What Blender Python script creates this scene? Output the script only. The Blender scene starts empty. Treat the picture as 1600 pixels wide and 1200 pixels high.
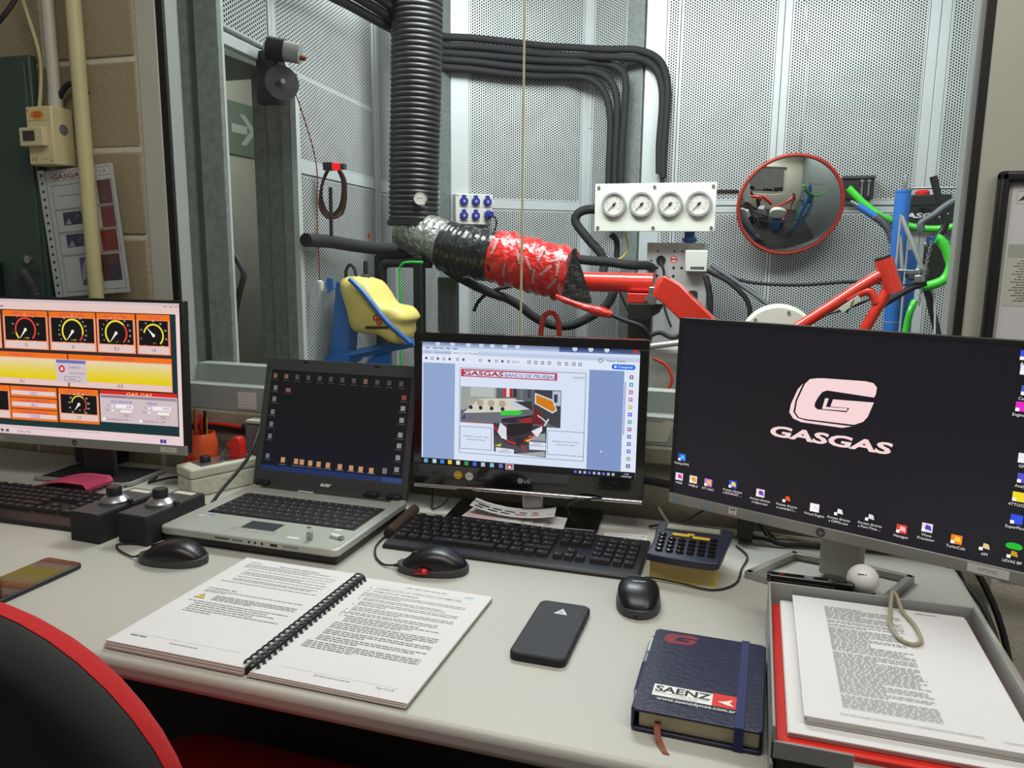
import bpy, math, random
from mathutils import Vector as V, Matrix as MX

SC = bpy.context.scene
COL = SC.collection
R = math.radians
PI = math.pi
DZ = 0.74                       # desk top height

# ------------------------------------------------------------------ camera
cam_data = bpy.data.cameras.new('camera')
cam_data.sensor_width = 36.0
cam_data.lens = 1215.0 / 1600.0 * 36.0
cam_data.clip_start = 0.02
cam = bpy.data.objects.new('camera', cam_data)
COL.objects.link(cam)
fw = V((-0.29321791, 0.94122192, -0.16770378)); rt = V((0.95415518, 0.29912645, 0.01054826)); up = V((-0.06009289, 0.15692249, 0.985781))
cm = MX((rt, up, -fw)).transposed().to_4x4()
cm.translation = (0.0, 0.0, 1.261)
cam.matrix_world = cm
SC.camera = cam

# ------------------------------------------------------------------ world, lamps, exposure
w = bpy.data.worlds.new('room_air'); SC.world = w; w.use_nodes = True
w.node_tree.nodes['Background'].inputs[0].default_value = (1.0, 0.965, 0.90, 1)
w.node_tree.nodes['Background'].inputs[1].default_value = 0.16

def area(name, loc, target, sx, sy, power, col=(1, 1, 1)):
    d = bpy.data.lights.new(name, 'AREA'); d.shape = 'RECTANGLE'; d.size = sx; d.size_y = sy; d.energy = power; d.color = col
    o = bpy.data.objects.new(name, d); COL.objects.link(o); o.location = loc
    o.rotation_euler = (V(target) - V(loc)).to_track_quat('-Z', 'Y').to_euler()
    return o
area('office_ceiling_lamp', (-0.25, 0.55, 2.55), (-0.25, 0.75, 0.7), 1.3, 0.5, 16, (1, 0.972, 0.91))
area('office_side_lamp', (1.1, 0.30, 2.60), (0.2, 0.8, 0.8), 0.5, 1.2, 11, (1, 0.972, 0.91))
area('cell_ceiling_lamp', (-0.75, 2.45, 2.62), (-0.55, 2.9, 0.6), 1.2, 0.5, 50, (0.96, 0.99, 1.0))
area('cell_ceiling_lamp_rear', (0.55, 2.35, 2.62), (0.6, 3.2, 1.0), 0.9, 0.3, 20, (0.96, 0.99, 1.0))
area('passage_fill', (-1.72, 1.98, 2.14), (-1.80, 2.30, 0.8), 0.2, 0.3, 20, (0.98, 1.0, 0.95))  # added fill, out of view, to brighten the passage and its jamb
SC.view_settings.view_transform = 'Standard'
SC.view_settings.look = 'None'
SC.view_settings.gamma = 1.0
SC.view_settings.use_curve_mapping = False
SC.view_settings.exposure = 0.0

# ------------------------------------------------------------------ materials
def lin(c):
    return tuple((x / 255 / 12.92) if x / 255 <= 0.04045 else ((x / 255 + 0.055) / 1.055) ** 2.4 for x in c)
MATS = {}
def mat(name, col, rough=0.5, metal=0.0, bdist=0.002, vary=0.06, vscale=14.0, bump=0.0, bscale=120.0, coat=0.0, spec=0.5, emis=0.0, stretch=None):
    m = bpy.data.materials.new(name); m.use_nodes = True; MATS[name] = m
    t = m.node_tree; n = t.nodes; b = n['Principled BSDF']
    b.inputs['Roughness'].default_value = rough; b.inputs['Metallic'].default_value = metal
    b.inputs['Specular IOR Level'].default_value = spec
    b.inputs['Coat Weight'].default_value = coat
    c = lin(col)
    tc = n.new('ShaderNodeTexCoord'); nz = n.new('ShaderNodeTexNoise'); nz.inputs['Scale'].default_value = vscale; nz.inputs['Detail'].default_value = 4
    src = tc.outputs['Object']
    if stretch:
        mp = n.new('ShaderNodeMapping'); mp.inputs['Scale'].default_value = stretch; t.links.new(src, mp.inputs[0]); src = mp.outputs[0]
    t.links.new(src, nz.inputs['Vector'])
    mr = n.new('ShaderNodeMix'); mr.data_type = 'RGBA'
    t.links.new(nz.outputs['Fac'], mr.inputs[0])
    mr.inputs[6].default_value = tuple(max(0, x * (1 - vary * 2)) for x in c) + (1,)
    mr.inputs[7].default_value = tuple(min(1, x * (1 + vary * 2)) for x in c) + (1,)
    t.links.new(mr.outputs[2], b.inputs['Base Color'])
    if bump:
        nb = n.new('ShaderNodeTexNoise'); nb.inputs['Scale'].default_value = bscale; nb.inputs['Detail'].default_value = 3
        t.links.new(src, nb.inputs['Vector'])
        bp = n.new('ShaderNodeBump'); bp.inputs['Strength'].default_value = bump; bp.inputs['Distance'].default_value = bdist
        t.links.new(nb.outputs['Fac'], bp.inputs['Height']); t.links.new(bp.outputs[0], b.inputs['Normal'])
    if emis:
        t.links.new(mr.outputs[2], b.inputs['Emission Color']); b.inputs['Emission Strength'].default_value = emis
    return m

def perforated():
    m = bpy.data.materials.new('perforated_sheet_metal'); m.use_nodes = True; t = m.node_tree; n = t.nodes; L = t.links.new
    b = n['Principled BSDF']; b.inputs['Metallic'].default_value = 0.25; b.inputs['Roughness'].default_value = 0.42
    uv = n.new('ShaderNodeUVMap'); uv.uv_map = 'UVMap'
    def cellv(shift):
        add = n.new('ShaderNodeVectorMath'); add.operation = 'ADD'; L(uv.outputs[0], add.inputs[0]); add.inputs[1].default_value = shift
        wr = n.new('ShaderNodeVectorMath'); wr.operation = 'WRAP'; L(add.outputs[0], wr.inputs[0])
        wr.inputs[1].default_value = (0.0104, 0.006, 1.0); wr.inputs[2].default_value = (-0.0104, -0.006, -1.0)
        ln = n.new('ShaderNodeVectorMath'); ln.operation = 'LENGTH'; L(wr.outputs[0], ln.inputs[0]); return ln.outputs['Value']
    a = cellv((0, 0, 0)); c = cellv((0.0104, 0.006, 0))
    mn = n.new('ShaderNodeMath'); mn.operation = 'MINIMUM'; L(a, mn.inputs[0]); L(c, mn.inputs[1])
    mr = n.new('ShaderNodeMapRange'); mr.inputs[1].default_value = 0.0034; mr.inputs[2].default_value = 0.0039; mr.inputs[3].default_value = 1; mr.inputs[4].default_value = 0
    L(mn.outputs[0], mr.inputs[0])
    nz = n.new('ShaderNodeTexNoise'); nz.inputs['Scale'].default_value = 7; nz.inputs['Detail'].default_value = 3; L(uv.outputs[0], nz.inputs['Vector'])
    mx = n.new('ShaderNodeMix'); mx.data_type = 'RGBA'; L(nz.outputs['Fac'], mx.inputs[0])
    mx.inputs[6].default_value = lin((180, 184, 183)) + (1,); mx.inputs[7].default_value = lin((214, 219, 219)) + (1,)
    L(mx.outputs[2], b.inputs['Base Color'])
    d = n.new('ShaderNodeBsdfDiffuse'); d.inputs[0].default_value = lin((30, 34, 38)) + (1,)
    ms = n.new('ShaderNodeMixShader'); L(mr.outputs[0], ms.inputs[0]); L(b.outputs[0], ms.inputs[1]); L(d.outputs[0], ms.inputs[2])
    L(ms.outputs[0], n['Material Output'].inputs[0])
    return m

def glassy(name, tint=(0.97, 0.99, 0.98), refl=0.5):
    m = bpy.data.materials.new(name); m.use_nodes = True; t = m.node_tree; n = t.nodes; L = t.links.new
    n.remove(n['Principled BSDF'])
    tr = n.new('ShaderNodeBsdfTransparent'); tr.inputs[0].default_value = tint + (1,)
    gl = n.new('ShaderNodeBsdfGlossy'); gl.inputs['Roughness'].default_value = 0.02
    lw = n.new('ShaderNodeLayerWeight'); pw = n.new('ShaderNodeMath'); pw.operation = 'POWER'; pw.inputs[1].default_value = 5.0; L(lw.outputs['Facing'], pw.inputs[0])
    mu = n.new('ShaderNodeMath'); mu.operation = 'MULTIPLY_ADD'; mu.inputs[1].default_value = refl; mu.inputs[2].default_value = 0.04 * refl; L(pw.outputs[0], mu.inputs[0])
    ms = n.new('ShaderNodeMixShader'); L(mu.outputs[0], ms.inputs[0]); L(tr.outputs[0], ms.inputs[1]); L(gl.outputs[0], ms.inputs[2])
    L(ms.outputs[0], n['Material Output'].inputs[0])
    return m

def printed(name, emission):
    m = bpy.data.materials.new(name); m.use_nodes = True; t = m.node_tree; n = t.nodes; L = t.links.new
    at = n.new('ShaderNodeAttribute'); at.attribute_name = 'ink'
    b = n['Principled BSDF']
    if emission:
        b.inputs['Base Color'].default_value = (0.004, 0.004, 0.004, 1); b.inputs['Roughness'].default_value = 0.45
        L(at.outputs['Color'], b.inputs['Emission Color']); b.inputs['Emission Strength'].default_value = emission
    else:
        nz = n.new('ShaderNodeTexNoise'); nz.inputs['Scale'].default_value = 300
        mx = n.new('ShaderNodeMix'); mx.data_type = 'RGBA'; mx.blend_type = 'MULTIPLY'; mx.inputs[0].default_value = 0.08
        L(at.outputs['Color'], mx.inputs[6]); L(nz.outputs['Fac'], mx.inputs[7])
        L(mx.outputs[2], b.inputs['Base Color']); b.inputs['Roughness'].default_value = 0.6
    return m

M_PERF = perforated()
M_GLASS = glassy('window_glass')
M_PLASTIC_CLEAR = glassy('clear_plastic_pocket', (0.93, 0.95, 0.95), 0.8)
M_SCREEN = printed('lit_screen_print', 1.0)
M_INK = printed('printed_ink', 0)
mat('black_plastic', (30, 30, 32), 0.42, vary=0.1)
mat('black_matte', (26, 26, 27), 0.7, vary=0.12)
mat('key_black', (38, 38, 40), 0.45, vary=0.08)
mat('gloss_black', (12, 12, 14), 0.12, vary=0.05, coat=0.5)
mat('screen_black', (8, 8, 10), 0.28, vary=0.05)
mat('dark_grey', (58, 60, 62), 0.5)
mat('mid_grey', (110, 112, 112), 0.5)
mat('desk_grey', (184, 183, 174), 0.42, vary=0.02, vscale=5, bump=0.03, bscale=600)
mat('silver_plastic', (158, 158, 152), 0.35, metal=0.35, vary=0.03)
mat('laptop_silver', (190, 194, 184), 0.36, metal=0.35, vary=0.03)
mat('laptop_lid_grey', (62, 64, 64), 0.5, vary=0.03)
mat('chrome', (215, 215, 215), 0.12, metal=1.0, vary=0.03)
mat('steel', (170, 172, 172), 0.32, metal=0.9, vary=0.08)
mat('galvanised', (136, 143, 140), 0.5, metal=0.35, vary=0.20, vscale=55)
mat('galvanised_dark', (92, 97, 92), 0.45, metal=0.35, vary=0.3, vscale=9, stretch=(6, 6, 0.7))
mat('painted_strip', (198, 205, 206), 0.42, metal=0.2, vary=0.04, vscale=6)
mat('frame_cream', (186, 186, 172), 0.45, vary=0.03, vscale=8)
mat('frame_grey', (164, 170, 166), 0.42, metal=0.15, vary=0.03)
mat('gasket', (16, 16, 16), 0.6)
mat('concrete_block', (156, 144, 114), 0.92, vary=0.24, vscale=190, bump=0.9, bscale=300)
mat('mortar', (206, 200, 182), 0.95, vary=0.1, vscale=50, bump=0.6, bscale=200)
mat('stone_ledge', (152, 146, 126), 0.9, vary=0.14, vscale=45, bump=0.6, bscale=150)
mat('concrete_wall', (150, 150, 138), 0.85, vary=0.1, vscale=6, bump=0.3, bscale=90)
mat('dark_floor', (52, 48, 46), 0.7, vary=0.15)
mat('cabinet_green', (58, 78, 68), 0.5, vary=0.05)
mat('pipe_cream', (196, 188, 140), 0.45, vary=0.05)
mat('pipe_white', (188, 186, 172), 0.45, vary=0.05)
mat('box_cream', (214, 204, 160), 0.5, vary=0.03)
mat('white_plastic', (214, 214, 206), 0.45, vary=0.03)
mat('cream_plastic', (200, 200, 182), 0.5, vary=0.03)
mat('paper', (218, 217, 216), 0.8, vary=0.015)
mat('paper_edge', (205, 200, 192), 0.85, vary=0.1, vscale=300, stretch=(0.02, 0.02, 8))
mat('yellow_paper', (200, 176, 112), 0.85, vary=0.08, vscale=200, stretch=(0.05, 0.05, 10))
mat('yellow_cover', (212, 190, 62), 0.55)
mat('red_plastic', (214, 44, 34), 0.35, vary=0.04)
mat('red_paint', (222, 52, 34), 0.25, vary=0.04, coat=0.6)
mat('red_tape', (214, 38, 36), 0.25, vary=0.12, vscale=16, bump=1.0, bscale=38, coat=0.5, bdist=0.012)
mat('black_tape', (26, 26, 28), 0.3, vary=0.2, vscale=20, bump=0.8, bscale=40, coat=0.3, bdist=0.008)
mat('foil_tape', (168, 172, 166), 0.28, metal=0.75, vary=0.16, vscale=18, bump=1.0, bscale=55, bdist=0.010)
mat('hose_black', (44, 44, 48), 0.38, vary=0.08)
mat('foam_black', (34, 35, 38), 0.75, vary=0.15, vscale=40)
mat('rubber', (32, 32, 33), 0.6, vary=0.1)
mat('grey_rubber', (84, 92, 96), 0.5, vary=0.08)
mat('blue_paint', (46, 108, 186), 0.35, vary=0.04, coat=0.3)
mat('blue_socket', (32, 44, 146), 0.4, vary=0.05)
mat('blue_dark', (38, 74, 140), 0.45)
mat('green_hose', (66, 206, 54), 0.3, vary=0.05, coat=0.4)
mat('green_wire', (58, 186, 66), 0.4)
mat('tank_yellow', (222, 204, 116), 0.42, vary=0.05, vscale=9)
mat('mirror_glass', (225, 228, 226), 0.015, metal=1.0, vary=0.0)
mat('mirror_rim', (176, 60, 48), 0.45, vary=0.05)
mat('chair_red', (190, 34, 36), 0.9, vary=0.1, vscale=300, bump=0.4, bscale=900)
mat('chair_plastic', (58, 60, 60), 0.36, vary=0.05, bump=0.06, bscale=700)
mat('orange_clear', (206, 84, 44), 0.25, vary=0.06, coat=0.3)
mat('pink_card', (206, 74, 112), 0.75, vary=0.03)
mat('navy_leather', (27, 29, 58), 0.36, vary=0.12, vscale=22, bump=0.25, bscale=160, coat=0.15)
mat('navy_elastic', (28, 38, 88), 0.7)
mat('navy_plastic', (38, 45, 64), 0.4, vary=0.05)
mat('ribbon_brown', (136, 64, 26), 0.6)
mat('tray_grey', (150, 151, 148), 0.4, vary=0.03)
mat('phone_case', (20, 21, 30), 0.6, vary=0.05)
mat('lcd_grey', (150, 152, 134), 0.35)
mat('yellow_key', (222, 186, 52), 0.45)
mat('golf_white', (232, 232, 228), 0.35, vary=0.02)
mat('cord_beige', (160, 152, 128), 0.6, vary=0.08, vscale=200)
mat('seal_beige', (196, 188, 150), 0.5)
mat('gauge_face', (212, 210, 202), 0.5, vary=0.02)
mat('board_white', (222, 226, 214), 0.45, vary=0.02)
mat('aluminium', (190, 192, 190), 0.42, metal=0.35, vary=0.07, vscale=40)
mat('bright_steel', (206, 208, 210), 0.28, metal=0.6, vary=0.03)
mat('mouse_black', (18, 18, 20), 0.33, vary=0.05)
mat('cream_pages', (200, 192, 156), 0.85, vary=0.08, vscale=200, stretch=(0.05, 0.05, 10))
mat('brown_felt', (72, 60, 48), 0.9)
mat('blue_glow_wheel', (20, 20, 22), 0.5)
mat('red_plug_glow', (220, 20, 24), 0.4, emis=0.9)  # red plug plastic with a glow added; the plug is no lamp
mat('white_cover', (214, 216, 202), 0.45, vary=0.03)
mat('light_grey_metal', (186, 188, 186), 0.35, metal=0.5)

# ------------------------------------------------------------------ mesh helpers
def catmull(pts, k=6, closed=False):
    pts = [V(p) for p in pts]
    n = len(pts); out = []
    if n < 3: return pts
    for i in range(n if closed else n - 1):
        if closed: p0, p1, p2, p3 = pts[(i - 1) % n], pts[i], pts[(i + 1) % n], pts[(i + 2) % n]
        else: p0, p1, p2, p3 = pts[max(i - 1, 0)], pts[i], pts[i + 1], pts[min(i + 2, n - 1)]
        for j in range(k):
            t = j / k
            out.append(0.5 * ((2 * p1) + (p2 - p0) * t + (2 * p0 - 5 * p1 + 4 * p2 - p3) * t * t + (3 * p1 - p0 - 3 * p2 + p3) * t ** 3))
    if not closed: out.append(pts[-1])
    return out

def frame_m(o, x, y):
    """matrix with origin o, x axis x, y axis y (orthonormalised)"""
    x = V(x).normalized(); z = x.cross(V(y)).normalized(); y = z.cross(x)
    m = MX((x, y, z)).transposed().to_4x4(); m.translation = V(o); return m

class MB:
    def __init__(s): s.v = []; s.f = []; s.m = []; s.uv = {}
    def add(s, vs, fs, mi=0):
        b = len(s.v); s.v += [V(p) for p in vs]
        for f in fs: s.f.append([i + b for i in f]); s.m.append(mi)
        return s
    def box(s, x0, x1, y0, y1, z0, z1, mi=0, M=None):
        vs = [V((x, y, z)) for z in (z0, z1) for y in (y0, y1) for x in (x0, x1)]
        if M: vs = [M @ p for p in vs]
        return s.add(vs, [(0, 2, 3, 1), (4, 5, 7, 6), (0, 1, 5, 4), (2, 6, 7, 3), (0, 4, 6, 2), (1, 3, 7, 5)], mi)
    def tube(s, pts, r, n=8, mi=0, closed=False, sq=1.0):
        pts = [V(p) for p in pts]; N = len(pts)
        rs = list(r) if isinstance(r, (list, tuple)) else [r] * N
        if len(rs) != N: rs = [rs[0] + 0 * i if len(rs) == 1 else rs[int(i * (len(rs) - 1) / (N - 1))] + (rs[min(int(i * (len(rs) - 1) / (N - 1)) + 1, len(rs) - 1)] - rs[int(i * (len(rs) - 1) / (N - 1))]) * (i * (len(rs) - 1) / (N - 1) % 1) for i in range(N)]
        vs = []; fs = []
        pu = None
        for i, p in enumerate(pts):
            if closed: d = pts[(i + 1) % N] - pts[(i - 1) % N]
            else: d = pts[min(i + 1, N - 1)] - pts[max(i - 1, 0)]
            d.normalize()
            if pu is None:
                a = V((0, 0, 1)) if abs(d.z) < 0.9 else V((1, 0, 0)); u = d.cross(a).normalized()
            else:
                u = pu - d * pu.dot(d)
                u = u.normalized() if u.length > 1e-6 else d.orthogonal().normalized()
            pu = u; w_ = d.cross(u)
            for k in range(n):
                a = 2 * PI * k / n
                vs.append(p + (u * math.cos(a) + w_ * math.sin(a) * sq) * rs[i])
        for i in range(N if closed else N - 1):
            j = (i + 1) % N
            for k in range(n):
                k2 = (k + 1) % n
                fs.append((i * n + k, i * n + k2, j * n + k2, j * n + k))
        if not closed:
            fs.append(tuple(range(n - 1, -1, -1))); fs.append(tuple((N - 1) * n + k for k in range(n)))
        return s.add(vs, fs, mi)
    def cyl(s, p, q, r, r2=None, n=20, mi=0):
        return s.tube([p, q], [r, r if r2 is None else r2], n, mi)
    def lathe(s, prof, M=None, n=28, mi=0, sx=1.0, sy=1.0):
        vs = []; fs = []
        for (r, z) in prof:
            for k in range(n):
                a = 2 * PI * k / n; p = V((r * math.cos(a) * sx, r * math.sin(a) * sy, z)); vs.append(M @ p if M else p)
        for i in range(len(prof) - 1):
            for k in range(n):
                k2 = (k + 1) % n; fs.append((i * n + k, i * n + k2, (i + 1) * n + k2, (i + 1) * n + k))
        fs.append(tuple(range(n - 1, -1, -1))); fs.append(tuple((len(prof) - 1) * n + k for k in range(n)))
        return s.add(vs, fs, mi)
    def prism(s, poly, z0, z1, M=None, mi=0):
        n = len(poly); vs = [V((x, y, z0)) for x, y in poly] + [V((x, y, z1)) for x, y in poly]
        if M: vs = [M @ p for p in vs]
        fs = [tuple(range(n - 1, -1, -1)), tuple(range(n, 2 * n))] + [(i, (i + 1) % n, n + (i + 1) % n, n + i) for i in range(n)]
        return s.add(vs, fs, mi)
    def loft(s, rings, mi=0, cap=True):
        n = len(rings[0]); vs = [p for r in rings for p in r]; fs = []
        for i in range(len(rings) - 1):
            for k in range(n): fs.append((i * n + k, i * n + (k + 1) % n, (i + 1) * n + (k + 1) % n, (i + 1) * n + k))
        if cap: fs.append(tuple(range(n - 1, -1, -1))); fs.append(tuple((len(rings) - 1) * n + k for k in range(n)))
        return s.add(vs, fs, mi)
    def ball(s, c, r, mi=0, n=16, sz=1.0):
        c = V(c); prof = [(max(r * math.sin(PI * i / n), 1e-5), -r * sz * math.cos(PI * i / n)) for i in range(n + 1)]
        return s.lathe(prof, MX.Translation(c), n * 2, mi)

def rrect(w_, h, r, n=5, cx=0, cy=0):
    pts = []
    for (sx, sy, a0) in ((1, 1, 0), (-1, 1, 90), (-1, -1, 180), (1, -1, 270)):
        for i in range(n + 1):
            a = R(a0 + 90 * i / n); pts.append((cx + sx * (w_ / 2 - r) + r * math.cos(a), cy + sy * (h / 2 - r) + r * math.sin(a)))
    return pts

WMAT = {}
def tag(o, label=None, cat=None, group=None, kind=None):
    if label: o['label'] = label
    if cat: o['category'] = cat
    if group: o['group'] = group
    if kind: o['kind'] = kind
    return o
def thing(name, label, cat, loc=(0, 0, 0), rz=0.0, group=None, kind=None, M=None):
    o = bpy.data.objects.new(name, None); o.empty_display_size = 0.05; COL.objects.link(o)
    mw = M if M is not None else MX.Translation(V(loc)) @ MX.Rotation(rz, 4, 'Z')
    o.matrix_world = mw; WMAT[o.name] = mw.copy()
    return tag(o, label, cat, group, kind)
def link(me, name, parent=None, world=False, M=None):
    o = bpy.data.objects.new(name, me); COL.objects.link(o)
    if parent:
        o.parent = parent
        if world and parent.name in WMAT: o.matrix_parent_inverse = WMAT[parent.name].inverted()
    if M is not None: o.matrix_basis = M
    return o
def build(mb, name, mats, parent=None, world=False, bevel=0.0, label=None, cat=None, group=None, kind=None, angle=38, M=None, sub=0, seg=2, flat=False):
    me = bpy.data.meshes.new(name)
    vs = mb.v; loc = None
    if parent is None and M is None:
        xs = [p.x for p in vs]; ys = [p.y for p in vs]; zs = [p.z for p in vs]
        loc = V(((min(xs) + max(xs)) / 2, (min(ys) + max(ys)) / 2, min(zs))); vs = [p - loc for p in vs]
    me.from_pydata([tuple(p) for p in vs], [], mb.f)
    if not isinstance(mats, (list, tuple)): mats = [mats]
    for m in mats: me.materials.append(MATS[m] if isinstance(m, str) else m)
    me.polygons.foreach_set('material_index', mb.m)
    if mb.uv:
        ul = me.uv_layers.new(name='UVMap')
        for p in me.polygons:
            for li in p.loop_indices:
                ul.data[li].uv = mb.uv.get(me.loops[li].vertex_index, (0, 0))
    me.update()
    if not flat:
        me.polygons.foreach_set('use_smooth', [True] * len(me.polygons)); me.set_sharp_from_angle(angle=R(angle))
    o = link(me, name, parent, world, M)
    if loc is not None: o.location = loc
    if parent is None: WMAT[o.name] = MX.Translation(loc) if loc is not None else (M.copy() if M is not None else MX.Identity(4))
    if bevel:
        b = o.modifiers.new('bevel', 'BEVEL'); b.width = bevel; b.segments = seg; b.limit_method = 'ANGLE'; b.angle_limit = R(40); b.harden_normals = False
    if sub:
        b = o.modifiers.new('sub', 'SUBSURF'); b.levels = sub; b.render_levels = sub
    return tag(o, label, cat, group, kind)
def dup(o, parent=None, M=None):
    c = o.copy(); COL.objects.link(c)
    if parent: c.parent = parent; c.matrix_parent_inverse = MX.Identity(4)
    if M is not None: c.matrix_basis = M
    return c
def cable(name, pts, r, m, label, cat='cable', group=None, k=6, n=8, parent=None):
    return build(MB().tube(catmull(pts, k), r, n), name, m, parent, world=bool(parent), label=label, cat=cat, group=group)

# ------------------------------------------------------------------ lettering and flat print
FONT_CACHE = {}
def glyphs(s, bold=0.0):
    key = (s, bold)
    if key not in FONT_CACHE:
        cu = bpy.data.curves.new('lettering', 'FONT'); cu.body = s; cu.size = 1.0; cu.offset = bold; cu.resolution_u = 3
        ob = bpy.data.objects.new('lettering', cu); COL.objects.link(ob)
        dg = bpy.context.evaluated_depsgraph_get()
        me = bpy.data.meshes.new_from_object(ob.evaluated_get(dg))
        vs = [(p.co.x, p.co.y) for p in me.vertices]; fs = [tuple(p.vertices) for p in me.polygons]
        bpy.data.objects.remove(ob); bpy.data.curves.remove(cu); bpy.data.meshes.remove(me)
        FONT_CACHE[key] = (vs, fs)
    return FONT_CACHE[key]
class Canvas:
    """flat print on a plane: x right, y up, z out of the surface; metres"""
    def __init__(s, step=1.2e-5, unit=1.0): s.v = []; s.f = []; s.c = []; s.z = step; s.st = step; s.u = unit
    def poly(s, pts, col, faces=None):
        b = len(s.v); u = s.u; s.v += [(x * u, y * u, s.z) for x, y in pts]
        c = lin(col)
        for f in (faces or [tuple(range(len(pts)))]): s.f.append([i + b for i in f]); s.c.append(c)
        s.z += s.st
    def rect(s, x0, y0, x1, y1, col): s.poly([(x0, y0), (x1, y0), (x1, y1), (x0, y1)], col)
    def grad(s, x0, y0, x1, y1, c0, c1, n=10):
        for i in range(n):
            t = i / (n - 1); s.rect(x0, y0 + (y1 - y0) * i / n, x1, y0 + (y1 - y0) * (i + 1) / n, tuple(a + (b - a) * t for a, b in zip(c0, c1))); s.z -= s.st
        s.z += s.st
    def border(s, x0, y0, x1, y1, w_, col):
        s.rect(x0, y0, x1, y0 + w_, col); s.rect(x0, y1 - w_, x1, y1, col); s.rect(x0, y0, x0 + w_, y1, col); s.rect(x1 - w_, y0, x1, y1, col)
    def disc(s, cx, cy, r, col, n=20, sy=1.0): s.poly([(cx + r * math.cos(2 * PI * i / n), cy + r * sy * math.sin(2 * PI * i / n)) for i in range(n)], col)
    def ring(s, cx, cy, r0, r1, a0, a1, col, n=18):
        p = []; f = []
        for i in range(n + 1):
            a = R(a0 + (a1 - a0) * i / n); p += [(cx + r0 * math.cos(a), cy + r0 * math.sin(a)), (cx + r1 * math.cos(a), cy + r1 * math.sin(a))]
        for i in range(n): f.append((2 * i, 2 * i + 1, 2 * i + 3, 2 * i + 2) if a1 < a0 else (2 * i, 2 * i + 2, 2 * i + 3, 2 * i + 1))
        s.poly(p, col, f)
    def line(s, x0, y0, x1, y1, w_, col, w2=None):
        d = math.hypot(x1 - x0, y1 - y0) or 1; nx, ny = -(y1 - y0) / d / 2, (x1 - x0) / d / 2; w2 = w_ if w2 is None else w2
        s.poly([(x0 - nx * w_, y0 - ny * w_), (x1 - nx * w2, y1 - ny * w2), (x1 + nx * w2, y1 + ny * w2), (x0 + nx * w_, y0 + ny * w_)], col)
    def text(s, t, x, y, h, col, al='L', bold=0.0, sx=1.0, sh=0.0, width=None):
        vs, fs = glyphs(t, bold)
        if not vs: return
        k = h / 0.7; x0 = min(p[0] for p in vs); x1 = max(p[0] for p in vs)
        kx = k * sx
        if width: kx = width / (x1 - x0)
        off = {'L': -x0 * kx, 'C': -(x0 + x1) / 2 * kx, 'R': -x1 * kx}[al]
        s.poly([(x + off + px * kx + sh * py * k, y + py * k) for px, py in vs], col, fs)
    def words(s, x0, y, x1, h, col, rng, fill=1.0):
        x = x0; end = x0 + (x1 - x0) * fill; pts = []; fs = []
        while x < end:
            L = min(rng.uniform(2.2, 7) * h * 1.1, end - x)
            b = len(pts); pts += [(x, y), (x + L, y), (x + L, y + h), (x, y + h)]; fs.append((b, b + 1, b + 2, b + 3)); x += L + h * 0.9
        if pts: s.poly(pts, col, fs)
    def flush(s, name, m, parent, M, label=None):
        o = s.build(name, m, parent, M, False, label); s.v, s.f, s.c = [], [], []; return o
    def build(s, name, m, parent=None, M=None, world=False, label=None):
        me = bpy.data.meshes.new(name); me.from_pydata(s.v, [], s.f); me.materials.append(m)
        a = me.color_attributes.new('ink', 'FLOAT_COLOR', 'CORNER'); i = 0
        buf = []
        for f, c in zip(s.f, s.c): buf += list(c + (1.0,)) * len(f)
        a.data.foreach_set('color', buf); me.update()
        o = link(me, name, parent, world, M)
        return tag(o, label)

# ================================================================== SETTING
rng = random.Random(7)
WY = 1.52                       # office face of the wall with the window
WX0, WX1 = -1.368, 0.435        # outer edges of the window frame
build(MB().box(-3.2, 2.2, -2.6, 4.3, -0.06, 0.0), 'floor', 'dark_floor', kind='structure')
build(MB().box(-3.2, 2.2, 1.60, 4.3, 2.72, 2.78), 'ceiling', 'mid_grey', kind='structure')

def wall_with_blocks():
    mb = MB()
    mb.box(-2.6, WX0, WY + 0.0035, WY + 0.16, 0.0, 2.72); mb.box(WX1, 1.6, WY + 0.006, WY + 0.16, 0.0, 2.72)
    mb.box(WX0, WX1, WY + 0.006, WY + 0.16, 2.05, 2.72); mb.box(WX0, WX1, WY + 0.02, WY + 0.16, 0.0, 0.884)
    w_ = build(mb, 'wall_front', 'mortar', kind='structure')
    # coursed concrete blocks, each one its own piece
    L, H, j = 0.40, 0.20, 0.010
    proto = {}
    def block(x0, x1, z0, z1):
        key = round(x1 - x0, 3)
        if key not in proto:
            m = MB().box(-(x1 - x0) / 2, (x1 - x0) / 2, 0, 0.03, 0, z1 - z0)
            o = build(m, 'block', 'concrete_block', w_, bevel=0.005, M=MX.Identity(4)); proto[key] = o
        else: o = dup(proto[key], w_)
        o.matrix_parent_inverse = WMAT[w_.name].inverted()
        o.matrix_basis = MX.Translation(((x0 + x1) / 2, WY + rng.uniform(-0.001, 0.0015), z0))
    for i in range(-3, 5):
        z0 = 1.286 + i * 0.2 + j / 2; z1 = z0 + H - j
        xe = WX0 - 0.006
        first = 0.40 if i % 2 else 0.27
        x = xe; wdt = first
        for c in range(3):
            block(x - wdt + j / 2, x - j / 2, z0, z1); x -= wdt; wdt = L
        x = WX1 + 0.006
        for c in range(2):
            wdt = 0.2 if (i % 2 and c == 0) else L
            block(x + j / 2, x + wdt - j / 2, z0, z1); x += wdt
    # stone ledge under the window frame
    build(MB().box(WX0, WX1, WY - 0.012, WY + 0.02, 0.846, 0.885), 'ledge', 'stone_ledge', w_, world=True, bevel=0.006)
    build(MB().box(WX0, WX1, WY + 0.004, WY + 0.019, 0.0, 0.846), 'render_coat', 'stone_ledge', w_, world=True)
wall_with_blocks()

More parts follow.
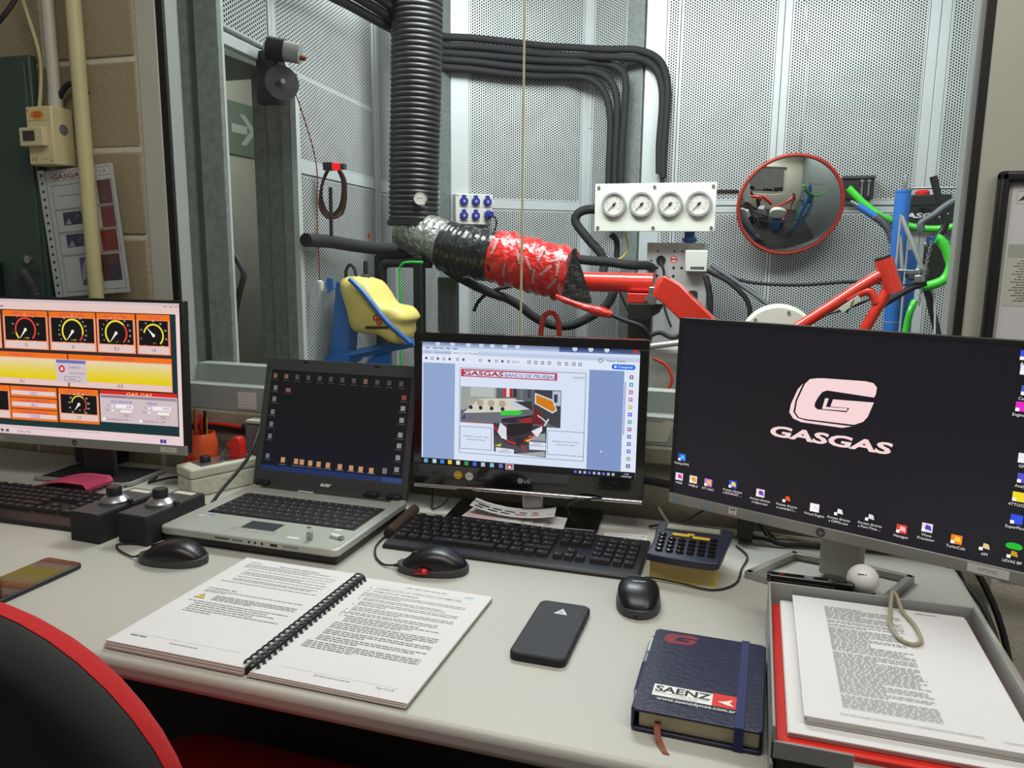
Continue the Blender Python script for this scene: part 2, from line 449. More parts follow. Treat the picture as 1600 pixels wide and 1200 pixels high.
def window():
    t = thing('window_1', None, None, ((WX0 + WX1) / 2, WY, 0.885), kind='structure')
    y0, y1 = WY - 0.004, WY + 0.045
    zt = 2.05
    build(MB().box(WX0, -1.311, y0, y1, 0.885, zt), 'jamb', 'frame_cream', t, True, 0.003)
    build(MB().box(0.343, WX1, y0, y1, 0.885, zt), 'jamb', 'frame_cream', t, True, 0.003)
    build(MB().box(-1.311, 0.343, y0, y1, 0.885, 0.944), 'sill_rail', 'frame_grey', t, True, 0.002)
    build(MB().box(-1.311, 0.343, y0, y1, zt - 0.06, zt), 'head_rail', 'frame_cream', t, True, 0.002)
    build(MB().box(-1.311, -1.293, WY - 0.003, WY + 0.006, 0.944, zt - 0.06), 'gasket', 'gasket', t, True)
    build(MB().box(0.331, 0.343, WY - 0.003, WY + 0.006, 0.944, zt - 0.06), 'gasket', 'gasket', t, True)
    build(MB().box(-1.311, -1.294, WY + 0.007, WY + 0.046, 0.944, zt - 0.06), 'glazing_bead', 'frame_grey', t, True, 0.001)
    build(MB().box(0.322, 0.343, WY + 0.007, WY + 0.046, 0.944, zt - 0.06), 'glazing_bead', 'frame_grey', t, True, 0.001)
    build(MB().box(-1.294, 0.322, WY + 0.046, WY + 0.085, 0.940, 0.986), 'glazing_bead', 'frame_grey', t, True, 0.001)
    # two panes meeting at a beige seal
    sx = -0.468
    build(MB().box(-1.294, sx - 0.001, WY + 0.038, WY + 0.042, 0.9445, zt - 0.06), 'pane', M_GLASS, t, True, flat=True)
    build(MB().box(sx + 0.001, 0.322, WY + 0.038, WY + 0.042, 0.9445, zt - 0.06), 'pane', M_GLASS, t, True, flat=True)
    build(MB().box(sx - 0.0014, sx + 0.0014, WY + 0.0365, WY + 0.0435, 0.9445, zt - 0.06), 'pane_seal', 'seal_beige', t, True)
    # torn masking paper and a small calendar slip on the lower rail
    build(MB().prism([(-0.205, 0.892), (-0.152, 0.894), (-0.139, 0.934), (-0.155, 0.938), (-0.162, 0.931), (-0.205, 0.933)], 0, 0.0008,
          MX(((1, 0, 0, 0), (0, 0, -1, y0 - 0.0002), (0, 1, 0, 0), (0, 0, 0, 1)))), 'torn_paper', 'cream_plastic', t, True)
window()
def calendar_slip():
    t = thing('calendar_slip', 'small white slip with a date grid stuck on the window rail behind the laptop', 'paper', (-1.118, WY - 0.0055, 0.892))
    build(MB().box(-0.025, 0.025, 0, 0.0006, 0, 0.040), 'sheet', 'paper', t)
    c = Canvas(unit=0.001)
    for i in range(7): c.rect(-22 + i * 7.3, 3, -21.6 + i * 7.3, 37, (150, 150, 140))
    for i in range(6): c.rect(-22, 3 + i * 6.8, 22.2, 3.5 + i * 6.8, (150, 150, 140))
    c.build('grid_print', M_INK, t, frame_m((0, -0.0003, 0), (1, 0, 0), (0, 0, 1)))
calendar_slip()

# ------------------------------------------------------------------ test cell walls (faceted plan, perforated acoustic sheets)
PLAN = {'L0': (-1.305, 1.259), 'L1': (-1.485, 3.034), 'A': (-1.385, 3.444), 'B': (-0.823, 3.849), 'C': (-0.545, 3.747), 'D': (1.231, 3.904)}
class Facet:
    def __init__(s, a, b, name):
        s.a = V((*PLAN[a], 0)); s.b = V((*PLAN[b], 0)); s.d = (s.b - s.a).normalized(); s.len = (s.b - s.a).length
        s.n = V((s.d.y, -s.d.x, 0))          # towards the room
        s.name = name
    def p(s, t, z, off=0.0): return s.a + s.d * t + s.n * off + V((0, 0, z))
def slab(F, s0, s1, z0, z1, off0, off1, mb=None, mi=0):
    mb = mb or MB()
    vs = [F.p(s_, z, o) for z in (z0, z1) for o in (off0, off1) for s_ in (s0, s1)]
    return mb.add(vs, [(0, 1, 3, 2), (4, 6, 7, 5), (0, 4, 5, 1), (2, 3, 7, 6), (0, 2, 6, 4), (1, 5, 7, 3)], mi)
def sheet(F, parent, s0, s1, z0, z1, name='perforated_panel'):
    mb = MB(); slab(F, s0, s1, z0, z1, 0.001, 0.018, mb, 0)
    b = len(mb.v); bd = 0.006
    pts = [(s0 + bd, z0 + bd), (s1 - bd, z0 + bd), (s1 - bd, z1 - bd), (s0 + bd, z1 - bd)]
    mb.add([F.p(a, z, 0.0185) for a, z in pts], [(0, 1, 2, 3)], 1)
    for i, (a, z) in enumerate(pts): mb.uv[b + i] = (a, z)
    return build(mb, name, ['painted_strip', M_PERF], parent, True)
def strip(F, parent, s0, s1, z0, z1, m='painted_strip', off=0.022, name='cover_strip'):
    return build(slab(F, s0, s1, z0, z1, 0.001, off), name, m, parent, True, 0.0015)

TOP = 2.70
FL = Facet('L0', 'L1', 'left'); F2 = Facet('L1', 'A', 'corner'); F3 = Facet('A', 'B', 'rear_left'); F4 = Facet('B', 'C', 'rear_corner'); FB = Facet('C', 'D', 'rear')
def sy(y): return (y - 1.259) / 0.99489
def cell_walls():
    # left wall with the doorway
    mb = MB(); slab(FL, sy(1.66), sy(1.79), 0, TOP, -0.03, 0.0, mb); slab(FL, sy(1.79), sy(2.165), 1.79, TOP, -0.03, 0, mb); slab(FL, sy(2.165), FL.len + 0.02, 0, TOP, -0.03, 0, mb)
    w_ = build(mb, 'wall_left', 'galvanised', kind='structure')
    sheet(FL, w_, sy(1.70), sy(2.013), 1.822, TOP)
    strip(FL, w_, sy(2.015), sy(2.033), 1.80, TOP); strip(FL, w_, sy(2.034), sy(2.058), 1.80, TOP)
    sheet(FL, w_, sy(2.06), sy(2.80), 1.79, TOP); sheet(FL, w_, sy(2.19), sy(2.80), 1.535, 1.789)
    strip(FL, w_, sy(1.72), sy(2.12), 1.775, 1.805, 'painted_strip', 0.026)
    strip(FL, w_, sy(2.165), sy(2.188), 0.0, 1.775); strip(FL, w_, sy(2.189), sy(2.80), 1.495, 1.533)
    sheet(FL, w_, sy(2.19), sy(2.80), 0.10, 1.493)
    strip(FL, w_, sy(2.803), sy(2.832), 0, TOP); strip(FL, w_, sy(2.834), sy(2.862), 0, TOP)
    sheet(FL, w_, sy(2.864), FL.len - 0.002, 1.53, TOP); strip(FL, w_, sy(2.864), FL.len - 0.002, 1.49, 1.528); sheet(FL, w_, sy(2.864), FL.len - 0.002, 0.10, 1.488)
    # short corner facet
    w_ = build(slab(F2, -0.01, F2.len + 0.01, 0, TOP, -0.03, 0), 'wall_corner', 'galvanised', kind='structure')
    sheet(F2, w_, 0.03, F2.len - 0.11, 1.53, TOP); sheet(F2, w_, 0.03, F2.len - 0.11, 0.1, 1.488); strip(F2, w_, 0.03, F2.len - 0.11, 1.49, 1.528)
    strip(F2, w_, 0.0, 0.028, 0, TOP); strip(F2, w_, F2.len - 0.108, F2.len - 0.02, 0, TOP, 'galvanised', 0.02)
    # rear left facet behind the hoses
    w_ = build(slab(F3, -0.01, F3.len + 0.01, 0, TOP, -0.03, 0), 'wall_rear_left', 'galvanised', kind='structure')
    strip(F3, w_, 0.0, 0.085, 0, TOP)
    sheet(F3, w_, 0.087, 0.650, 1.503, TOP); sheet(F3, w_, 0.087, 0.650, 0.1, 1.458); strip(F3, w_, 0.087, 0.650, 1.460, 1.501)
    strip(F3, w_, 0.652, 0.690, 0, TOP)
    # return facet
    w_ = build(slab(F4, -0.005, F4.len + 0.005, 0, TOP, -0.03, 0), 'wall_rear_corner', 'galvanised', kind='structure')
    strip(F4, w_, 0.006, 0.026, 1.85, TOP); strip(F4, w_, 0.006, 0.026, 0, 1.847)
    sheet(F4, w_, 0.028, 0.205, 0.1, TOP); strip(F4, w_, 0.207, F4.len - 0.002, 0, TOP, 'galvanised')
    # main rear wall
    w_ = build(slab(FB, -0.01, FB.len, 0, TOP, -0.03, 0), 'wall_rear', 'galvanised', kind='structure')
    strip(FB, w_, 0.0, 0.088, 0, TOP)
    def bay(s0, s1, low=True):
        sheet(FB, w_, s0, s1, 1.503, TOP); strip(FB, w_, s0, s1, 1.480, 1.501); strip(FB, w_, s0, s1, 1.447, 1.475); sheet(FB, w_, s0, s1, 0.1, 1.445)
    bay(0.09, 0.148)
    for s0, s1, q0, q1 in ((0.152, 0.560, 0.152, 0.586), (0.624, 1.170, 0.590, 1.170)):
        sheet(FB, w_, s0, s1, 1.503, TOP); strip(FB, w_, q0, q1, 1.480, 1.501); strip(FB, w_, q0, q1, 1.447, 1.475); sheet(FB, w_, q0, q1, 0.1, 1.445)
    strip(FB, w_, 0.562, 0.589, 1.502, TOP); strip(FB, w_, 0.591, 0.622, 1.502, TOP)
    strip(FB, w_, 1.172, 1.212, 0, TOP); strip(FB, w_, 1.214, 1.252, 0, TOP)
    bay(1.254, FB.len - 0.01)
    build(MB().box(1.2, 1.25, 1.66, 3.92, 0, TOP), 'wall_right', 'galvanised', kind='structure')
    # window side posts of the cell and the passage beyond the doorway
    build(MB().box(-1.62, -1.318, 1.668, 1.70, 0, TOP), 'trim_1', 'galvanised_dark', kind='structure', bevel=0.002)
    build(MB().box(-1.321, -1.254, 1.654, 1.667, 0, TOP), 'trim_2', 'galvanised', kind='structure', bevel=0.002)
    build(MB().box(-1.262, -1.2545, 1.668, 1.676, 0, 1.90), 'trim_3', 'painted_strip', kind='structure')
    build(MB().box(-2.02, -1.97, 1.66, 3.2, 0, 2.2), 'wall_passage', 'concrete_wall', kind='structure')
    build(MB().box(-1.97, -1.43, 1.72, 2.2, 1.785, 1.80), 'trim_4', 'galvanised_dark', kind='structure')
    # far jamb lining of the doorway, two folded sheets with a seam
    j = MB()
    d = V((-0.995, 0.10, 0)); a = V((-1.400, 2.167, 0))
    for k, (u0, u1) in enumerate(((0.0, 0.088), (0.091, 0.140))):
        p, q = a + d * u0, a + d * u1; nb = V((0.10, 0.995, 0)) * 0.02
        o = build(MB().add([p, q, q + nb, p + nb] + [x + V((0, 0, 1.785)) for x in (p, q, q + nb, p + nb)], [(0, 3, 2, 1), (4, 5, 6, 7), (0, 1, 5, 4), (1, 2, 6, 5), (2, 3, 7, 6), (3, 0, 4, 7)]),
              'trim_5', 'galvanised', kind='structure')
cell_walls()
def arrow_sign():
    t = thing('arrow_sign', 'green wall sign with a pale arrow seen through the doorway', 'sign', (-1.969, 2.725, 1.622))
    build(MB().box(0, 0.003, -0.13, 0.13, 0, 0.20), 'plate', mat('sign_green', (94, 106, 94), 0.6), t, bevel=0.001)
    c = Canvas(unit=0.001); PG = (156, 168, 154)
    c.rect(-76, 84, 20, 116, PG); c.poly([(-24, 158), (10, 158), (78, 100), (10, 42), (-24, 42), (40, 100)], PG, [(0, 5, 2, 1), (5, 4, 3, 2)])
    c.build('arrow_print', M_INK, t, frame_m((0.0033, 0, 0), (0, 1, 0), (0, 0, 1)))
arrow_sign()

# ------------------------------------------------------------------ desk
def desk():
    t = thing('desk', 'long light grey office desk carrying the monitors', 'desk', (-0.8, 1.1, 0))
    build(MB().box(-2.05, 0.352, 0.732, 1.50, DZ - 0.030, DZ), 'desk_top', 'desk_grey', t, True, 0.010, seg=4)
    for x in (-1.95, 0.27): build(MB().box(x, x + 0.03, 0.82, 1.44, 0.0, DZ - 0.03), 'side_panel', 'dark_grey', t, True, 0.003)
    build(MB().box(-1.92, 0.27, 1.05, 1.07, 0.06, DZ - 0.03), 'underdesk_shade_panel', 'black_matte', t, True, 0.002)  # modesty panel set forward, black to stand in for under-desk shade
desk()

# ================================================================== MONITORS
def panel_frame(h, tilt):
    t = R(tilt); return frame_m((0, 0, h), (1, 0, 0), (0, math.sin(t), math.cos(t)))
WHT = (250, 250, 250)

def hp_shell(t, PM, W, H, strip_h, screen_m):
    """thin-bezel display: housing, screen, silver chin"""
    build(MB().box(-W / 2, W / 2, 0.0, H, -0.022, -0.001, M=PM), 'housing', 'black_plastic', t, bevel=0.003)
    build(MB().box(-W * 0.3, W * 0.3, 0.05, H - 0.06, -0.050, -0.022, M=PM), 'rear_bulge', 'black_plastic', t, bevel=0.01)
    s = build(MB().box(-W / 2 + 0.006, W / 2 - 0.006, strip_h, H - 0.006, -0.002, 0.0, M=PM), 'screen', screen_m, t)
    for nm, a in (('bezel', (-W / 2, W / 2, H - 0.006, H)), ('bezel', (-W / 2, -W / 2 + 0.006, strip_h, H - 0.006)), ('bezel', (W / 2 - 0.006, W / 2, strip_h, H - 0.006))):
        build(MB().box(*a, -0.003, 0.002, M=PM), nm, 'black_plastic', t, bevel=0.0006)
    ch = build(MB().box(-W / 2, W / 2, 0.0, strip_h, -0.006, 0.003, M=PM), 'chin', 'silver_plastic', t, bevel=0.001)
    return s, ch

def hp_logo(cv, x, y, r):
    cv.disc(x, y, r, (70, 70, 72), 24)
    cv.text('hp', x, y - r * 0.42, r * 0.8, (170, 172, 170), 'C', 0.0, 0.9, 0.25)

def gauge(c, cx, cy, r, bands, labels, needle, sub=None):
    for a0, a1, col in bands: c.ring(cx, cy, r * 0.86, r, a0, a1, col, 20)
    n = len(labels)
    for i, s in enumerate(labels):
        a = R(228 - 276 * i / (n - 1)); c.text(s, cx + r * 1.25 * math.cos(a), cy + r * 1.22 * math.sin(a) - 1.6, 3.6, (225, 225, 220), 'C')
    a = R(needle); c.line(cx, cy, cx + r * 0.86 * math.cos(a), cy + r * 0.86 * math.sin(a), 5, (240, 240, 235), 0.8); c.disc(cx, cy, 3.6, (240, 240, 235))
    if sub: c.text(sub, cx + 2, cy - r * 0.72, 3.6, (214, 200, 70), 'C')

def monitor_dyno():
    t = thing('monitor', 'thin silver-chinned monitor showing orange framed dial gauges at the left', 'monitor', (-1.413, 1.315, DZ), R(4.4))
    PM = panel_frame(0.083, 2.5); W, H = 0.54, 0.33
    s, ch = hp_shell(t, PM, W, H, 0.021, 'screen_black')
    c = Canvas(unit=0.001)
    PK = (226, 196, 190); OR = (236, 112, 24); BK = (10, 8, 10); TEAL = (16, 48, 52); YE = (236, 220, 60); RD = (226, 58, 48); MAG = (190, 30, 96)
    c.rect(-264, 21, 264, 324, PK)
    c.rect(-264, 318, 264, 324, (206, 186, 190)); c.rect(-250, 306, -180, 309, (160, 90, 150))
    for x in (226, 240, 252): c.rect(x, 316, x + 8, 317.2, (70, 60, 66))
    c.rect(-264, 40, 254, 301, TEAL)
    c.rect(254, 40, 264, 301, (232, 206, 202))
    def card(x0, x1, y0, y1, title, val, dial=True, vcol=(60, 50, 70)):
        c.rect(x0 - 2, y0 - 2, x1 + 2, y1 + 2, (70, 20, 12)); c.rect(x0, y0, x1, y1, (240, 150, 110)); c.rect(x0, y1 - 12, x1, y1, OR)
        c.text(title, (x0 + x1) / 2, y1 - 9.5, 6.2, MAG, 'C')
        if dial: c.rect(x0 + 5, y0 + 19, x1 - 5, y1 - 13, BK)
        c.rect(x0 + 4, y0 + 2, x1 - 4, y0 + 17, (222, 196, 190)); c.text(val, (x0 + x1) / 2, y0 + 5.5, 8, vcol, 'C')
    card(-308 + 44, -190, 214, 299, '', '0'); card(-184, -66, 214, 299, 'RPM Freno (rpm)', '0'); card(-62, 57, 214, 299, 'RPM Motor (rpm)', '0')
    card(60, 155, 214, 299, 'Pay Freno (Nm)', '0.1'); card(159, 240, 214, 299, 'CTS (ºC)', '14', True, (80, 70, 180))
    gauge(c, -125, 257, 28, [(228, 196, YE), (196, -48, RD)], ['0.5', '1', '1.5', '2', '2.5', '3', '3.5', '4', '4.5'], 232, 'x 1000')
    gauge(c, -2, 257, 28, [(228, -14, YE), (-14, -48, RD)], ['2.5', '3', '3.5', '4', '4.5', '5', '5.5', '6', '6.5', '7', '7.5', '8', '8.5', '9', '9.5', '10', '10.5'], 232, 'x 1000')
    gauge(c, 108, 257, 28, [(228, 44, YE), (44, -48, RD)], ['1', '3', '5', '7', '9', '11', '13', '15', '17', '19', '21', '23', '25', '27', '30'], 232, 'x 1')
    gauge(c, 200, 255, 25, [(168, -48, YE)], ['0', '5', '10', '15', '20', '25', '30', '35', '40'], 134, 'x 1')
    def plot(x0, x1, title, val):
        c.rect(x0 - 2, 133, x1 + 2, 209, (70, 20, 12)); c.rect(x0, 135, x1, 207, (240, 170, 120)); c.rect(x0, 196, x1, 207, OR); c.text(title, x0 + (x1 - x0) * 0.5, 198.5, 6.2, MAG, 'C')
        c.grad(x0 + 3, 149, x1 - 3, 194, (226, 202, 10), (226, 208, 176), 12); c.rect(x0 + 3, 136, x1 - 3, 148, (226, 196, 190)); c.text(val, (x0 + x1) / 2, 138.5, 8, (60, 50, 70), 'C')
    plot(-262, -19, 'Pta Motor (Nbar)', '0.1'); plot(-16, 242, 'Potencia Motor (kW)', '0.0')
    c.rect(-49, 144, 29, 195, (206, 190, 198)); c.rect(-48, 187, 28, 194, (104, 112, 176)); c.disc(-34, 174, 8, (200, 30, 36))
    c.line(-37, 171, -31, 177, 2.4, WHT); c.line(-37, 177, -31, 171, 2.4, WHT)
    c.text('SUSPENSO', -15, 176, 4.2, (80, 70, 90)); c.text('Apertura Freno', -14, 164, 4.2, (80, 70, 90)); c.border(-28, 148, 12, 158, 0.8, (70, 60, 80)); c.text('Aceptar', -8, 151, 4, (60, 50, 70), 'C')
    card(-264, -176, 55, 130, '', '')
    for i, (ti, va) in enumerate((('P. Atmosférica (mbar)', '1013'), ('Humedad ambiente (%)', '46.2'), ('Consumo instantáneo', '2.2920'))):
        y1 = 130 - i * 26; c.rect(-174, y1 - 24, -51, y1, OR); c.text(ti, -112, y1 - 8.5, 6, MAG, 'C'); c.rect(-171, y1 - 19, -54, y1 - 9.5, (222, 200, 200)); c.text(va, -112, y1 - 18, 7, (110, 90, 190), 'C')
    card(-46, 57, 57, 131, 'CTS T. agua (ºC)', '17'); c.rect(-46, 55, 57, 61, OR)
    gauge(c, 6, 97, 20, [(170, 52, YE), (52, -48, RD)], ['20', '30', '40', '50', '60', '70', '80', '90', '100', '110', '120'], 230, 'x 1')
    c.rect(62, 120, 252, 132, (216, 34, 24)); c.text('GAS GAS', 160, 122.5, 7, (250, 190, 120), 'C', 0.02, 1.6)
    c.rect(61, 62, 253, 124, (206, 188, 192)); c.rect(63, 116, 251, 122, (150, 136, 144)); c.text('Control Frenos (Manual)', 66, 117, 4, (90, 80, 90))
    c.text('ACELERADOR', 88, 105, 6, (80, 74, 190)); c.text('FRENO', 178, 105, 6, (80, 74, 190))
    for x0, v_ in ((100, '0.00'), (192, '17974')):
        c.rect(x0, 94, x0 + 44, 103, (238, 232, 240)); c.text(v_, x0 + 40, 96, 5, (50, 40, 60), 'R'); c.rect(x0 + 12, 85, x0 + 40, 91, (240, 232, 226)); c.border(x0 + 10, 76, x0 + 42, 83, 0.6, (150, 130, 140)); c.text('Tarar', x0 + 26, 77.5, 4.4, (60, 50, 60), 'C')
        for k, q in enumerate(('%', 'Par')): c.text(q, x0 - 16, 96 - k * 9, 4.6, (80, 70, 80), 'R'); c.disc(x0 - 8, 98 - k * 9, 2.6, (240, 236, 236))
        c.rect(x0 - 34, 66, x0 - 27, 72, (244, 240, 240)); c.text('Controlado por el PC', x0 - 24, 67.5, 4.4, (90, 74, 84))
    c.rect(-264, 21, 264, 39, (228, 204, 208)); c.rect(-264, 36, 60, 36.8, (150, 120, 130))
    for x, k in ((-224, (70, 80, 170)), (-206, (110, 100, 110)), (-192, (120, 90, 100))): c.rect(x, 24, x + 9, 31, k)
    c.text('El Menu Plus', -160, 25, 5, (70, 60, 70)); c.border(-170, 22.5, -20, 34, 0.5, (170, 140, 150))
    for x in (208, 216): c.rect(x, 24, x + 7, 32, (60, 60, 170))
    c.build('display', M_SCREEN, s, PM @ MX.Translation((0, 0, 0.0004)))
    c = Canvas(unit=0.001); CM = PM @ MX.Translation((0, 0, 0.0034))
    hp_logo(c, -10, 10.5, 7); c.flush('brand_badge', M_INK, ch, CM)
    c.rect(208, 5, 248, 16, (214, 214, 200)); c.text('DYNO', 228, 8, 5, (130, 130, 120), 'C'); c.flush('name_sticker', M_INK, ch, CM)
    c.rect(-208, 6, -196, 15, (196, 190, 168)); c.rect(-205, 8.5, -199, 12.5, (150, 140, 120)); c.flush('small_sticker', M_INK, ch, CM)
    build(MB().box(-0.035, 0.045, 0.045, 0.062, 0.0, 0.2), 'neck', 'dark_grey', t, bevel=0.006)
    b = build(MB().box(-0.12, 0.115, -0.004, 0.125, 0.0, 0.006), 'base', 'black_matte', t, bevel=0.002)
    build(MB().tube([(-0.12, -0.006, 0.0055), (0.105, -0.006, 0.0055), (0.119, 0.008, 0.0055), (0.119, 0.12, 0.0055), (0.10, 0.128, 0.0055)], 0.0055, 8), 'base_rim', 'silver_plastic', b)
monitor_dyno()

def monitor_manual():
    t = thing('monitor', 'glossy black monitor with chrome lower edge showing a test bench document', 'monitor', (-0.408, 1.400, DZ), R(4.2))
    PM = panel_frame(0.055, 2.5)
    build(MB().prism(rrect(0.456, 0.309, 0.008, 4, 0, 0.1545), -0.030, -0.001, PM), 'housing', 'gloss_black', t, bevel=0.002)
    s = build(MB().box(-0.212, 0.2115, 0.047, 0.2905, -0.003, -0.0002, M=PM), 'screen', 'screen_black', t)
    for a in ((-0.228, 0.228, 0.2905, 0.309), (-0.228, 0.228, 0.006, 0.047), (-0.228, -0.212, 0.047, 0.2905), (0.2115, 0.228, 0.047, 0.2905)):
        bz = build(MB().box(*a, -0.006, 0.0022, M=PM), 'bezel', 'gloss_black', t, bevel=0.0008)
        if a[2] == 0.006: low = bz
    build(MB().tube([PM @ V((-0.226, 0.003, 0.001)), PM @ V((0.226, 0.003, 0.001))], 0.0042, 10), 'chrome_edge', 'chrome', t)
    c = Canvas(unit=0.001)
    LB = (204, 216, 238)
    c.rect(-212, 47, 211.5, 290.5, LB); c.grad(-212, 281, 60, 290.5, (176, 190, 222), (120, 136, 170), 4); c.grad(60, 281, 211.5, 290.5, (90, 110, 160), (40, 56, 100), 4)
    for x in (-180, -150, -118, -92, -70, -45, -20, 90, 120, 150): c.disc(x, 288, 5, (200, 212, 236), 8)
    for x, k in ((174, (60, 76, 110)), (186, (60, 76, 110)), (198, (176, 50, 40))): c.rect(x, 284, x + 10, 290, k)
    c.rect(-212, 271, 211.5, 281, (206, 218, 240)); c.rect(-212, 268, 211.5, 275, (190, 202, 226))
    r2 = random.Random(3)
    for x in (-205, -190, -178, -164, -150): c.words(x, 278, x + 10, 2.2, (110, 120, 140), r2)
    c.text('Inicio', -206, 268.8, 4.2, (100, 110, 130)); c.text('Herramientas', -186, 268.8, 4.2, (100, 110, 130)); c.rect(-152, 266.5, -100, 275, (224, 232, 246)); c.text('BANCO DE PRUEB...', -148, 268.8, 4, (100, 110, 130)); c.text('x', -105, 268.6, 4.4, (80, 90, 110))
    c.rect(-212, 250, 211.5, 266.5, (222, 230, 246))
    for i, x in enumerate((-206, -194, -182, -170, -158, -142, -130, -96, -78, -64, -52, -40)):
        c.border(x, 256, x + 5, 261, 1.1, (90, 98, 120)) if i % 2 else c.disc(x + 2.5, 258.5, 2.8, (80, 90, 112), 8)
    c.text('66,7%', -30, 256.5, 4.2, (90, 98, 120))
    for x in (0, 13, 26, 39, 58, 72, 86, 98): c.border(x, 256, x + 6, 262, 1.2, (70, 80, 104))
    c.ring(139, 268, 3.2, 4.4, 0, 360, (80, 90, 110)); c.text('Iniciar sesión', 152, 266, 4.6, (80, 90, 112))
    c.poly(rrect(44, 9.5, 4.5, 4, 182, 257.5), (20, 104, 226)); c.text('Compartir', 186, 255.5, 4.6, WHT, 'C'); c.disc(167, 257.5, 2.4, WHT, 8)
    c.rect(-209, 60, -144, 250, (142, 164, 206)); c.rect(119, 60, 184, 250, (126, 148, 196)); c.rect(184, 60, 211.5, 250, (222, 230, 246)); c.rect(185, 130, 188, 230, (160, 176, 206))
    c.rect(-144, 60, 119, 251, (214, 224, 244)); c.border(-134, 74, 113, 243, 0.8, (60, 66, 84))
    c.rect(-131.5, 226, 58, 240.5, (186, 30, 52)); c.rect(-126, 228, 54, 238, (222, 228, 246)); c.text('GASGAS', -127, 229.3, 7.8, (150, 20, 36), 'L', 0.03, 1, 0.12, 80); c.text('BANCO DE PRUEBAS', -44, 229.3, 6.4, (60, 66, 160), 'L', 0.012, 1, 0.12, 98); c.text('20/04/2020', 88, 232, 3.4, (100, 106, 130))
    c.poly([(-132, 206.3), (65.5, 207.6), (67, 135.3), (-132, 135.4)], (92, 98, 104)); c.poly([(-64.9, 137.5), (40.6, 137), (40.2, 76.4), (-62.9, 81.5)], (52, 50, 56))
    c.poly([(-132, 206), (-60, 206.5), (-60, 186), (-126, 160), (-132, 160)], (150, 160, 156)); c.rect(-112, 188, -64, 206, (178, 186, 182))
    for x, k in ((-46, (200, 40, 60)), (-40, (214, 216, 214)), (-34, (170, 30, 50)), (-26, (40, 44, 52)), (-14, (110, 116, 120)), (2, (60, 64, 72))): c.rect(x, 190, x + 6, 207, k)
    c.poly([(-126.4, 153.8), (-105, 174), (-93.7, 184), (-22.9, 188), (7.8, 169), (-49, 160)], (206, 204, 192))
    for x in (-112, -92, -70, -48): c.disc(x, 176, 7, (176, 160, 140), 12); c.disc(x + 1, 166, 4, (30, 30, 34), 8)
    c.poly([(-30, 182), (-10, 186), (10, 176), (-4, 168), (-28, 172)], (190, 200, 216)); c.poly([(-24, 182), (10, 184), (13, 166)], (50, 52, 60))
    c.poly([(-132, 152), (-50, 160), (14, 156), (14, 142), (-132, 138)], (104, 106, 116)); c.poly([(-130, 142), (-122, 154), (-122, 142)], (40, 60, 140)); c.line(-130, 137, -66, 139, 1.6, (180, 90, 96))
    c.poly([(-52.8, 160), (-43.3, 163.3), (-11, 165), (-8, 160.6), (-14.6, 156.5), (-48.9, 154)], (44, 206, 52))
    c.poly([(14.4, 207), (14.5, 162), (50, 140), (67, 136), (67, 207)], (58, 60, 66)); c.rect(50, 178, 66, 206, (180, 192, 206)); c.rect(53, 184, 60, 200, (50, 60, 84))
    c.poly([(16, 201), (52, 189), (60, 169), (51, 163), (16, 180)], (214, 216, 220)); c.poly([(18.4, 197.5), (50.3, 187), (57.3, 170), (50.9, 166), (18.8, 180.8)], (204, 122, 16)); c.poly([(14, 172), (28, 166), (36, 140), (14, 140)], (104, 30, 34)); c.line(22, 158, 40, 146, 2, (220, 222, 226)); c.line(44, 152, 36, 138, 3, (206, 208, 212))
    c.poly([(-48.6, 139.4), (-48.7, 147), (13.7, 158), (14, 140.4)], (44, 36, 52)); c.poly([(-16, 146), (12, 154), (12, 142), (-16, 141)], (150, 40, 36)); c.rect(-18, 142, -11, 151, (60, 58, 66))
    c.poly([(-37, 138.2), (14, 141.4), (9, 124), (-25, 113.5), (-38.5, 115.5)], (30, 26, 30)); c.poly([(-62, 116), (-40, 100), (-14, 94), (38, 112), (40, 80), (-62, 84)], (74, 74, 80)); c.poly([(6, 116), (38, 124), (39, 108), (8, 108)], (150, 154, 158))
    c.poly([(-20, 80), (38, 88), (39, 78), (-10, 78)], (160, 164, 170))
    for a, b in zip([(-63.8, 131), (-36.4, 104), (-13.3, 98), (12.8, 116)], [(-36.4, 104), (-13.3, 98), (12.8, 116), (33, 137)]): c.line(*a, *b, 3.4, (200, 36, 32))
    c.poly([(-51.5, 139.3), (-38.8, 130.6), (-37.4, 106), (-48, 109), (-55.9, 120)], (214, 218, 226)); c.poly([(10.7, 126), (31, 137), (32.3, 129), (22.3, 115.6)], (222, 226, 234)); c.disc(-12, 104, 9, (40, 38, 42), 8); c.line(-8, 100, 3, 82, 2.4, (190, 40, 36)); c.poly([(-62, 94), (-48, 98), (-50, 92)], (196, 206, 40)); c.poly([(0, 108), (12, 111), (4, 104)], (206, 206, 40))
    c.poly([(-59.2, 90.3), (-22.6, 88), (-22.4, 77.6), (-59, 79)], (216, 222, 240)); c.poly([(7, 106), (39.5, 105.5), (39.8, 90.5), (7.8, 90.2)], (216, 222, 240))
    c.text('SONDA', -40, 84.5, 2.8, (70, 76, 96), 'C'); c.text('TEMPERATURA 1', -40, 80.5, 2.8, (70, 76, 96), 'C'); c.text('SONDA', 23, 101.5, 2.8, (70, 76, 96), 'C'); c.text('TEMPERATURA 2', 23, 97.2, 2.8, (70, 76, 96), 'C')
    c.border(-132, 83, -68, 128, 0.8, (60, 66, 84)); c.border(42.5, 83, 113, 130, 0.8, (60, 66, 84))
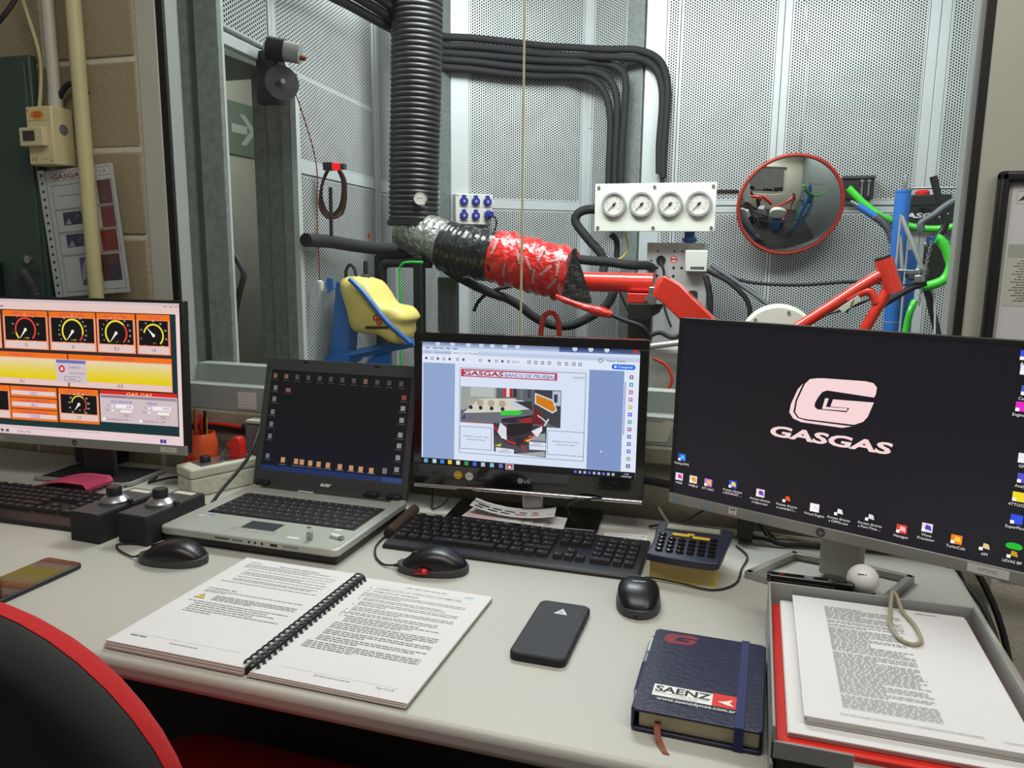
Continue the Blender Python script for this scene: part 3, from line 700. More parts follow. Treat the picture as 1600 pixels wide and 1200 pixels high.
    c.text('Medición con sonda 1 lado', -100, 107, 3.3, (70, 76, 96), 'C'); c.text('izquierdo del ralentí', -100, 101, 3.3, (70, 76, 96), 'C'); c.text('Medición con sonda 2 lado', 78, 108, 3.3, (70, 76, 96), 'C'); c.text('derecho del ralentí', 78, 102, 3.3, (70, 76, 96), 'C')
    for i, k in enumerate(((90, 100, 120), (60, 150, 160), (196, 80, 130), (180, 90, 150), (190, 190, 60), (90, 80, 200), (60, 170, 140), (170, 70, 140), (80, 100, 180), (70, 110, 160), (90, 90, 200), (120, 160, 120), (60, 70, 90))): c.border(194, 236 - i * 14, 201, 243 - i * 14, 2, k)
    c.rect(-212, 47, 211.5, 60, (14, 12, 16))
    for x, k in ((-206, (90, 170, 210)), (-188, (176, 206, 230)), (-172, (50, 130, 220)), (-156, (220, 190, 60)), (-139, (214, 224, 200)), (-122, (40, 150, 90)), (-105, (50, 100, 200)), (-88, (180, 190, 206)), (-70, (120, 190, 220)), (-52, (110, 110, 170))): c.rect(x, 50, x + 8, 58, k)
    c.rect(-39, 47.5, -22, 59.5, (150, 150, 166)); c.rect(-35, 50, -26, 58, (190, 36, 30)); c.poly([(-34, 51), (-30.5, 57), (-27, 51)], WHT)
    for i in range(9): c.rect(96 + i * 9, 51, 101 + i * 9, 56, (170, 180, 214) if i % 3 else (80, 110, 220))
    c.text('13:09', 195, 54, 3, (210, 214, 230), 'C'); c.text('20/04/2020', 195, 49.6, 3, (210, 214, 230), 'C'); c.disc(146, 96, 1.4, WHT, 8)
    c.build('display', M_SCREEN, s, PM @ MX.Translation((0, 0, 0.0003)))
    c = Canvas(unit=0.001)
    CM = PM @ MX.Translation((0, 0, 0.0026))
    c.disc(-135, 29, 8.6, (206, 158, 36)); c.rect(-141, 27.5, -129, 30.5, (226, 190, 80)); c.flush('gold_sticker', M_INK, low, CM)
    c.disc(-112, 28, 8.2, (206, 204, 190)); c.text('FULL HD', -112, 27, 2.4, (90, 90, 80), 'C'); c.flush('silver_sticker', M_INK, low, CM)
    c.disc(-9, 27, 5.6, (150, 152, 152)); c.ring(-9, 27, 2.4, 3.2, 20, 320, (60, 60, 64)); c.text('LG', -1, 23.6, 7.2, (196, 198, 198), 'L', 0.01); c.flush('brand_badge', M_INK, low, CM)
    for i in range(6): c.rect(70 + i * 18, 27, 76 + i * 18, 28, (90, 92, 96))
    c.build('button_marks', M_INK, low, CM)
    build(MB().box(-0.010, 0.034, 0.020, 0.040, 0.008, 0.13), 'neck', 'steel', t, bevel=0.004)
    build(MB().prism(rrect(0.30, 0.125, 0.012, 4, -0.002, 0.020), 0.0, 0.010), 'base', 'gloss_black', t, bevel=0.003)
monitor_manual()

def monitor_logo():
    t = thing('monitor', 'large angled monitor with a white racing logo and icons on a black desktop', 'monitor', (0.123, 1.248, DZ), R(-22.6))
    PM = panel_frame(0.086, 1.6); W, H = 0.54, 0.327
    s, ch = hp_shell(t, PM, W, H, 0.018, 'screen_black')
    c = Canvas(unit=0.001)
    c.grad(-264, 18, 264, 321, (25, 24, 31), (14, 14, 22), 12)
    P = (246, 214, 214)
    c.poly([(-31, 248.4), (-21, 249.5), (39, 251.8), (50, 250.3), (55.4, 244.5), (55, 235), (53, 229.2), (-15, 231.5), (-22, 228), (-27, 220), (-31.5, 210), (-31.5, 204), (-27, 200.5), (16.5, 202), (19.7, 208.8), (-8, 207.5), (-5, 219), (53.3, 221.7), (46.7, 199.4), (41, 191), (28.7, 184.6), (-43, 182.8), (-54, 184), (-60.5, 191), (-59, 210), (-49, 238), (-42, 246)], P,
           )
    c.poly([(-52, 238), (-61.6, 210), (-63.4, 191), (-56, 182.6), (-43, 180.6), (26, 181.8), (12, 177.4), (-50, 177), (-62.9, 181), (-69.7, 189.9), (-68.3, 203), (-59.5, 227.8)], P)
    c.poly([(-17, 219), (-11.5, 219.5), (-14.5, 206), (17, 208), (16.3, 204), (-20, 202)], P, [(0, 1, 2, 5), (2, 3, 4, 5)])
    c.text('GASGAS', -100, 148.5, 16.5, P, 'L', 0.035, 1, 0.28, 182)
    def ic(x, y, k, *lines):
        c.rect(x - 7, y - 6, x + 7, y + 7, k[0]); c.rect(x - 7, y - 6, x - 2.5, y - 1.5, WHT)
        if len(k) > 1: c.poly([(x - 3, y - 2), (x + 6, y - 3), (x + 4, y + 4), (x - 2, y + 5)], k[1])
        for i, q in enumerate(lines): c.text(q, x, y - 12.5 - i * 5.6, 3.9, (236, 226, 226), 'C')
    ic(-250, 84, ((40, 90, 220), (80, 190, 230)), 'Analog EWS'); ic(-253, 49, ((230, 220, 226), (220, 60, 180)), 'WIBE'); ic(-226, 49, ((230, 220, 214), (240, 150, 40)), 'WIBE-II'); ic(-198, 49, ((200, 120, 220), (240, 200, 60)), '4TT DAC')
    ic(-154, 55, ((50, 70, 220), (240, 220, 60)), 'Acceso directo', 'a EXHAUST ...'); ic(-106, 50, ((236, 220, 226), (100, 60, 190)), 'Acceso directo', 'a Injpro.exe'); ic(-62, 50, ((22, 22, 28), (230, 90, 40)), 'Acceso directo', 'a LambdaC1...'); ic(-18, 45, ((250, 240, 246), (240, 232, 240)), 'Virtual Engine')
    ic(19, 47, ((22, 22, 28), (236, 236, 236)), 'Acceso directo', 'a OilMix.exe'); ic(64, 49, ((22, 22, 28), (220, 216, 220)), 'Acceso directo', 'a Port-Time ...'); ic(108, 41, ((226, 60, 50), (250, 190, 190)), 'Hexagon'); ic(141, 51, ((236, 220, 226), (80, 60, 190)), 'Wave', 'Processor'); ic(179, 43, ((236, 130, 40), (250, 200, 60)), 'TurboCalc'); ic(214, 42, ((22, 22, 28), (224, 200, 150)), 'API')
    c.disc(247, 51, 10, (30, 190, 50), 16, 0.5); ic(247, 40, ((22, 22, 28), (200, 150, 40)), 'LEVAS BP')
    for x, y, k, q in ((234, 308, (60, 80, 220), 'ASIN'), (236, 289, (236, 230, 236), ''), (240, 262, (60, 100, 180), 'Carpeta'), (236, 240, (226, 40, 200), 'Engine B'), (246, 172, (240, 236, 240), 'GPA'), (248, 145, (90, 80, 210), 'Analysis'), (245, 119, (240, 220, 40), '4TTOOL'), (246, 88, (50, 80, 226), 'SuperFlow')): ic(x, y, (k,), q)
    c.build('display', M_SCREEN, s, PM @ MX.Translation((0, 0, 0.0006)))
    c = Canvas(unit=0.001); CM = PM @ MX.Translation((0, 0, 0.0034)); hp_logo(c, -5, 9, 7.2); c.flush('brand_badge', M_INK, ch, CM); c.rect(-157, 5, -143, 16, (226, 222, 216)); c.rect(-155, 12, -145, 14, (60, 60, 66)); c.ring(-150, 9.5, 2.4, 3.2, 0, 360, (190, 80, 80)); c.flush('energy_sticker', M_INK, ch, CM)
    c.rect(196, 3, 246, 16, (222, 222, 212)); c.text('OPTIMO', 221, 7, 4.6, (110, 110, 104), 'C'); c.flush('name_sticker', M_INK, ch, CM)
    for x in (-262, -200, -100): c.border(x, 4, x + 14, 14, 1.6, (124, 168, 186)); c.flush('film_mark', M_INK, ch, CM)
    # neck and the open loop foot (world coordinates)
    build(MB().box(-0.022, 0.045, 0.052, 0.072, 0.004, 0.24), 'neck', 'silver_plastic', t, bevel=0.006)
    loop = [V((0.090, 1.372, DZ + 0.006)), V((0.016, 1.261, DZ + 0.006)), V((0.195, 1.190, DZ + 0.006)), V((0.264, 1.325, DZ + 0.006)), V((0.197, 1.350, DZ + 0.006))]
    mb = MB()
    for a, b in zip(loop, loop[1:] + loop[:1]):
        d = (b - a).normalized(); m = frame_m((a + b) / 2, d, V((0, 0, 1)).cross(d)); L_ = (b - a).length / 2 + 0.005
        mb.box(-L_, L_, -0.006, 0.006, -0.006, 0.006, M=m)
    build(mb, 'foot_loop', 'silver_plastic', t, True, 0.0015)
monitor_logo()

# ================================================================== LAPTOP
def key_grid(t, rows, x0, y0, pitch, zf, h, m, gap=0.0025, name='key', sub_mark=True):
    """rows: list of (list of key widths in pitches; negative = gap); each key its own part, meshes shared by width"""
    cache = {}
    for ri, row in enumerate(rows):
        x = x0
        for wd in row:
            if wd < 0: x += -wd * pitch; continue
            k = round(wd, 2)
            cx = x + wd * pitch / 2; cy = y0 - ri * pitch
            M = MX.Translation((cx, cy, zf(cy)))
            if k not in cache:
                wx = wd * pitch - gap; wy = pitch - gap; tp = 0.0016 if gap > 0.002 else 0.0008
                mb = MB()
                vs = [(-wx / 2, -wy / 2, 0), (wx / 2, -wy / 2, 0), (wx / 2, wy / 2, 0), (-wx / 2, wy / 2, 0), (-wx / 2 + tp, -wy / 2 + tp, h), (wx / 2 - tp, -wy / 2 + tp, h), (wx / 2 - tp, wy / 2 - tp, h), (-wx / 2 + tp, wy / 2 - tp, h)]
                mb.add(vs, [(3, 2, 1, 0), (4, 5, 6, 7), (0, 1, 5, 4), (1, 2, 6, 5), (2, 3, 7, 6), (3, 0, 4, 7)])
                e = 0.0010; mx_, my_ = -wx * 0.22, wy * 0.12
                mb.add([(mx_ - e, my_ - e, h + 0.0001), (mx_ + e, my_ - e, h + 0.0001), (mx_ + e, my_ + e, h + 0.0001), (mx_ - e, my_ + e, h + 0.0001)], [(0, 1, 2, 3)], 1)
                cache[k] = build(mb, name, [m, 'white_plastic'], t, flat=True, M=M)
            else: dup(cache[k], t, M)
            x += wd * pitch

def laptop():
    t = thing('laptop', 'open silver and black laptop with dark desktop beside two knob boxes', 'laptop', (-0.818, 1.222, DZ), 0)
    W, D = 0.36, 0.28
    build(MB().box(-W / 2 + 0.004, W / 2 - 0.004, -D / 2 + 0.006, D / 2, 0.003, 0.018), 'chassis', 'black_plastic', t, bevel=0.003)
    top = build(MB().prism(rrect(W, D, 0.012, 4), 0.016, 0.030), 'palm_deck', 'laptop_silver', t, bevel=0.003)
    for x in (-0.15, 0.15):
        for y in (-0.11, 0.11): build(MB().cyl((x, y, 0), (x, y, 0.004), 0.007, n=12), 'rubber_foot', 'rubber', t)
    c = Canvas(unit=0.001)
    CM = MX.Translation((0, 0, 0.0302))
    c.rect(-150, 116, 150, 136, (58, 60, 60)); c.rect(-60, 118, -24, 124, (226, 226, 214)); c.flush('hinge_band', M_INK, top, CM); c.border(-54, -113, 42, -58, 1.0, (196, 198, 190)); c.rect(-38, -98, 30, -62, (40, 44, 50)); c.border(-50, -111, -7, -100, 0.7, (120, 126, 118)); c.border(-4, -111, 38, -100, 0.7, (120, 126, 118)); c.rect(-14, -109, 2, -102, (176, 180, 170)); c.flush('touchpad', M_INK, top, CM)
    for r4, k4 in (((-152, -72, -138, -66), (220, 200, 196)), ((-134, -62, -124, -55), (120, 150, 200)), ((68, -118, 92, -110), (214, 214, 206)), ((128, -58, 142, -52), (230, 230, 224))): c.rect(*r4, k4); c.flush('deck_sticker', M_INK, top, CM)
    build(MB().box(-0.148, 0.162, -0.048, 0.074, 0.0302, 0.0312), 'key_well', 'black_matte', t, bevel=0.0005)
    rows = [[0.85] * 18, [1] * 13 + [1.3, 1], [1.4] + [1] * 12 + [0.9, 1], [1.7] + [1] * 11 + [1.6, 1], [1.2] + [1] * 11 + [2.1, 1], [1, 1, 1, 1, 5, 1, 1, 1, 1, 1.15, 1.15]]
    key_grid(t, rows, -0.145, 0.062, 0.0198, lambda y: 0.0311, 0.0016, 'key_black', 0.0016)
    # front ports
    f = Canvas(unit=0.001)
    f.rect(-150, -13, 150, -6, (186, 190, 180))
    for x in (10, 22, 36): f.disc(x, -9, 2.6, (40, 40, 42), 10)
    f.rect(52, -11.5, 66, -6.5, (30, 30, 32)); f.rect(-60, -10.5, -30, -7.5, (70, 72, 70)); f.rect(-24, -10, -2, -8, (70, 72, 70))
    for i in range(10): f.rect(78 + i * 3, -11, 79.4 + i * 3, -6, (90, 92, 90))
    f.build('port_print', M_INK, top, frame_m((0, -D / 2 - 0.0004, 0.0325), (1, 0, 0), (0, 0, 1)))
    # lid
    LM = frame_m((-0.005, D / 2 + 0.002, 0.022), (1, 0, 0), (0, math.sin(R(15.4)), math.cos(R(15.4))))
    lid = build(MB().prism(rrect(0.358, 0.277, 0.010, 4, 0, 0.1385), -0.012, -0.0005, LM), 'lid', 'laptop_lid_grey', t, bevel=0.002)
    for a in ((-0.179, 0.179, 0.2515, 0.277), (-0.179, 0.179, 0.002, 0.038), (-0.179, -0.1645, 0.038, 0.2515), (0.1645, 0.179, 0.038, 0.2515)):
        bz = build(MB().box(*a, -0.004, 0.002, M=LM), 'lid_bezel', 'laptop_lid_grey', t, bevel=0.0008)
        if a[2] == 0.002: low = bz
    s = build(MB().box(-0.1645, 0.1645, 0.038, 0.2515, -0.003, 0.0, M=LM), 'screen', 'screen_black', t)
    c = Canvas(unit=0.001); c.grad(-164.5, 38, 164.5, 251.5, (10, 12, 26), (9, 9, 10), 8)
    c.rect(-164.5, 38, 164.5, 48, (28, 44, 92)); c.rect(120, 38, 164.5, 48, (40, 66, 116))
    G = (92, 84, 84)
    for i in range(12): c.rect(-156 + i * 27 - 4, 234, -156 + i * 27 + 5, 244, (112, 84, 72) if i in (0, 1, 8) else (72, 68, 68)); c.rect(-162 + i * 27, 229, -146 + i * 27, 230.4, (62, 60, 62))
    for y in (208, 184, 156, 130, 104, 62): c.rect(-156, y, -147, y + 10, (104, 106, 110)); c.rect(-160, y - 4, -143, y - 2.6, (70, 72, 76))
    c.rect(-126, 206, -114, 214, (130, 80, 76)); c.rect(-130, 202, -110, 203.2, (70, 60, 60))
    for y in (206, 184, 160, 130, 108, 84, 60): c.rect(146, y, 156, y + 10, (130, 130, 128) if y != 206 else (120, 60, 60)); c.rect(142, y - 4, 160, y - 2.6, (74, 74, 80))
    for i, x in enumerate((-118, -86, -72, -52, -32, -10, 18, 44, 66, 90)): c.rect(x, 56 - i * 0.4, x + 10, 67 - i * 0.4, (184, 138, 98)); c.rect(x - 4, 51, x + 14, 52.6, (92, 96, 120))
    c.rect(120, 54, 130, 66, (110, 106, 110))
    c.build('display', M_SCREEN, s, LM @ MX.Translation((0, 0, 0.0003)))
    c = Canvas(unit=0.001); c.text('acer', -5, 15.5, 8.4, (236, 236, 232), 'C', 0.04, 1.15, 0.3); c.rect(84, 14, 100, 15.4, (150, 150, 148)); c.build('lid_print', M_INK, low, LM @ MX.Translation((0, 0, 0.0024)))
    for x in (-0.083, 0.085): build(MB().box(x - 0.006, x + 0.006, 0.270, 0.2745, -0.001, 0.004, M=LM), 'latch', 'black_plastic', t, bevel=0.001)
    for x in (-0.155, 0.10, 0.15): build(MB().box(x - 0.015, x + 0.015, D / 2 - 0.012, D / 2 + 0.002, 0.028, 0.040), 'hinge', 'black_plastic', t, bevel=0.003)
laptop()
def usb_bits():
    t = thing('usb_stick', 'small silver usb stick standing upright on the laptop deck', 'usb stick', (-0.706, 1.110, DZ + 0.0302))
    build(MB().box(-0.005, 0.005, -0.003, 0.003, 0, 0.014), 'shell', 'steel', t, bevel=0.001); build(MB().box(-0.0045, 0.0045, -0.0026, 0.0026, 0.014, 0.022), 'plug', 'chrome', t, bevel=0.0005)
    t = thing('usb_dongle', 'tiny white usb dongle lying on the laptop corner', 'usb stick', (-0.668, 1.132, DZ + 0.0302), R(-18))
    build(MB().box(-0.012, 0.008, -0.005, 0.005, 0, 0.006), 'shell', 'white_plastic', t, bevel=0.0015); build(MB().box(0.008, 0.017, -0.004, 0.004, 0.001, 0.005), 'plug', 'steel', t, bevel=0.0005)
usb_bits()

# ================================================================== KEYBOARDS
FULL = [[1, -0.7, 1, 1, 1, 1, -0.5, 1, 1, 1, 1, -0.5, 1, 1, 1, 1, -0.3, 1, 1, 1],
        [1] * 13 + [2, -0.3, 1, 1, 1, -0.3, 1, 1, 1, 1],
        [1.5] + [1] * 12 + [1.5, -0.3, 1, 1, 1, -0.3, 1, 1, 1, 1],
        [1.75] + [1] * 12 + [1.25, -3.6, 1, 1, 1, 1],
        [1.25] + [1] * 11 + [2.75, -1.3, 1, -1.3, 1, 1, 1, 1],
        [1.25, 1.25, 1.25, 6.25, 1.25, 1.25, 1.25, 1.25, -0.3, 1, 1, 1, -0.3, 2, 1, 1]]
def keyboard(label, loc, rz, W=0.455, D=0.158, cable_to=None):
    t = thing('keyboard', label, 'keyboard', loc, rz, 'full-size black keyboards')
    prof = [(-D / 2, 0.0), (D / 2, 0.0), (D / 2, 0.013), (D / 2 - 0.012, 0.0150), (-D / 2 + 0.018, 0.009), (-D / 2 + 0.004, 0.007)]
    mb = MB(); mb.loft([[V((x, y, z)) for y, z in prof] for x in (-W / 2, W / 2)])
    build(mb, 'body', 'black_plastic', t, bevel=0.004, seg=3)
    zf = lambda y: 0.009 + (y + D / 2 - 0.018) * (0.006 / (D - 0.03)) - 0.001
    key_grid(t, FULL, -W / 2 + 0.009, D / 2 - 0.023, 0.0192 * W / 0.455, zf, 0.0075, 'key_black')
    return t
kc = keyboard('wide black keyboard in front of the central glossy monitor', (-0.381, 1.2625, DZ), R(0.3))
c_ = Canvas(unit=0.001); c_.disc(-8, 0, 2.6, (150, 150, 150), 10); c_.text('Logitech', -2, -1.6, 4, (170, 170, 170)); c_.build('brand_print', M_INK, kc, MX.Translation((0.19, 0.068, 0.0153)))
keyboard('black keyboard under the gauge monitor, partly out of frame', (-1.402, 1.150, DZ), R(1.5), 0.45, 0.175)

# ================================================================== MICE
def mouse(label, loc, rz, L=0.110, W=0.062, H=0.036, red=False):
    t = thing('mouse', label, 'mouse', loc, rz, 'black wired mice')
    n = 20
    def ring(u):
        s_ = u * 2 - 1
        k = max(1 - abs(s_) ** 2.6, 0.0) ** 0.5
        hw = W / 2 * k * (0.94 - 0.06 * s_); hh = H * (max(1 - ((u - 0.42) / 0.62) ** 2, 0)) ** 0.6 * (0.25 + 0.75 * k)
        hh = max(hh, 0.002); hw = max(hw, 0.002)
        y = -L / 2 + L * u; pts = []
        for i in range(n):
            a = 2 * PI * i / n; cx, cz = math.cos(a), math.sin(a)
            z = (cz if cz > 0 else cz * 0.25)
            zz = 0.35 * hh + (0.65 * hh * (abs(z) ** 0.75) if z > 0 else 0.35 * hh * cz)
            pts.append(V((hw * (abs(cx) ** 0.72) * (1 if cx >= 0 else -1) * (1 + 0.0 * z), y, max(zz, 0.0008))))
        return pts
    us = [0.0, 0.03, 0.08, 0.16, 0.26, 0.36, 0.46, 0.56, 0.66, 0.76, 0.85, 0.92, 0.97, 1.0]
    b = build(MB().loft([ring(u) for u in us]), 'shell', 'mouse_black', t, angle=70)
    # lower skirt, a slightly wider dark grey band
    def skirt(u, z0):
        s_ = u * 2 - 1; k = max(1 - abs(s_) ** 2.6, 0.0) ** 0.5; return max(W / 2 * k * (0.94 - 0.06 * s_), 0.002)
    rim = [V((skirt(u, 0) * 1.025, -L / 2 * 1.01 + L * 1.02 * u, 0.0)) for u in us] + [V((-skirt(u, 0) * 1.025, -L / 2 * 1.01 + L * 1.02 * u, 0.0)) for u in us[-2:0:-1]]
    mb = MB(); up_ = [V((p.x, p.y, 0.011 + 0.006 * abs(p.y) / L)) for p in rim]; mb.loft([rim, up_]); build(mb, 'skirt', 'dark_grey', t, bevel=0.002)
    wh = MB(); wm = frame_m((0, L * 0.25, H * 0.60), (0, 0, 1), (0, 1, 0)); wh.lathe([(0.006, -0.0035), (0.0085, -0.003), (0.0085, 0.003), (0.006, 0.0035)], wm, 16); build(wh, 'scroll_wheel', 'rubber', t)
    build(MB().tube([V((0, -L / 2 + L * u, max(p.z for p in ring(u)) + 0.0001)) for u in (0.62, 0.68, 0.74, 0.80, 0.86, 0.91, 0.95)], 0.0007, 6), 'button_gap', 'dark_grey', t)
    build(MB().tube([(0, L * 0.46, 0.008), (0, L * 0.56, 0.006)], [0.004, 0.0025], 10), 'strain_relief', 'rubber', t)
    return t
m1 = mouse('black mouse beside the phone, left of the open manual', (-0.910, 1.016, DZ), R(101), L=0.118, H=0.038)
m2 = mouse('black mouse with a red glowing flank in front of the central keyboard', (-0.482, 1.121, DZ), R(101), L=0.118, H=0.040, red=True)
c_ = Canvas(unit=0.001); c_.poly([(-20, 7), (10, 8), (14, 12), (8, 17), (-6, 18), (-16, 13)], (70, 10, 14)); c_.disc(2, 13.5, 3.6, (236, 30, 40), 10); c_.rect(-12, 7.6, 8, 9.4, (170, 18, 26)); c_.build('red_light', M_SCREEN, m2, frame_m((-0.0335, 0.010, 0.0), (0, -1, 0), (0.10, 0, 1)))
m3 = mouse('black mouse with white lettering near the calculator', (-0.143, 1.112, DZ), R(8), 0.118, 0.068, 0.038)
c_ = Canvas(unit=0.001); c_.text('logitech', 0, 0, 4.4, (220, 220, 220), 'C', 0.012); c_.build('brand_print', M_INK, m3, frame_m((0, -0.012, 0.0387), (1, 0, 0), (0, 1, 0.02)))
cable('mouse_cable', [(-0.974, 1.004, DZ + 0.006), (-0.99, 1.006, DZ + 0.003), (-1.03, 1.022, DZ + 0.003), (-1.052, 1.040, DZ + 0.003), (-1.040, 1.050, DZ + 0.003), (-0.99, 1.068, DZ + 0.003), (-0.955, 1.10, DZ + 0.0018)], 0.0016, 'rubber', 'thin black mouse cable running to the front of the laptop')
cable('mouse_cable', [(-0.547, 1.109, DZ + 0.006), (-0.57, 1.114, DZ + 0.003), (-0.60, 1.145, DZ + 0.003), (-0.622, 1.20, DZ + 0.003), (-0.625, 1.30, DZ + 0.003)], 0.0018, 'rubber', 'thin black mouse cable passing between laptop and central keyboard')
cable('mouse_cable', [(-0.152, 1.178, DZ + 0.006), (-0.14, 1.196, DZ + 0.006), (-0.093, 1.196, DZ + 0.004), (-0.038, 1.188, DZ + 0.003), (-0.004, 1.225, DZ + 0.003), (0.004, 1.29, DZ + 0.003), (0.012, 1.35, DZ + 0.003), (-0.008, 1.395, DZ + 0.003)], 0.0017, 'rubber', 'thin black mouse cable curving past the yellow book')

# ================================================================== PHONES
def phone(label, loc, rz, W, L, T, body, face, deco):
    t = thing('phone', label, 'phone', loc, rz)
    b = build(MB().prism(rrect(W, L, 0.011, 5), 0.0, T), 'body', body, t, bevel=0.0025, seg=3)
    f = build(MB().prism(rrect(W - 0.005, L - 0.005, 0.009, 5), T, T + 0.0005), 'front', face, t)
    c = Canvas(unit=0.001); deco(c); c.build('face_print', M_INK, f, MX.Translation((0, 0, T + 0.0006)))
    for y in (0.02, 0.04): build(MB().box(W / 2 - 0.0005, W / 2 + 0.0008, y, y + 0.012, T * 0.4, T * 0.75), 'side_button', body, t)
def d1(c): c.text('', 0, 0, 1, WHT)
phone('black smartphone lying face up by the chair, reflecting the gauges', (-1.072, 0.868, DZ), R(-1), 0.078, 0.165, 0.008, 'black_plastic', 'gloss_black', lambda c: c.rect(-6, 76, 6, 77, (40, 40, 44)))
def d2(c):
    c.poly([(-9, 42), (11, 42), (1, 60)], (206, 214, 216)); c.text('A', 1, 45, 7, (60, 66, 76), 'C'); c.disc(24, 44, 0.9, (180, 184, 190), 8)
phone('dark navy smartphone case with a silver triangle, beside the manual', (-0.241, 0.972, DZ), R(0), 0.076, 0.164, 0.011, 'phone_case', 'phone_case', d2)

# ================================================================== SPIRAL MANUAL
def manual():
    t = thing('manual', 'open comb-bound manual with printed white pages at the desk edge', 'book', (-0.573, 0.748, DZ + 0.0018), R(-0.4))
    PW, PH = 0.212, 0.297
    for sgn, th, nm in ((-1, 0.010, 'left_pages'), (1, 0.006, 'right_pages')):
        x0, x1 = (-PW - 0.006, -0.004) if sgn < 0 else (0.004, PW + 0.006)
        for k in range(3):
            e = 0.0012 * (k - 1)
            build(MB().box(x0 + e, x1 + e * 0.2, e, PH + e, th * k / 3, th * (k + 1) / 3 - 0.0003), 'page_block', 'paper_edge' if k < 2 else 'paper', t)
        build(MB().box(x0 - 0.001, x1, -0.001, PH + 0.001, -0.0001 + 0.0002, 0.0008), 'cover', 'red_plastic' if sgn < 0 else 'dark_grey', t)
        c = Canvas(unit=0.001); r2 = random.Random(11 + sgn); INK = (146, 146, 148)
        X0, X1 = (20, 188) if sgn < 0 else (24, 190)
        y = 272
        if sgn < 0:
            c.words(20, 281, 40, 2.2, INK, r2); c.words(76, 279, 150, 2.2, (130, 130, 130), r2); c.rect(20, 275, 190, 275.4, (190, 190, 190))
            for kind in 'PPPgpgpppgpgppgPgg':
                if kind == 'g': y -= 4; continue
                ind = 0 if kind == 'P' else 14; c.words(X0 + ind, y, X1, 1.6, INK, r2, r2.choice((1, 1, 0.96, 0.7, 0.9))); y -= 4.6
            c.text('4.7.3 FUNCTIONAL TEST', 20, 177, 3.2, (70, 70, 72), 'L', 0.01); y = 171
            c.words(20, y, 188, 1.6, INK, r2); c.words(20, y - 4.6, 60, 1.6, INK, r2)
            c.flush('page_print', M_INK, t, MX.Translation((x0, 0.0012, th - 0.0001)))
            c.poly([(20, 144), (38, 144), (29, 159)], (120, 110, 60)); c.poly([(22.4, 145.4), (35.6, 145.4), (29, 156.6)], (236, 208, 60)); c.rect(28.3, 148.5, 29.7, 153.5, (50, 46, 30)); c.flush('warning_symbol', M_INK, t, MX.Translation((x0, 0.0012, th - 0.0001)))
            for k in range(4): c.words(50, 157 - k * 4.2, 188, 1.6, INK, r2, (1, 1, 1, 0.5)[k])
            for k, (a, f) in enumerate(((20, 1), (34, 0.8), (34, 0.9), (34, 0.7), (34, 1), (34, 0.3))): c.words(a, 134 - k * 6, 188, 1.6, INK, r2, f)
            c.rect(20, 28, 190, 28.4, (190, 190, 190)); c.words(20, 22, 46, 2.2, (130, 130, 130), r2); c.words(86, 19, 130, 1.6, (180, 180, 180), r2)
        else:
            c.words(78, 282, 146, 2.2, (140, 140, 140), r2); c.rect(176, 280, 190, 283.5, (160, 190, 206)); c.rect(24, 275, 192, 275.4, (200, 200, 200))
            c.rect(24, 263, 192, 271, (222, 224, 226)); c.text('5    CALIBRATION OF OPERATING PARAMETERS', 25, 264.8, 4.4, (84, 84, 88), 'L', 0.012, 1, 0, 152)
            c.text('5.1   CALIBRATION OF THE SENSOR', 25, 254.6, 3.0, (84, 84, 88), 'L', 0.01, 1, 0, 86)
            y = 247
            for ind, f in ((0, 1), (0, 1), (0, 0.4), (-1, 0), (10, 0.8), (10, 0.85), (-1, 0), (10, 1), (10, 1), (10, 0.3), (-1, 0), (10, 1), (10, 1), (10, 0.5), (-1, 0), (10, 0.9), (0, 0.9), (-1, 0), (10, 0.75), (16, 0.95), (16, 0.7), (16, 0.6), (-1, 0), (8, 1), (8, 1), (8, 1), (8, 0.8), (-1, 0), (8, 1), (8, 1), (8, 0.4), (-1, 0), (8, 1), (8, 0.9), (8, 0.4), (-1, 0), (0, 1), (0, 1), (0, 1), (0, 0.45)):
                if ind < 0: y -= 2.6; continue
                if ind == 10 and f < 1: c.words(X0 + 2, y, X0 + 5, 1.6, INK, r2)
                c.words(X0 + ind, y, X1, 1.6, INK, r2, f); y -= 4.9
            c.rect(24, 24, 192, 24.4, (196, 196, 196)); c.text('Page 27 of 38', 188, 17, 3, (130, 130, 130), 'R'); c.words(80, 18, 130, 1.5, (190, 190, 190), r2)
        ox = x0 if sgn < 0 else x0
        c.build('page_print', M_INK, t, MX.Translation((ox, 0.0012, th - 0.0001)))
    # comb binding
    build(MB().tube([(0, 0.004, 0.004), (0, PH - 0.002, 0.004)], 0.0052, 12), 'comb_spine', 'black_plastic', t)
    proto = None
    for i in range(24):
        y = 0.012 + i * 0.0119; M = MX.Translation((0, y, 0))
        if proto is None:
            mb = MB(); arc = [(-0.0105 * math.cos(PI * k / 8), 0.0, 0.006 + 0.0105 * math.sin(PI * k / 8)) for k in range(9)]
            mb.tube([V(p) for p in arc] + [V((0.0125, 0, 0.0048))], 0.0032, 6, sq=0.4); proto = build(mb, 'comb_ring', 'black_plastic', t, M=M)
        else: dup(proto, t, M)
manual()

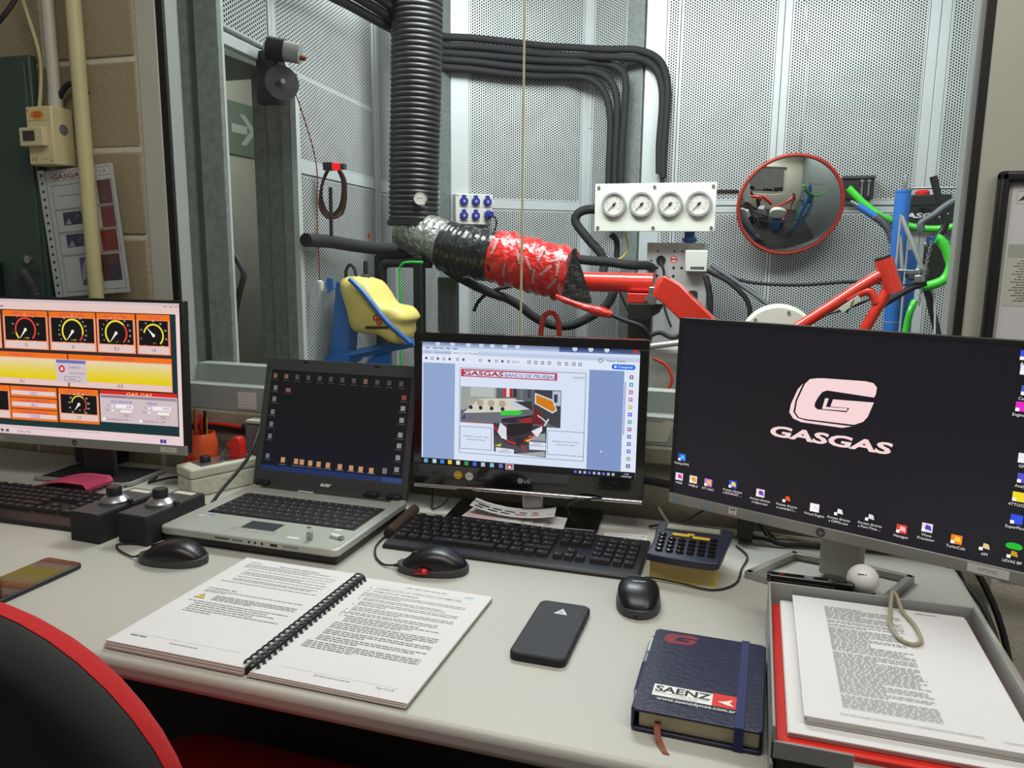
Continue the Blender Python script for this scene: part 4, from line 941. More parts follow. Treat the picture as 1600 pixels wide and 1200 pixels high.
# ================================================================== KNOB BOXES, JUNCTION BOX, POT
def knob_box(label, loc, W, D, rz):
    t = thing('knob_box', label, 'control box', loc, rz, 'black dial boxes')
    build(MB().box(-W / 2, W / 2, -D / 2, D / 2, 0, 0.053), 'case', 'black_matte', t, bevel=0.0015)
    build(MB().box(-W / 2 + 0.001, W / 2 - 0.001, -D / 2 + 0.001, D / 2 - 0.001, 0.053, 0.0555), 'lid', 'dark_grey', t, bevel=0.001)
    d = build(MB().lathe([(0.026, 0.0), (0.026, 0.005), (0.024, 0.007), (0.017, 0.013), (0.013, 0.014)], MX.Translation((0.004, -0.008, 0.0555)), 28), 'dial_skirt', 'steel', t)
    build(MB().lathe([(0.0135, 0.013), (0.0135, 0.027), (0.012, 0.030), (0.002, 0.0305)], MX.Translation((0.004, -0.008, 0.0555)), 24), 'knob', 'black_plastic', d)
    build(MB().box(0.026, 0.036, -0.004, 0.004, 0.0555, 0.062), 'dial_lock', 'black_plastic', t, bevel=0.001)
    build(MB().box(-W / 2 + 0.008, W / 2 - 0.012, D / 2 - 0.022, D / 2 - 0.008, 0.0555, 0.0559), 'label_tape', 'cream_plastic', t)
knob_box('black box with a dial knob, next to the left keyboard', (-1.117, 1.112, DZ), 0.066, 0.150, R(-2))
knob_box('black box with a dial knob, touching the laptop corner', (-1.029, 1.130, DZ), 0.064, 0.150, R(-2))

def junction_box():
    t = thing('junction_box', 'cream plastic electrical junction box behind the laptop corner', 'junction box', (-1.108, 1.390, DZ), R(-25))
    build(MB().box(-0.034, 0.034, -0.078, 0.078, 0, 0.040), 'body', 'cream_plastic', t, bevel=0.005, seg=3)
    build(MB().box(-0.035, 0.035, -0.079, 0.079, 0.0405, 0.062), 'lid', 'cream_plastic', t, bevel=0.005, seg=3)
    kp = [(0.0115, 0.0), (0.0115, 0.0012), (0.0095, 0.0012), (0.0095, 0.0002)]
    for i in range(3): build(MB().lathe(kp, frame_m((0.034, -0.045 + i * 0.038, 0.021), (0, 1, 0), (0, 0, 1)), 20), 'knockout', 'cream_plastic', t)
    build(MB().lathe(kp, frame_m((0.0, -0.078, 0.021), (1, 0, 0), (0, 0, 1)), 20), 'knockout', 'cream_plastic', t)
    build(MB().box(-0.026, 0.026, -0.050, 0.060, 0.062, 0.0632), 'mounting_plate', 'steel', t, bevel=0.0005)
    build(MB().lathe([(0.0115, 0), (0.0115, 0.010), (0.0095, 0.013), (0.002, 0.0135)], MX.Translation((-0.006, -0.026, 0.0632)), 20), 'push_button', 'black_plastic', t)
    build(MB().tube([(0.004, 0.008, 0.063), (0.004, 0.010, 0.072), (0.005, 0.014, 0.088)], [0.003, 0.0025, 0.0035], 8), 'toggle_lever', 'chrome', t)
    # red missile switch guard
    g = [(-0.018, 0.0), (0.018, 0.0), (0.018, 0.030), (0.012, 0.046), (-0.004, 0.046), (-0.008, 0.038), (-0.020, 0.032), (-0.022, 0.025), (-0.010, 0.020)]
    build(MB().prism(g, -0.010, 0.010, frame_m((0.006, 0.042, 0.0632), (0.9, 0.42, 0), (0, 0, 1))), 'switch_guard', 'red_plastic', t, bevel=0.002)
junction_box()
def pen_pot():
    L0 = (-1.190, 1.437, DZ)
    t = thing('pen_pot', 'orange translucent plastic pen pot behind the gauge monitor corner', 'pen pot', L0)
    build(MB().lathe([(0.036, 0), (0.037, 0.006), (0.037, 0.085), (0.034, 0.100), (0.031, 0.108), (0.029, 0.108), (0.032, 0.085), (0.032, 0.008), (0.001, 0.007)], None, 28), 'pot', 'orange_clear', t)
    c = Canvas(unit=0.001); c.text('COLA', 6, 62, 4, (150, 40, 24), 'C'); c.words(-10, 56, 14, 1.6, (150, 40, 24), random.Random(1)); c.words(-8, 52, 10, 1.6, (150, 40, 24), random.Random(2))
    c.build('pot_print', M_INK, t, frame_m((0.0, -0.0376, 0.0), (1, 0, 0), (0, 0, 1)))
    for dx, dy, h, m, tip, lab in ((-0.020, -0.010, 0.150, 'blue_socket', 'green_hose', 'blue pen with a green tip in the orange pot'), (0.002, -0.016, 0.158, 'ribbon_brown', 'ribbon_brown', 'brown pencil in the orange pot'), (0.012, 0.004, 0.150, 'yellow_cover', 'gloss_black', 'yellow pencil in the orange pot'), (0.022, -0.010, 0.146, 'gloss_black', 'gloss_black', 'black marker in the orange pot'), (-0.006, 0.012, 0.142, 'red_plastic', 'red_plastic', 'red pen in the orange pot')):
        p = thing('pen', lab, 'pen', (L0[0] + dx * 0.75, L0[1] + dy, DZ + 0.0082), 0, 'pens in the orange pot')
        build(MB().tube([(0, 0, 0), (dx * 0.25, 0, h - 0.014)], 0.0042, 10), 'barrel', m, p); build(MB().tube([(dx * 0.25, 0, h - 0.014), (dx * 0.28, 0, h)], [0.0044, 0.003], 10), 'cap', tip, p)
pen_pot()

def left_items():
    t = thing('document_folder', 'pink card rolled up between keyboard and gauge monitor', 'card', (-1.41, 1.272, DZ))
    pts = []; n = 10
    mb = MB(); top = []
    for k in range(n + 1):
        a = k / n; top.append((-0.075 + 0.15 * a, 0.004 + 0.022 * math.sin(min(a * 1.25, 1) * PI * 0.55)))
    top += [(0.082, 0.016), (0.076, 0.008)]
    rings = [[V((x, y, z)) for x, z in top] + [V((x, y, z - 0.0012)) for x, z in reversed(top)] for y in (-0.030, 0.045)]
    build(MB().loft(rings), 'sheet', 'pink_card', t, angle=60)
    t = thing('black_box', 'small black plastic box lying under the gauge monitor', 'box', (-1.515, 1.474, DZ))
    build(MB().box(-0.06, 0.06, -0.026, 0.026, 0, 0.050), 'case', 'black_plastic', t, bevel=0.004); build(MB().box(-0.05, 0.045, -0.022, 0.022, 0.050, 0.054), 'lid_pad', 'cream_plastic', t, bevel=0.001)
    cable('monitor_cable', [(-1.285, 1.40, DZ + 0.004), (-1.27, 1.36, DZ + 0.004), (-1.22, 1.385, DZ + 0.014), (-1.17, 1.39, DZ + 0.004), (-1.13, 1.25, DZ + 0.004), (-1.10, 1.215, DZ + 0.004)], 0.0028, 'rubber', 'black cable looping from the gauge monitor base to the dial boxes')
    cable('black_lead', [(-1.062, 1.215, DZ + 0.004), (-1.02, 1.222, DZ + 0.003), (-1.008, 1.27, DZ + 0.040), (-1.010, 1.36, DZ + 0.082), (-1.03, 1.43, DZ + 0.125), (-1.06, 1.485, DZ + 0.13)], 0.0036, 'rubber', 'thick black lead rising past the laptop screen to the wall')
    cable('laptop_lead', [(-1.004, 1.30, DZ + 0.010), (-1.03, 1.285, DZ + 0.003), (-1.07, 1.25, DZ + 0.003), (-1.06, 1.215, DZ + 0.003)], 0.0026, 'rubber', 'short black lead leaving the left side of the laptop')
    for i, (z, m, lab) in enumerate(((0.100, 'rubber', 'lower black cable of the bundle along the wall ledge'), (0.108, 'rubber', 'middle black cable of the bundle along the wall ledge'), (0.115, 'red_plastic', 'red cable of the bundle along the wall ledge'))):
        cable('wall_cable', [(-1.33, 1.500 - i * 0.004, DZ + z - 0.01), (-1.22, 1.498, DZ + z + 0.004 - i * 0.002), (-1.12, 1.496 - i * 0.003, DZ + z), (-1.00, 1.498, DZ + z - 0.006), (-0.80, 1.50, DZ + z - 0.015)], 0.0042, m, lab, group='cables on the wall ledge')
    t = thing('power_adapter', 'small pale grey socket box at the wall behind the laptop lid', 'socket', (-1.062, 1.487, DZ + 0.0))
    build(MB().box(-0.035, 0.030, -0.016, 0.016, 0.0, 0.130), 'body', 'mid_grey', t, bevel=0.006); build(MB().box(-0.030, 0.025, -0.018, 0.014, 0.130, 0.138), 'cover', 'cream_plastic', t, bevel=0.002)
    build(MB().tube([(-0.05, -0.002, 0.118), (-0.034, 0, 0.118)], 0.006, 10), 'cable_gland', 'black_plastic', t)
left_items()

# ================================================================== LEAFLETS, FELT ROLL, STRIP
def leaflets():
    for nm, lab, q, zz, seed in (('leaflet', 'white leaflet with logos lying flat on the monitor base', [(-0.524, 1.360), (-0.318, 1.352), (-0.325, 1.415), (-0.520, 1.420)], 0.0108, 3), ('leaflet', 'folded white leaflet with sponsor logos, upper of the two', [(-0.512, 1.372), (-0.338, 1.362), (-0.348, 1.418), (-0.515, 1.420)], 0.018, 4)):
        t = thing(nm, lab, 'leaflet', (-0.42, 1.39, DZ + zz), 0, 'leaflets on the monitor base')
        bend = 0.012 if seed == 4 else 0.0
        rows = []
        for z_ in (0.0, 0.0006):
            rows.append([V((q[0][0] + (q[1][0] - q[0][0]) * k / 8 + 0.42, q[0][1] + (q[1][1] - q[0][1]) * k / 8 - 1.39, z_ + bend * (2 * k / 8 - 1) ** 2)) for k in range(9)] + [V((q[3][0] + (q[2][0] - q[3][0]) * k / 8 + 0.42, q[3][1] + (q[2][1] - q[3][1]) * k / 8 - 1.39, z_ + bend * (2 * k / 8 - 1) ** 2)) for k in range(8, -1, -1)])
        mb = MB(); mb.add(rows[0] + rows[1], [(k, k + 1, 16 - k, 17 - k) for k in range(8)] + [(18 + 17 - k, 18 + 16 - k, 18 + k + 1, 18 + k) for k in range(8)] + [(i, 18 + i, 18 + (i + 1) % 18, (i + 1) % 18) for i in range(18)])
        build(mb, 'sheet', 'paper', t)
        c = Canvas(unit=0.001); rr = random.Random(seed)
        if seed == 4:
            for row in range(2):
                x = -84 + row * 3
                while x < 66:
                    wd = rr.uniform(14, 26); k = rr.choice(((60, 60, 64), (190, 50, 60), (60, 60, 64), (90, 60, 100))); kk = 2 * (x + 84) / 168 - 1
                    c.poly([(x, 0 + row * 12 - 11), (x + wd, -1 + row * 12 - 11), (x + wd, 4 + row * 12 - 11), (x, 5 + row * 12 - 11)], k); x += wd + rr.uniform(6, 12)
            for i, (x, y, z) in enumerate(c.v): c.v[i] = (x, y, z + bend * min((2 * (x + 0.09) / 0.17 - 1) ** 2, 1.2))
        else:
            for i in range(12): c.rect(14 + (i % 3) * 24, -30 + (i // 3) * 7, 14 + (i % 3) * 24 + rr.uniform(8, 18), -28 + (i // 3) * 7, rr.choice(((170, 120, 60), (160, 60, 60), (90, 90, 94))))
            c.poly([(-98, -24), (-30, -28), (-40, -14), (-96, -6)], (236, 200, 190))
        c.build('print', M_INK, t, MX.Translation((0, 0, 0.0009)))
    t = thing('felt_roll', 'dark brown rolled strip between laptop and central keyboard', 'roll', (-0.624, 1.31, DZ))
    build(MB().tube([(0.006, -0.075, 0.010), (0.0, 0.0, 0.010), (-0.004, 0.060, 0.010)], 0.010, 14), 'roll', 'brown_felt', t); build(MB().tube([(0.0068, -0.082, 0.010), (0.006, -0.074, 0.010)], 0.0085, 14), 'end_cap', 'black_plastic', t)
    t = thing('wrapped_strip', 'thin white packet with red stitching beside the keyboard top', 'packet', (-0.205, 1.372, DZ), R(8))
    build(MB().prism(rrect(0.080, 0.030, 0.004, 3), 0, 0.004), 'packet', 'paper', t, bevel=0.001)
    c = Canvas(unit=0.001); c.words(-34, 4, 34, 1.6, (150, 120, 100), random.Random(5)); c.words(-34, -8, 34, 1.6, (140, 100, 90), random.Random(6)); c.ring(34, 4, 2, 3.2, 0, 360, (90, 50, 46)); c.build('print', M_INK, t, MX.Translation((0, 0, 0.0041)))
leaflets()

# ================================================================== CALCULATOR ON YELLOW BOOK
def yellow_book():
    t = thing('yellow_book', 'thick yellow paperback lying under the calculator', 'book', (-0.085, 1.262, DZ), R(-1))
    W, D, H = 0.104, 0.112, 0.0305
    for z in (0.0, H - 0.0018): build(MB().box(-W / 2, W / 2, -D / 2, D / 2, z, z + 0.0018), 'cover', 'yellow_cover', t, bevel=0.0005)
    build(MB().box(-W / 2 - 0.001, -W / 2 + 0.001, -D / 2, D / 2, 0.0, H), 'spine', 'yellow_cover', t, bevel=0.001)
    build(MB().box(-W / 2 + 0.001, W / 2 - 0.003, -D / 2 + 0.002, D / 2 - 0.002, 0.0018, H - 0.0018), 'page_block', 'yellow_paper', t)
yellow_book()
def calculator():
    tilt = R(11)
    t = thing('calculator', 'dark blue desk calculator with yellow function keys on the yellow book', 'calculator', M=MX.Translation((-0.083, 1.250, DZ + 0.0425)) @ MX.Rotation(R(-1.5), 4, 'Z') @ MX.Rotation(tilt, 4, 'X'))
    ky = 0.68
    out = [(-0.052, -0.080), (0.042, -0.086), (0.056, -0.060), (0.062, 0.0), (0.068, 0.060), (0.060, 0.076), (0.0, 0.084), (-0.044, 0.080), (-0.056, 0.064), (-0.055, 0.0), (-0.058, -0.062)]
    sm = [(p.x, p.y) for p in catmull([(x, y * ky, 0) for x, y in out], 3, True)]
    build(MB().prism(sm, 0.0, 0.014), 'case', 'navy_plastic', t, bevel=0.004, seg=3)
    build(MB().box(-0.042, 0.052, 0.026, 0.047, 0.0135, 0.0160), 'display_frame', 'dark_grey', t, bevel=0.002)
    build(MB().box(-0.038, 0.048, 0.029, 0.044, 0.0160, 0.0164), 'display_glass', 'lcd_grey', t)
    proto = None
    for r_ in range(5):
        for k in range(6):
            x = -0.042 + k * 0.0165; y = 0.009 - r_ * 0.0118
            if r_ == 0 and k in (1, 2, 3, 4): continue
            M = MX.Translation((x, y, 0.0138))
            if proto is None:
                mb = MB(); mb.lathe([(0.0064, 0), (0.0060, 0.0028), (0.0044, 0.0044), (0.001, 0.0047)], None, 14, 0, 1.0, 0.66); proto = build(mb, 'key', 'gloss_black', t, M=M)
            else: dup(proto, t, M)
    for x in (-0.013, 0.020): build(MB().prism(rrect(0.029, 0.007, 0.003, 4, x, 0.0125 if x < 0 else 0.0090), 0.0138, 0.017), 'function_key', 'yellow_key', t, bevel=0.001)
    build(MB().prism(rrect(0.012, 0.005, 0.002, 3, 0.003, 0.0168), 0.0138, 0.017), 'function_key', 'yellow_key', t, bevel=0.001)
    for x in (-0.035, 0.03): build(MB().box(x - 0.006, x + 0.006, 0.030, 0.040, -0.014, 0.001), 'rubber_foot', 'rubber', t)
calculator()

# ================================================================== NOTEBOOK, PEN, SLIP
def notebook():
    X0, Y0 = -0.033, 0.886; W, D, H = 0.140, 0.196, 0.026
    t = thing('notebook', 'navy leather notebook with a dealer sticker and elastic band', 'notebook', (X0, Y0, DZ + 0.0012), R(-1.2))
    build(MB().prism(rrect(W, D, 0.006, 3), 0.0, 0.0035), 'back_cover', 'navy_leather', t, bevel=0.001)
    build(MB().prism(rrect(W - 0.012, D - 0.012, 0.003, 3, 0.002, 0.0), 0.0036, H - 0.0038), 'page_block', 'cream_pages', t)
    cov = build(MB().prism(rrect(W, D, 0.007, 4), H - 0.0036, H), 'front_cover', 'navy_leather', t, bevel=0.0018, seg=3)
    build(MB().box(-W / 2, -W / 2 + 0.004, -D / 2 + 0.003, D / 2 - 0.003, 0.001, H - 0.001), 'spine', 'navy_leather', t, bevel=0.0015)
    build(MB().box(0.040, 0.050, -D / 2 - 0.0012, D / 2 + 0.0012, H, H + 0.0012), 'elastic_band', 'navy_elastic', t, bevel=0.0004)
    build(MB().box(0.040, 0.050, -D / 2 - 0.0016, -D / 2 - 0.0004, 0.0, H), 'elastic_band', 'navy_elastic', t)
    rb = [(-0.040, -D / 2 + 0.01, 0.012), (-0.040, -D / 2 - 0.003, 0.010), (-0.037, -D / 2 - 0.012, 0.004), (-0.030, -D / 2 - 0.024, -0.0005), (-0.026, -D / 2 - 0.030, -0.0005)]
    mb = MB(); mb.loft([[V((p.x + sx_, p.y, p.z + dz)) for sx_, dz in ((-0.0035, 0), (0.0035, 0), (0.0035, 0.0006), (-0.0035, 0.0006))] for p in catmull(rb, 4)]); build(mb, 'ribbon', 'ribbon_brown', t)
    c = Canvas(unit=0.001)
    st = [(-54, -44), (40, -44), (40, -78), (-54, -78)]
    c.rect(-52, -66, 14, -40, (232, 232, 228)); c.rect(14, -64, 42, -38, (214, 40, 34)); c.rect(-54, -73, 42, -64, (24, 24, 30))
    c.text('SAENZ', -50, -54.5, 12, (26, 26, 28), 'L', 0.03, 1, 0.06, 62); c.text('BANCOS DE PRUEBAS DE MOTORES', -50, -58.6, 2.4, (50, 50, 52), 'L', 0, 1, 0, 60); c.text('Y AUTOMOTORES', -30, -62.6, 2.4, (50, 50, 52), 'L')
    c.text('www.saenzdynos.com.ar', -46, -71.5, 5.6, (226, 228, 228), 'L', 0.008, 1, 0.08, 86)
    c.poly([(20, -54), (30, -50), (36, -46), (33, -54), (38, -59), (30, -58)], (240, 226, 220), [(0, 1, 5), (1, 2, 3), (1, 3, 5), (3, 4, 5)])
    c.flush('dealer_sticker', M_INK, cov, MX.Translation((0, 0, H + 0.0003)))
    # red swept G emblem
    RG = (122, 24, 40)
    c.poly([(-50, 88), (-20, 90), (-14, 86), (-15, 81), (-38, 81), (-42, 74), (-40, 70), (-26, 70), (-24, 75), (-34, 75), (-33, 78), (-15, 79), (-18, 68), (-24, 63), (-50, 62), (-56, 66), (-57, 72), (-54, 84)], RG)
    c.build('emblem_print', M_INK, cov, MX.Translation((0, 0, H + 0.0003)))
    p = thing('ballpoint_pen', 'dark blue and silver ballpoint pen beside the navy notebook spine', 'pen', (-0.1085, 0.925, DZ + 0.0052))
    build(MB().tube([(0.001, -0.066, 0), (0.002, 0.0, 0)], [0.0040, 0.0050], 14), 'lower_barrel', 'navy_elastic', p); build(MB().tube([(0.002, 0.0, 0), (0.003, 0.062, 0)], [0.0050, 0.0046], 14), 'upper_barrel', 'steel', p)
    build(MB().tube([(0.003, 0.062, 0), (0.003, 0.074, 0)], 0.0028, 10), 'push_button', 'dark_grey', p); build(MB().tube([(0.0, -0.078, -0.001), (0.001, -0.066, 0)], [0.001, 0.0038], 10), 'tip', 'steel', p); build(MB().box(0.0005, 0.0045, 0.025, 0.064, 0.0050, 0.0062), 'clip', 'chrome', p)
    build(MB().prism([(-0.088, 0.90), (-0.006, 0.90), (-0.006, 1.024), (-0.088, 1.030)], DZ, DZ + 0.0009), 'loose_sheet', 'paper', label='loose white sheet tucked under the navy notebook', cat='paper')
notebook()

# ================================================================== LETTER TRAY
def tray():
    X0, X1, Y0, Y1 = 0.040, 0.296, 0.735, 1.090
    t = thing('letter_tray', 'grey plastic letter tray heaped with papers at the right', 'letter tray', ((X0 + X1) / 2, (Y0 + Y1) / 2, DZ))
    def level(z, h, m):
        build(MB().box(X0, X1, Y0, Y1, z, z + 0.003), 'tray_floor', m, t, True, 0.001)
        build(MB().box(X0, X0 + 0.003, Y0, Y1, z, z + h), 'tray_side', m, t, True, 0.001); build(MB().box(X1 - 0.003, X1, Y0, Y1, z, z + h), 'tray_side', m, t, True, 0.001)
        build(MB().box(X0, X1, Y1 - 0.003, Y1, z, z + h), 'tray_back', m, t, True, 0.001)
        build(MB().box(X0, X0 + 0.075, Y0, Y0 + 0.003, z, z + h * 0.55), 'tray_lip', m, t, True, 0.001); build(MB().box(X1 - 0.075, X1, Y0, Y0 + 0.003, z, z + h * 0.55), 'tray_lip', m, t, True, 0.001)
    level(0.740, 0.030, 'tray_grey'); level(0.774, 0.036, 'tray_grey')
    zb = 0.7772
    def stack(name, lab, x0, x1, y0, y1, z0, z1, m, me='paper_edge', n=3):
        s = thing(name, lab, 'papers' if 'folder' not in name else 'folder', ((x0 + x1) / 2, (y0 + y1) / 2, z0))
        for k in range(n):
            e = rng.uniform(-0.0015, 0.0015); build(MB().box(x0 + e, x1 + e, y0 - abs(e), y1 - abs(e), z0 + (z1 - z0) * k / n, z0 + (z1 - z0) * (k + 1) / n - 0.0003), 'sheet_block', m if k == n - 1 else me, s, True)
        return s
    stack('clear_folder', 'clear plastic sleeves at the bottom of the letter tray', 0.048, 0.290, 0.742, 1.080, 0.7441, 0.7500, 'tray_grey', 'paper_edge')
    stack('red_folder', 'red card folder under the papers in the letter tray', 0.047, 0.290, 0.752, 1.078, zb, zb + 0.006, 'red_plastic', 'red_plastic', 2)
    stack('paper_pile', 'lower pile of white papers on the red folder', 0.056, 0.286, 0.764, 1.080, zb + 0.0065, zb + 0.012, 'paper')
    s = stack('paper_pile', 'top pile of printed sheets with dense text in the letter tray', 0.073, 0.283, 0.782, 1.080, zb + 0.0125, zb + 0.022, 'paper', n=4)
    c = Canvas(unit=0.001); r2 = random.Random(21)
    y = 272
    for k in range(62):
        if r2.random() < 0.12: y -= 2.2
        c.words(38, y, 128 + (0 if k < 40 else 4), 1.3, (158, 158, 160), r2, r2.choice((1, 1, 1, 0.95, 0.9, 0.5))); y -= 3.9
        if y < 24: break
    c.text('https://docs.google.com/document/d/1Kd7c-Lt6q5Nj0kHJuI3s1Z2EvVg9hXuaob8eq', 34, 12, 3.0, (150, 150, 152), 'L', 0, 1, 0, 130); c.text('11/02/2020', 180, 10, 2.8, (150, 150, 152), 'L'); c.words(150, 286, 176, 1.6, (170, 170, 170), r2)
    c.build('sheet_print', M_INK, s, MX.Translation((0.073, 0.782, zb + 0.0222)), world=True)
    # golf ball, elastic loop, comb-like black case at the back edge
    b = thing('golf_ball', 'white golf ball resting at the rear of the letter tray', 'ball', (0.166, 1.129, DZ))
    build(MB().box(-0.020, 0.020, -0.018, 0.022, 0.0, 0.052), 'stand', 'gloss_black', b, bevel=0.003)
    mbb = MB(); mbb.ball((0, 0, 0.0735), 0.0214, n=20); build(mbb, 'ball', 'golf_white', b, bevel=0)
    cc = Canvas(unit=0.001); cc.words(-6, 3, 6, 1.2, (60, 60, 64), random.Random(2)); cc.build('ball_print', M_INK, b, frame_m((-0.004, -0.0185, 0.0845), (1, 0, 0), (0, 0.5, 0.85)))
    lp = [(0.196, 1.083, 0.8145), (0.192, 1.060, 0.8030), (0.186, 1.020, 0.8022), (0.190, 0.985, 0.8022), (0.203, 0.972, 0.8022), (0.215, 0.985, 0.8022), (0.215, 1.025, 0.8022), (0.207, 1.062, 0.8030), (0.202, 1.083, 0.8145), (0.199, 1.093, 0.8160)]
    build(MB().tube(catmull(lp, 5, True), 0.0025, 8, closed=True), 'elastic_loop', 'cord_beige', label='beige cord loop hanging over the rear edge of the letter tray', cat='cord')
    k = thing('glasses_case', 'slim dark case lying behind the letter tray beside the golf ball', 'case', (0.098, 1.112, DZ))
    build(MB().box(-0.052, 0.046, -0.008, 0.008, 0.0, 0.060), 'support', 'black_matte', k, bevel=0.002); build(MB().prism(rrect(0.116, 0.016, 0.006, 4, -0.002, 0), 0.060, 0.074), 'case', 'gloss_black', k, bevel=0.003); build(MB().box(-0.050, 0.030, -0.0085, -0.0078, 0.066, 0.0675), 'seam', 'brown_felt', k)
tray()

# ================================================================== CABLES BEHIND THE RIGHT MONITOR
def rear_cables():
    z = DZ
    cs = [([(-0.17, 1.44, z + 0.004), (-0.10, 1.43, z + 0.03), (-0.04, 1.46, z + 0.06), (0.02, 1.47, z + 0.03), (0.06, 1.45, z + 0.004)], 0.0025, 'rubber', 'black cable rising in an arc between the two right monitors'),
          ([(-0.155, 1.452, z + 0.04), (-0.13, 1.44, z + 0.012), (-0.09, 1.41, z + 0.004), (-0.02, 1.44, z + 0.004), (0.10, 1.465, z + 0.004)], 0.0028, 'cord_beige', 'beige cable lying behind the calculator'),
          ([(0.02, 1.45, z + 0.05), (0.035, 1.435, z + 0.03), (0.06, 1.42, z + 0.008), (0.12, 1.43, z + 0.006), (0.24, 1.44, z + 0.006), (0.345, 1.42, z + 0.006), (0.372, 1.40, z - 0.08)], 0.0042, 'rubber', 'thick black cable running along the desk rear to the right'),
          ([(0.05, 1.47, z + 0.006), (0.14, 1.452, z + 0.006), (0.26, 1.46, z + 0.008), (0.36, 1.44, z - 0.01), (0.40, 1.42, z - 0.25)], 0.0032, 'cord_beige', 'beige cable dropping over the rear right desk corner'),
          ([(0.30, 1.47, z + 0.01), (0.37, 1.45, z + 0.01), (0.43, 1.42, z - 0.10), (0.45, 1.38, z - 0.25), (0.42, 1.34, z - 0.40)], 0.0055, 'rubber', 'thick black cable falling beside the right desk end'),
          ([(0.32, 1.44, z + 0.006), (0.375, 1.35, z - 0.03), (0.40, 1.24, z - 0.10), (0.47, 1.18, z - 0.12), (0.52, 1.26, z - 0.16)], 0.0045, 'rubber', 'black cable looping out beyond the letter tray'),
          ([(-0.03, 1.475, z + 0.09), (0.06, 1.485, z + 0.10), (0.2, 1.49, z + 0.07), (0.40, 1.49, z - 0.02), (0.60, 1.49, z - 0.05)], 0.006, 'rubber', 'black cable fixed along the wall behind the logo monitor'),
          ([(-0.20, 1.478, z + 0.085), (-0.1, 1.48, z + 0.075), (0.05, 1.487, z + 0.055), (0.25, 1.49, z + 0.03)], 0.008, 'black_matte', 'fat black cable on the wall between the right monitors'),
          ([(-0.62, 1.442, z + 0.05), (-0.618, 1.435, z + 0.012), (-0.600, 1.40, z + 0.004), (-0.578, 1.42, z + 0.02), (-0.580, 1.455, z + 0.05)], 0.002, 'rubber', 'small black cable loop between laptop and central monitor'),
          ([(-0.30, 1.385, z + 0.012), (-0.315, 1.372, z + 0.05), (-0.27, 1.40, z + 0.062), (-0.215, 1.44, z + 0.05)], 0.002, 'rubber', 'thin black cable arching in front of the central monitor base')]
    for pts, r, m, lab in cs: cable('cable', pts, r, m, lab, group='loose cables behind the monitors')
    a = thing('video_plug', 'black video plug hanging under the left end of the logo monitor', 'plug', (0.006, 1.425, DZ + 0.004))
    build(MB().box(-0.014, 0.014, -0.010, 0.010, 0.0, 0.046), 'plug_body', 'black_plastic', a, bevel=0.004); build(MB().tube([(0.010, 0, 0.008), (0.03, -0.004, 0.010), (0.05, -0.002, 0.006)], 0.005, 8), 'cable_tail', 'rubber', a)
rear_cables()

# ================================================================== CHAIR
def chair():
    cx, y = -0.672, 0.495
    t = thing('office_chair', 'office chair with black plastic back shell and red upholstery rim', 'chair', (cx, y + 0.2, 0), 0)
    W, H = 0.49, 0.50; zc = 0.969 - H / 2
    def outline(w_, h, r): return rrect(w_, h, r, 10)
    tl = R(8)
    PM = frame_m((cx, y, zc), (1, 0, 0), (0, -math.sin(tl), math.cos(tl)))     # z of this frame points to the camera side
    def rings(lst): return [[PM @ V((px * s_, py * (1 - (1 - s_) * W / H), zz)) for px, py in outline(W, H, 0.20)] for s_, zz in lst]
    build(MB().loft(rings(((1.0, 0.012), (0.985, 0.020), (0.95, 0.029), (0.87, 0.036), (0.79, 0.036), (0.75, 0.026), (0.68, 0.020), (0.4, 0.018)))), 'back_shell', 'chair_plastic', t, True, angle=60)
    build(MB().loft(rings(((0.66, -0.050), (0.78, -0.042), (0.90, -0.022), (0.97, -0.008), (1.003, 0.001), (1.003, 0.0115), (0.9, 0.012)))), 'back_pad', 'chair_red', t, True, angle=60)
    build(MB().box(cx - 0.035, cx + 0.035, y - 0.055, y - 0.03, 0.42, 0.75), 'back_bracket', 'black_plastic', t, True, 0.008)
    seat = [[V((cx + px * s_, y + 0.27 + py * s_, zz)) for px, py in outline(0.48, 0.46, 0.10)] for s_, zz in ((0.92, 0.405), (1.0, 0.42), (1.0, 0.445), (0.93, 0.465), (0.6, 0.470))]
    build(MB().loft(seat), 'seat', 'chair_red', t, True, angle=60)
    build(MB().box(cx - 0.03, cx + 0.03, y - 0.05, y + 0.28, 0.385, 0.405), 'seat_arm', 'black_plastic', t, True, 0.004)
    build(MB().cyl((cx, y + 0.26, 0.10), (cx, y + 0.26, 0.40), 0.025), 'gas_lift', 'black_plastic', t, True)
    for k in range(5):
        a = R(72 * k + 18); e = V((cx + 0.28 * math.cos(a), y + 0.26 + 0.28 * math.sin(a), 0.065))
        build(MB().tube([(cx, y + 0.26, 0.11), e], [0.026, 0.016], 10), 'base_leg', 'black_plastic', t, True)
        build(MB().cyl(e + V((-0.011, 0, -0.039)), e + V((0.011, 0, -0.039)), 0.026), 'caster', 'rubber', t, True)
chair()

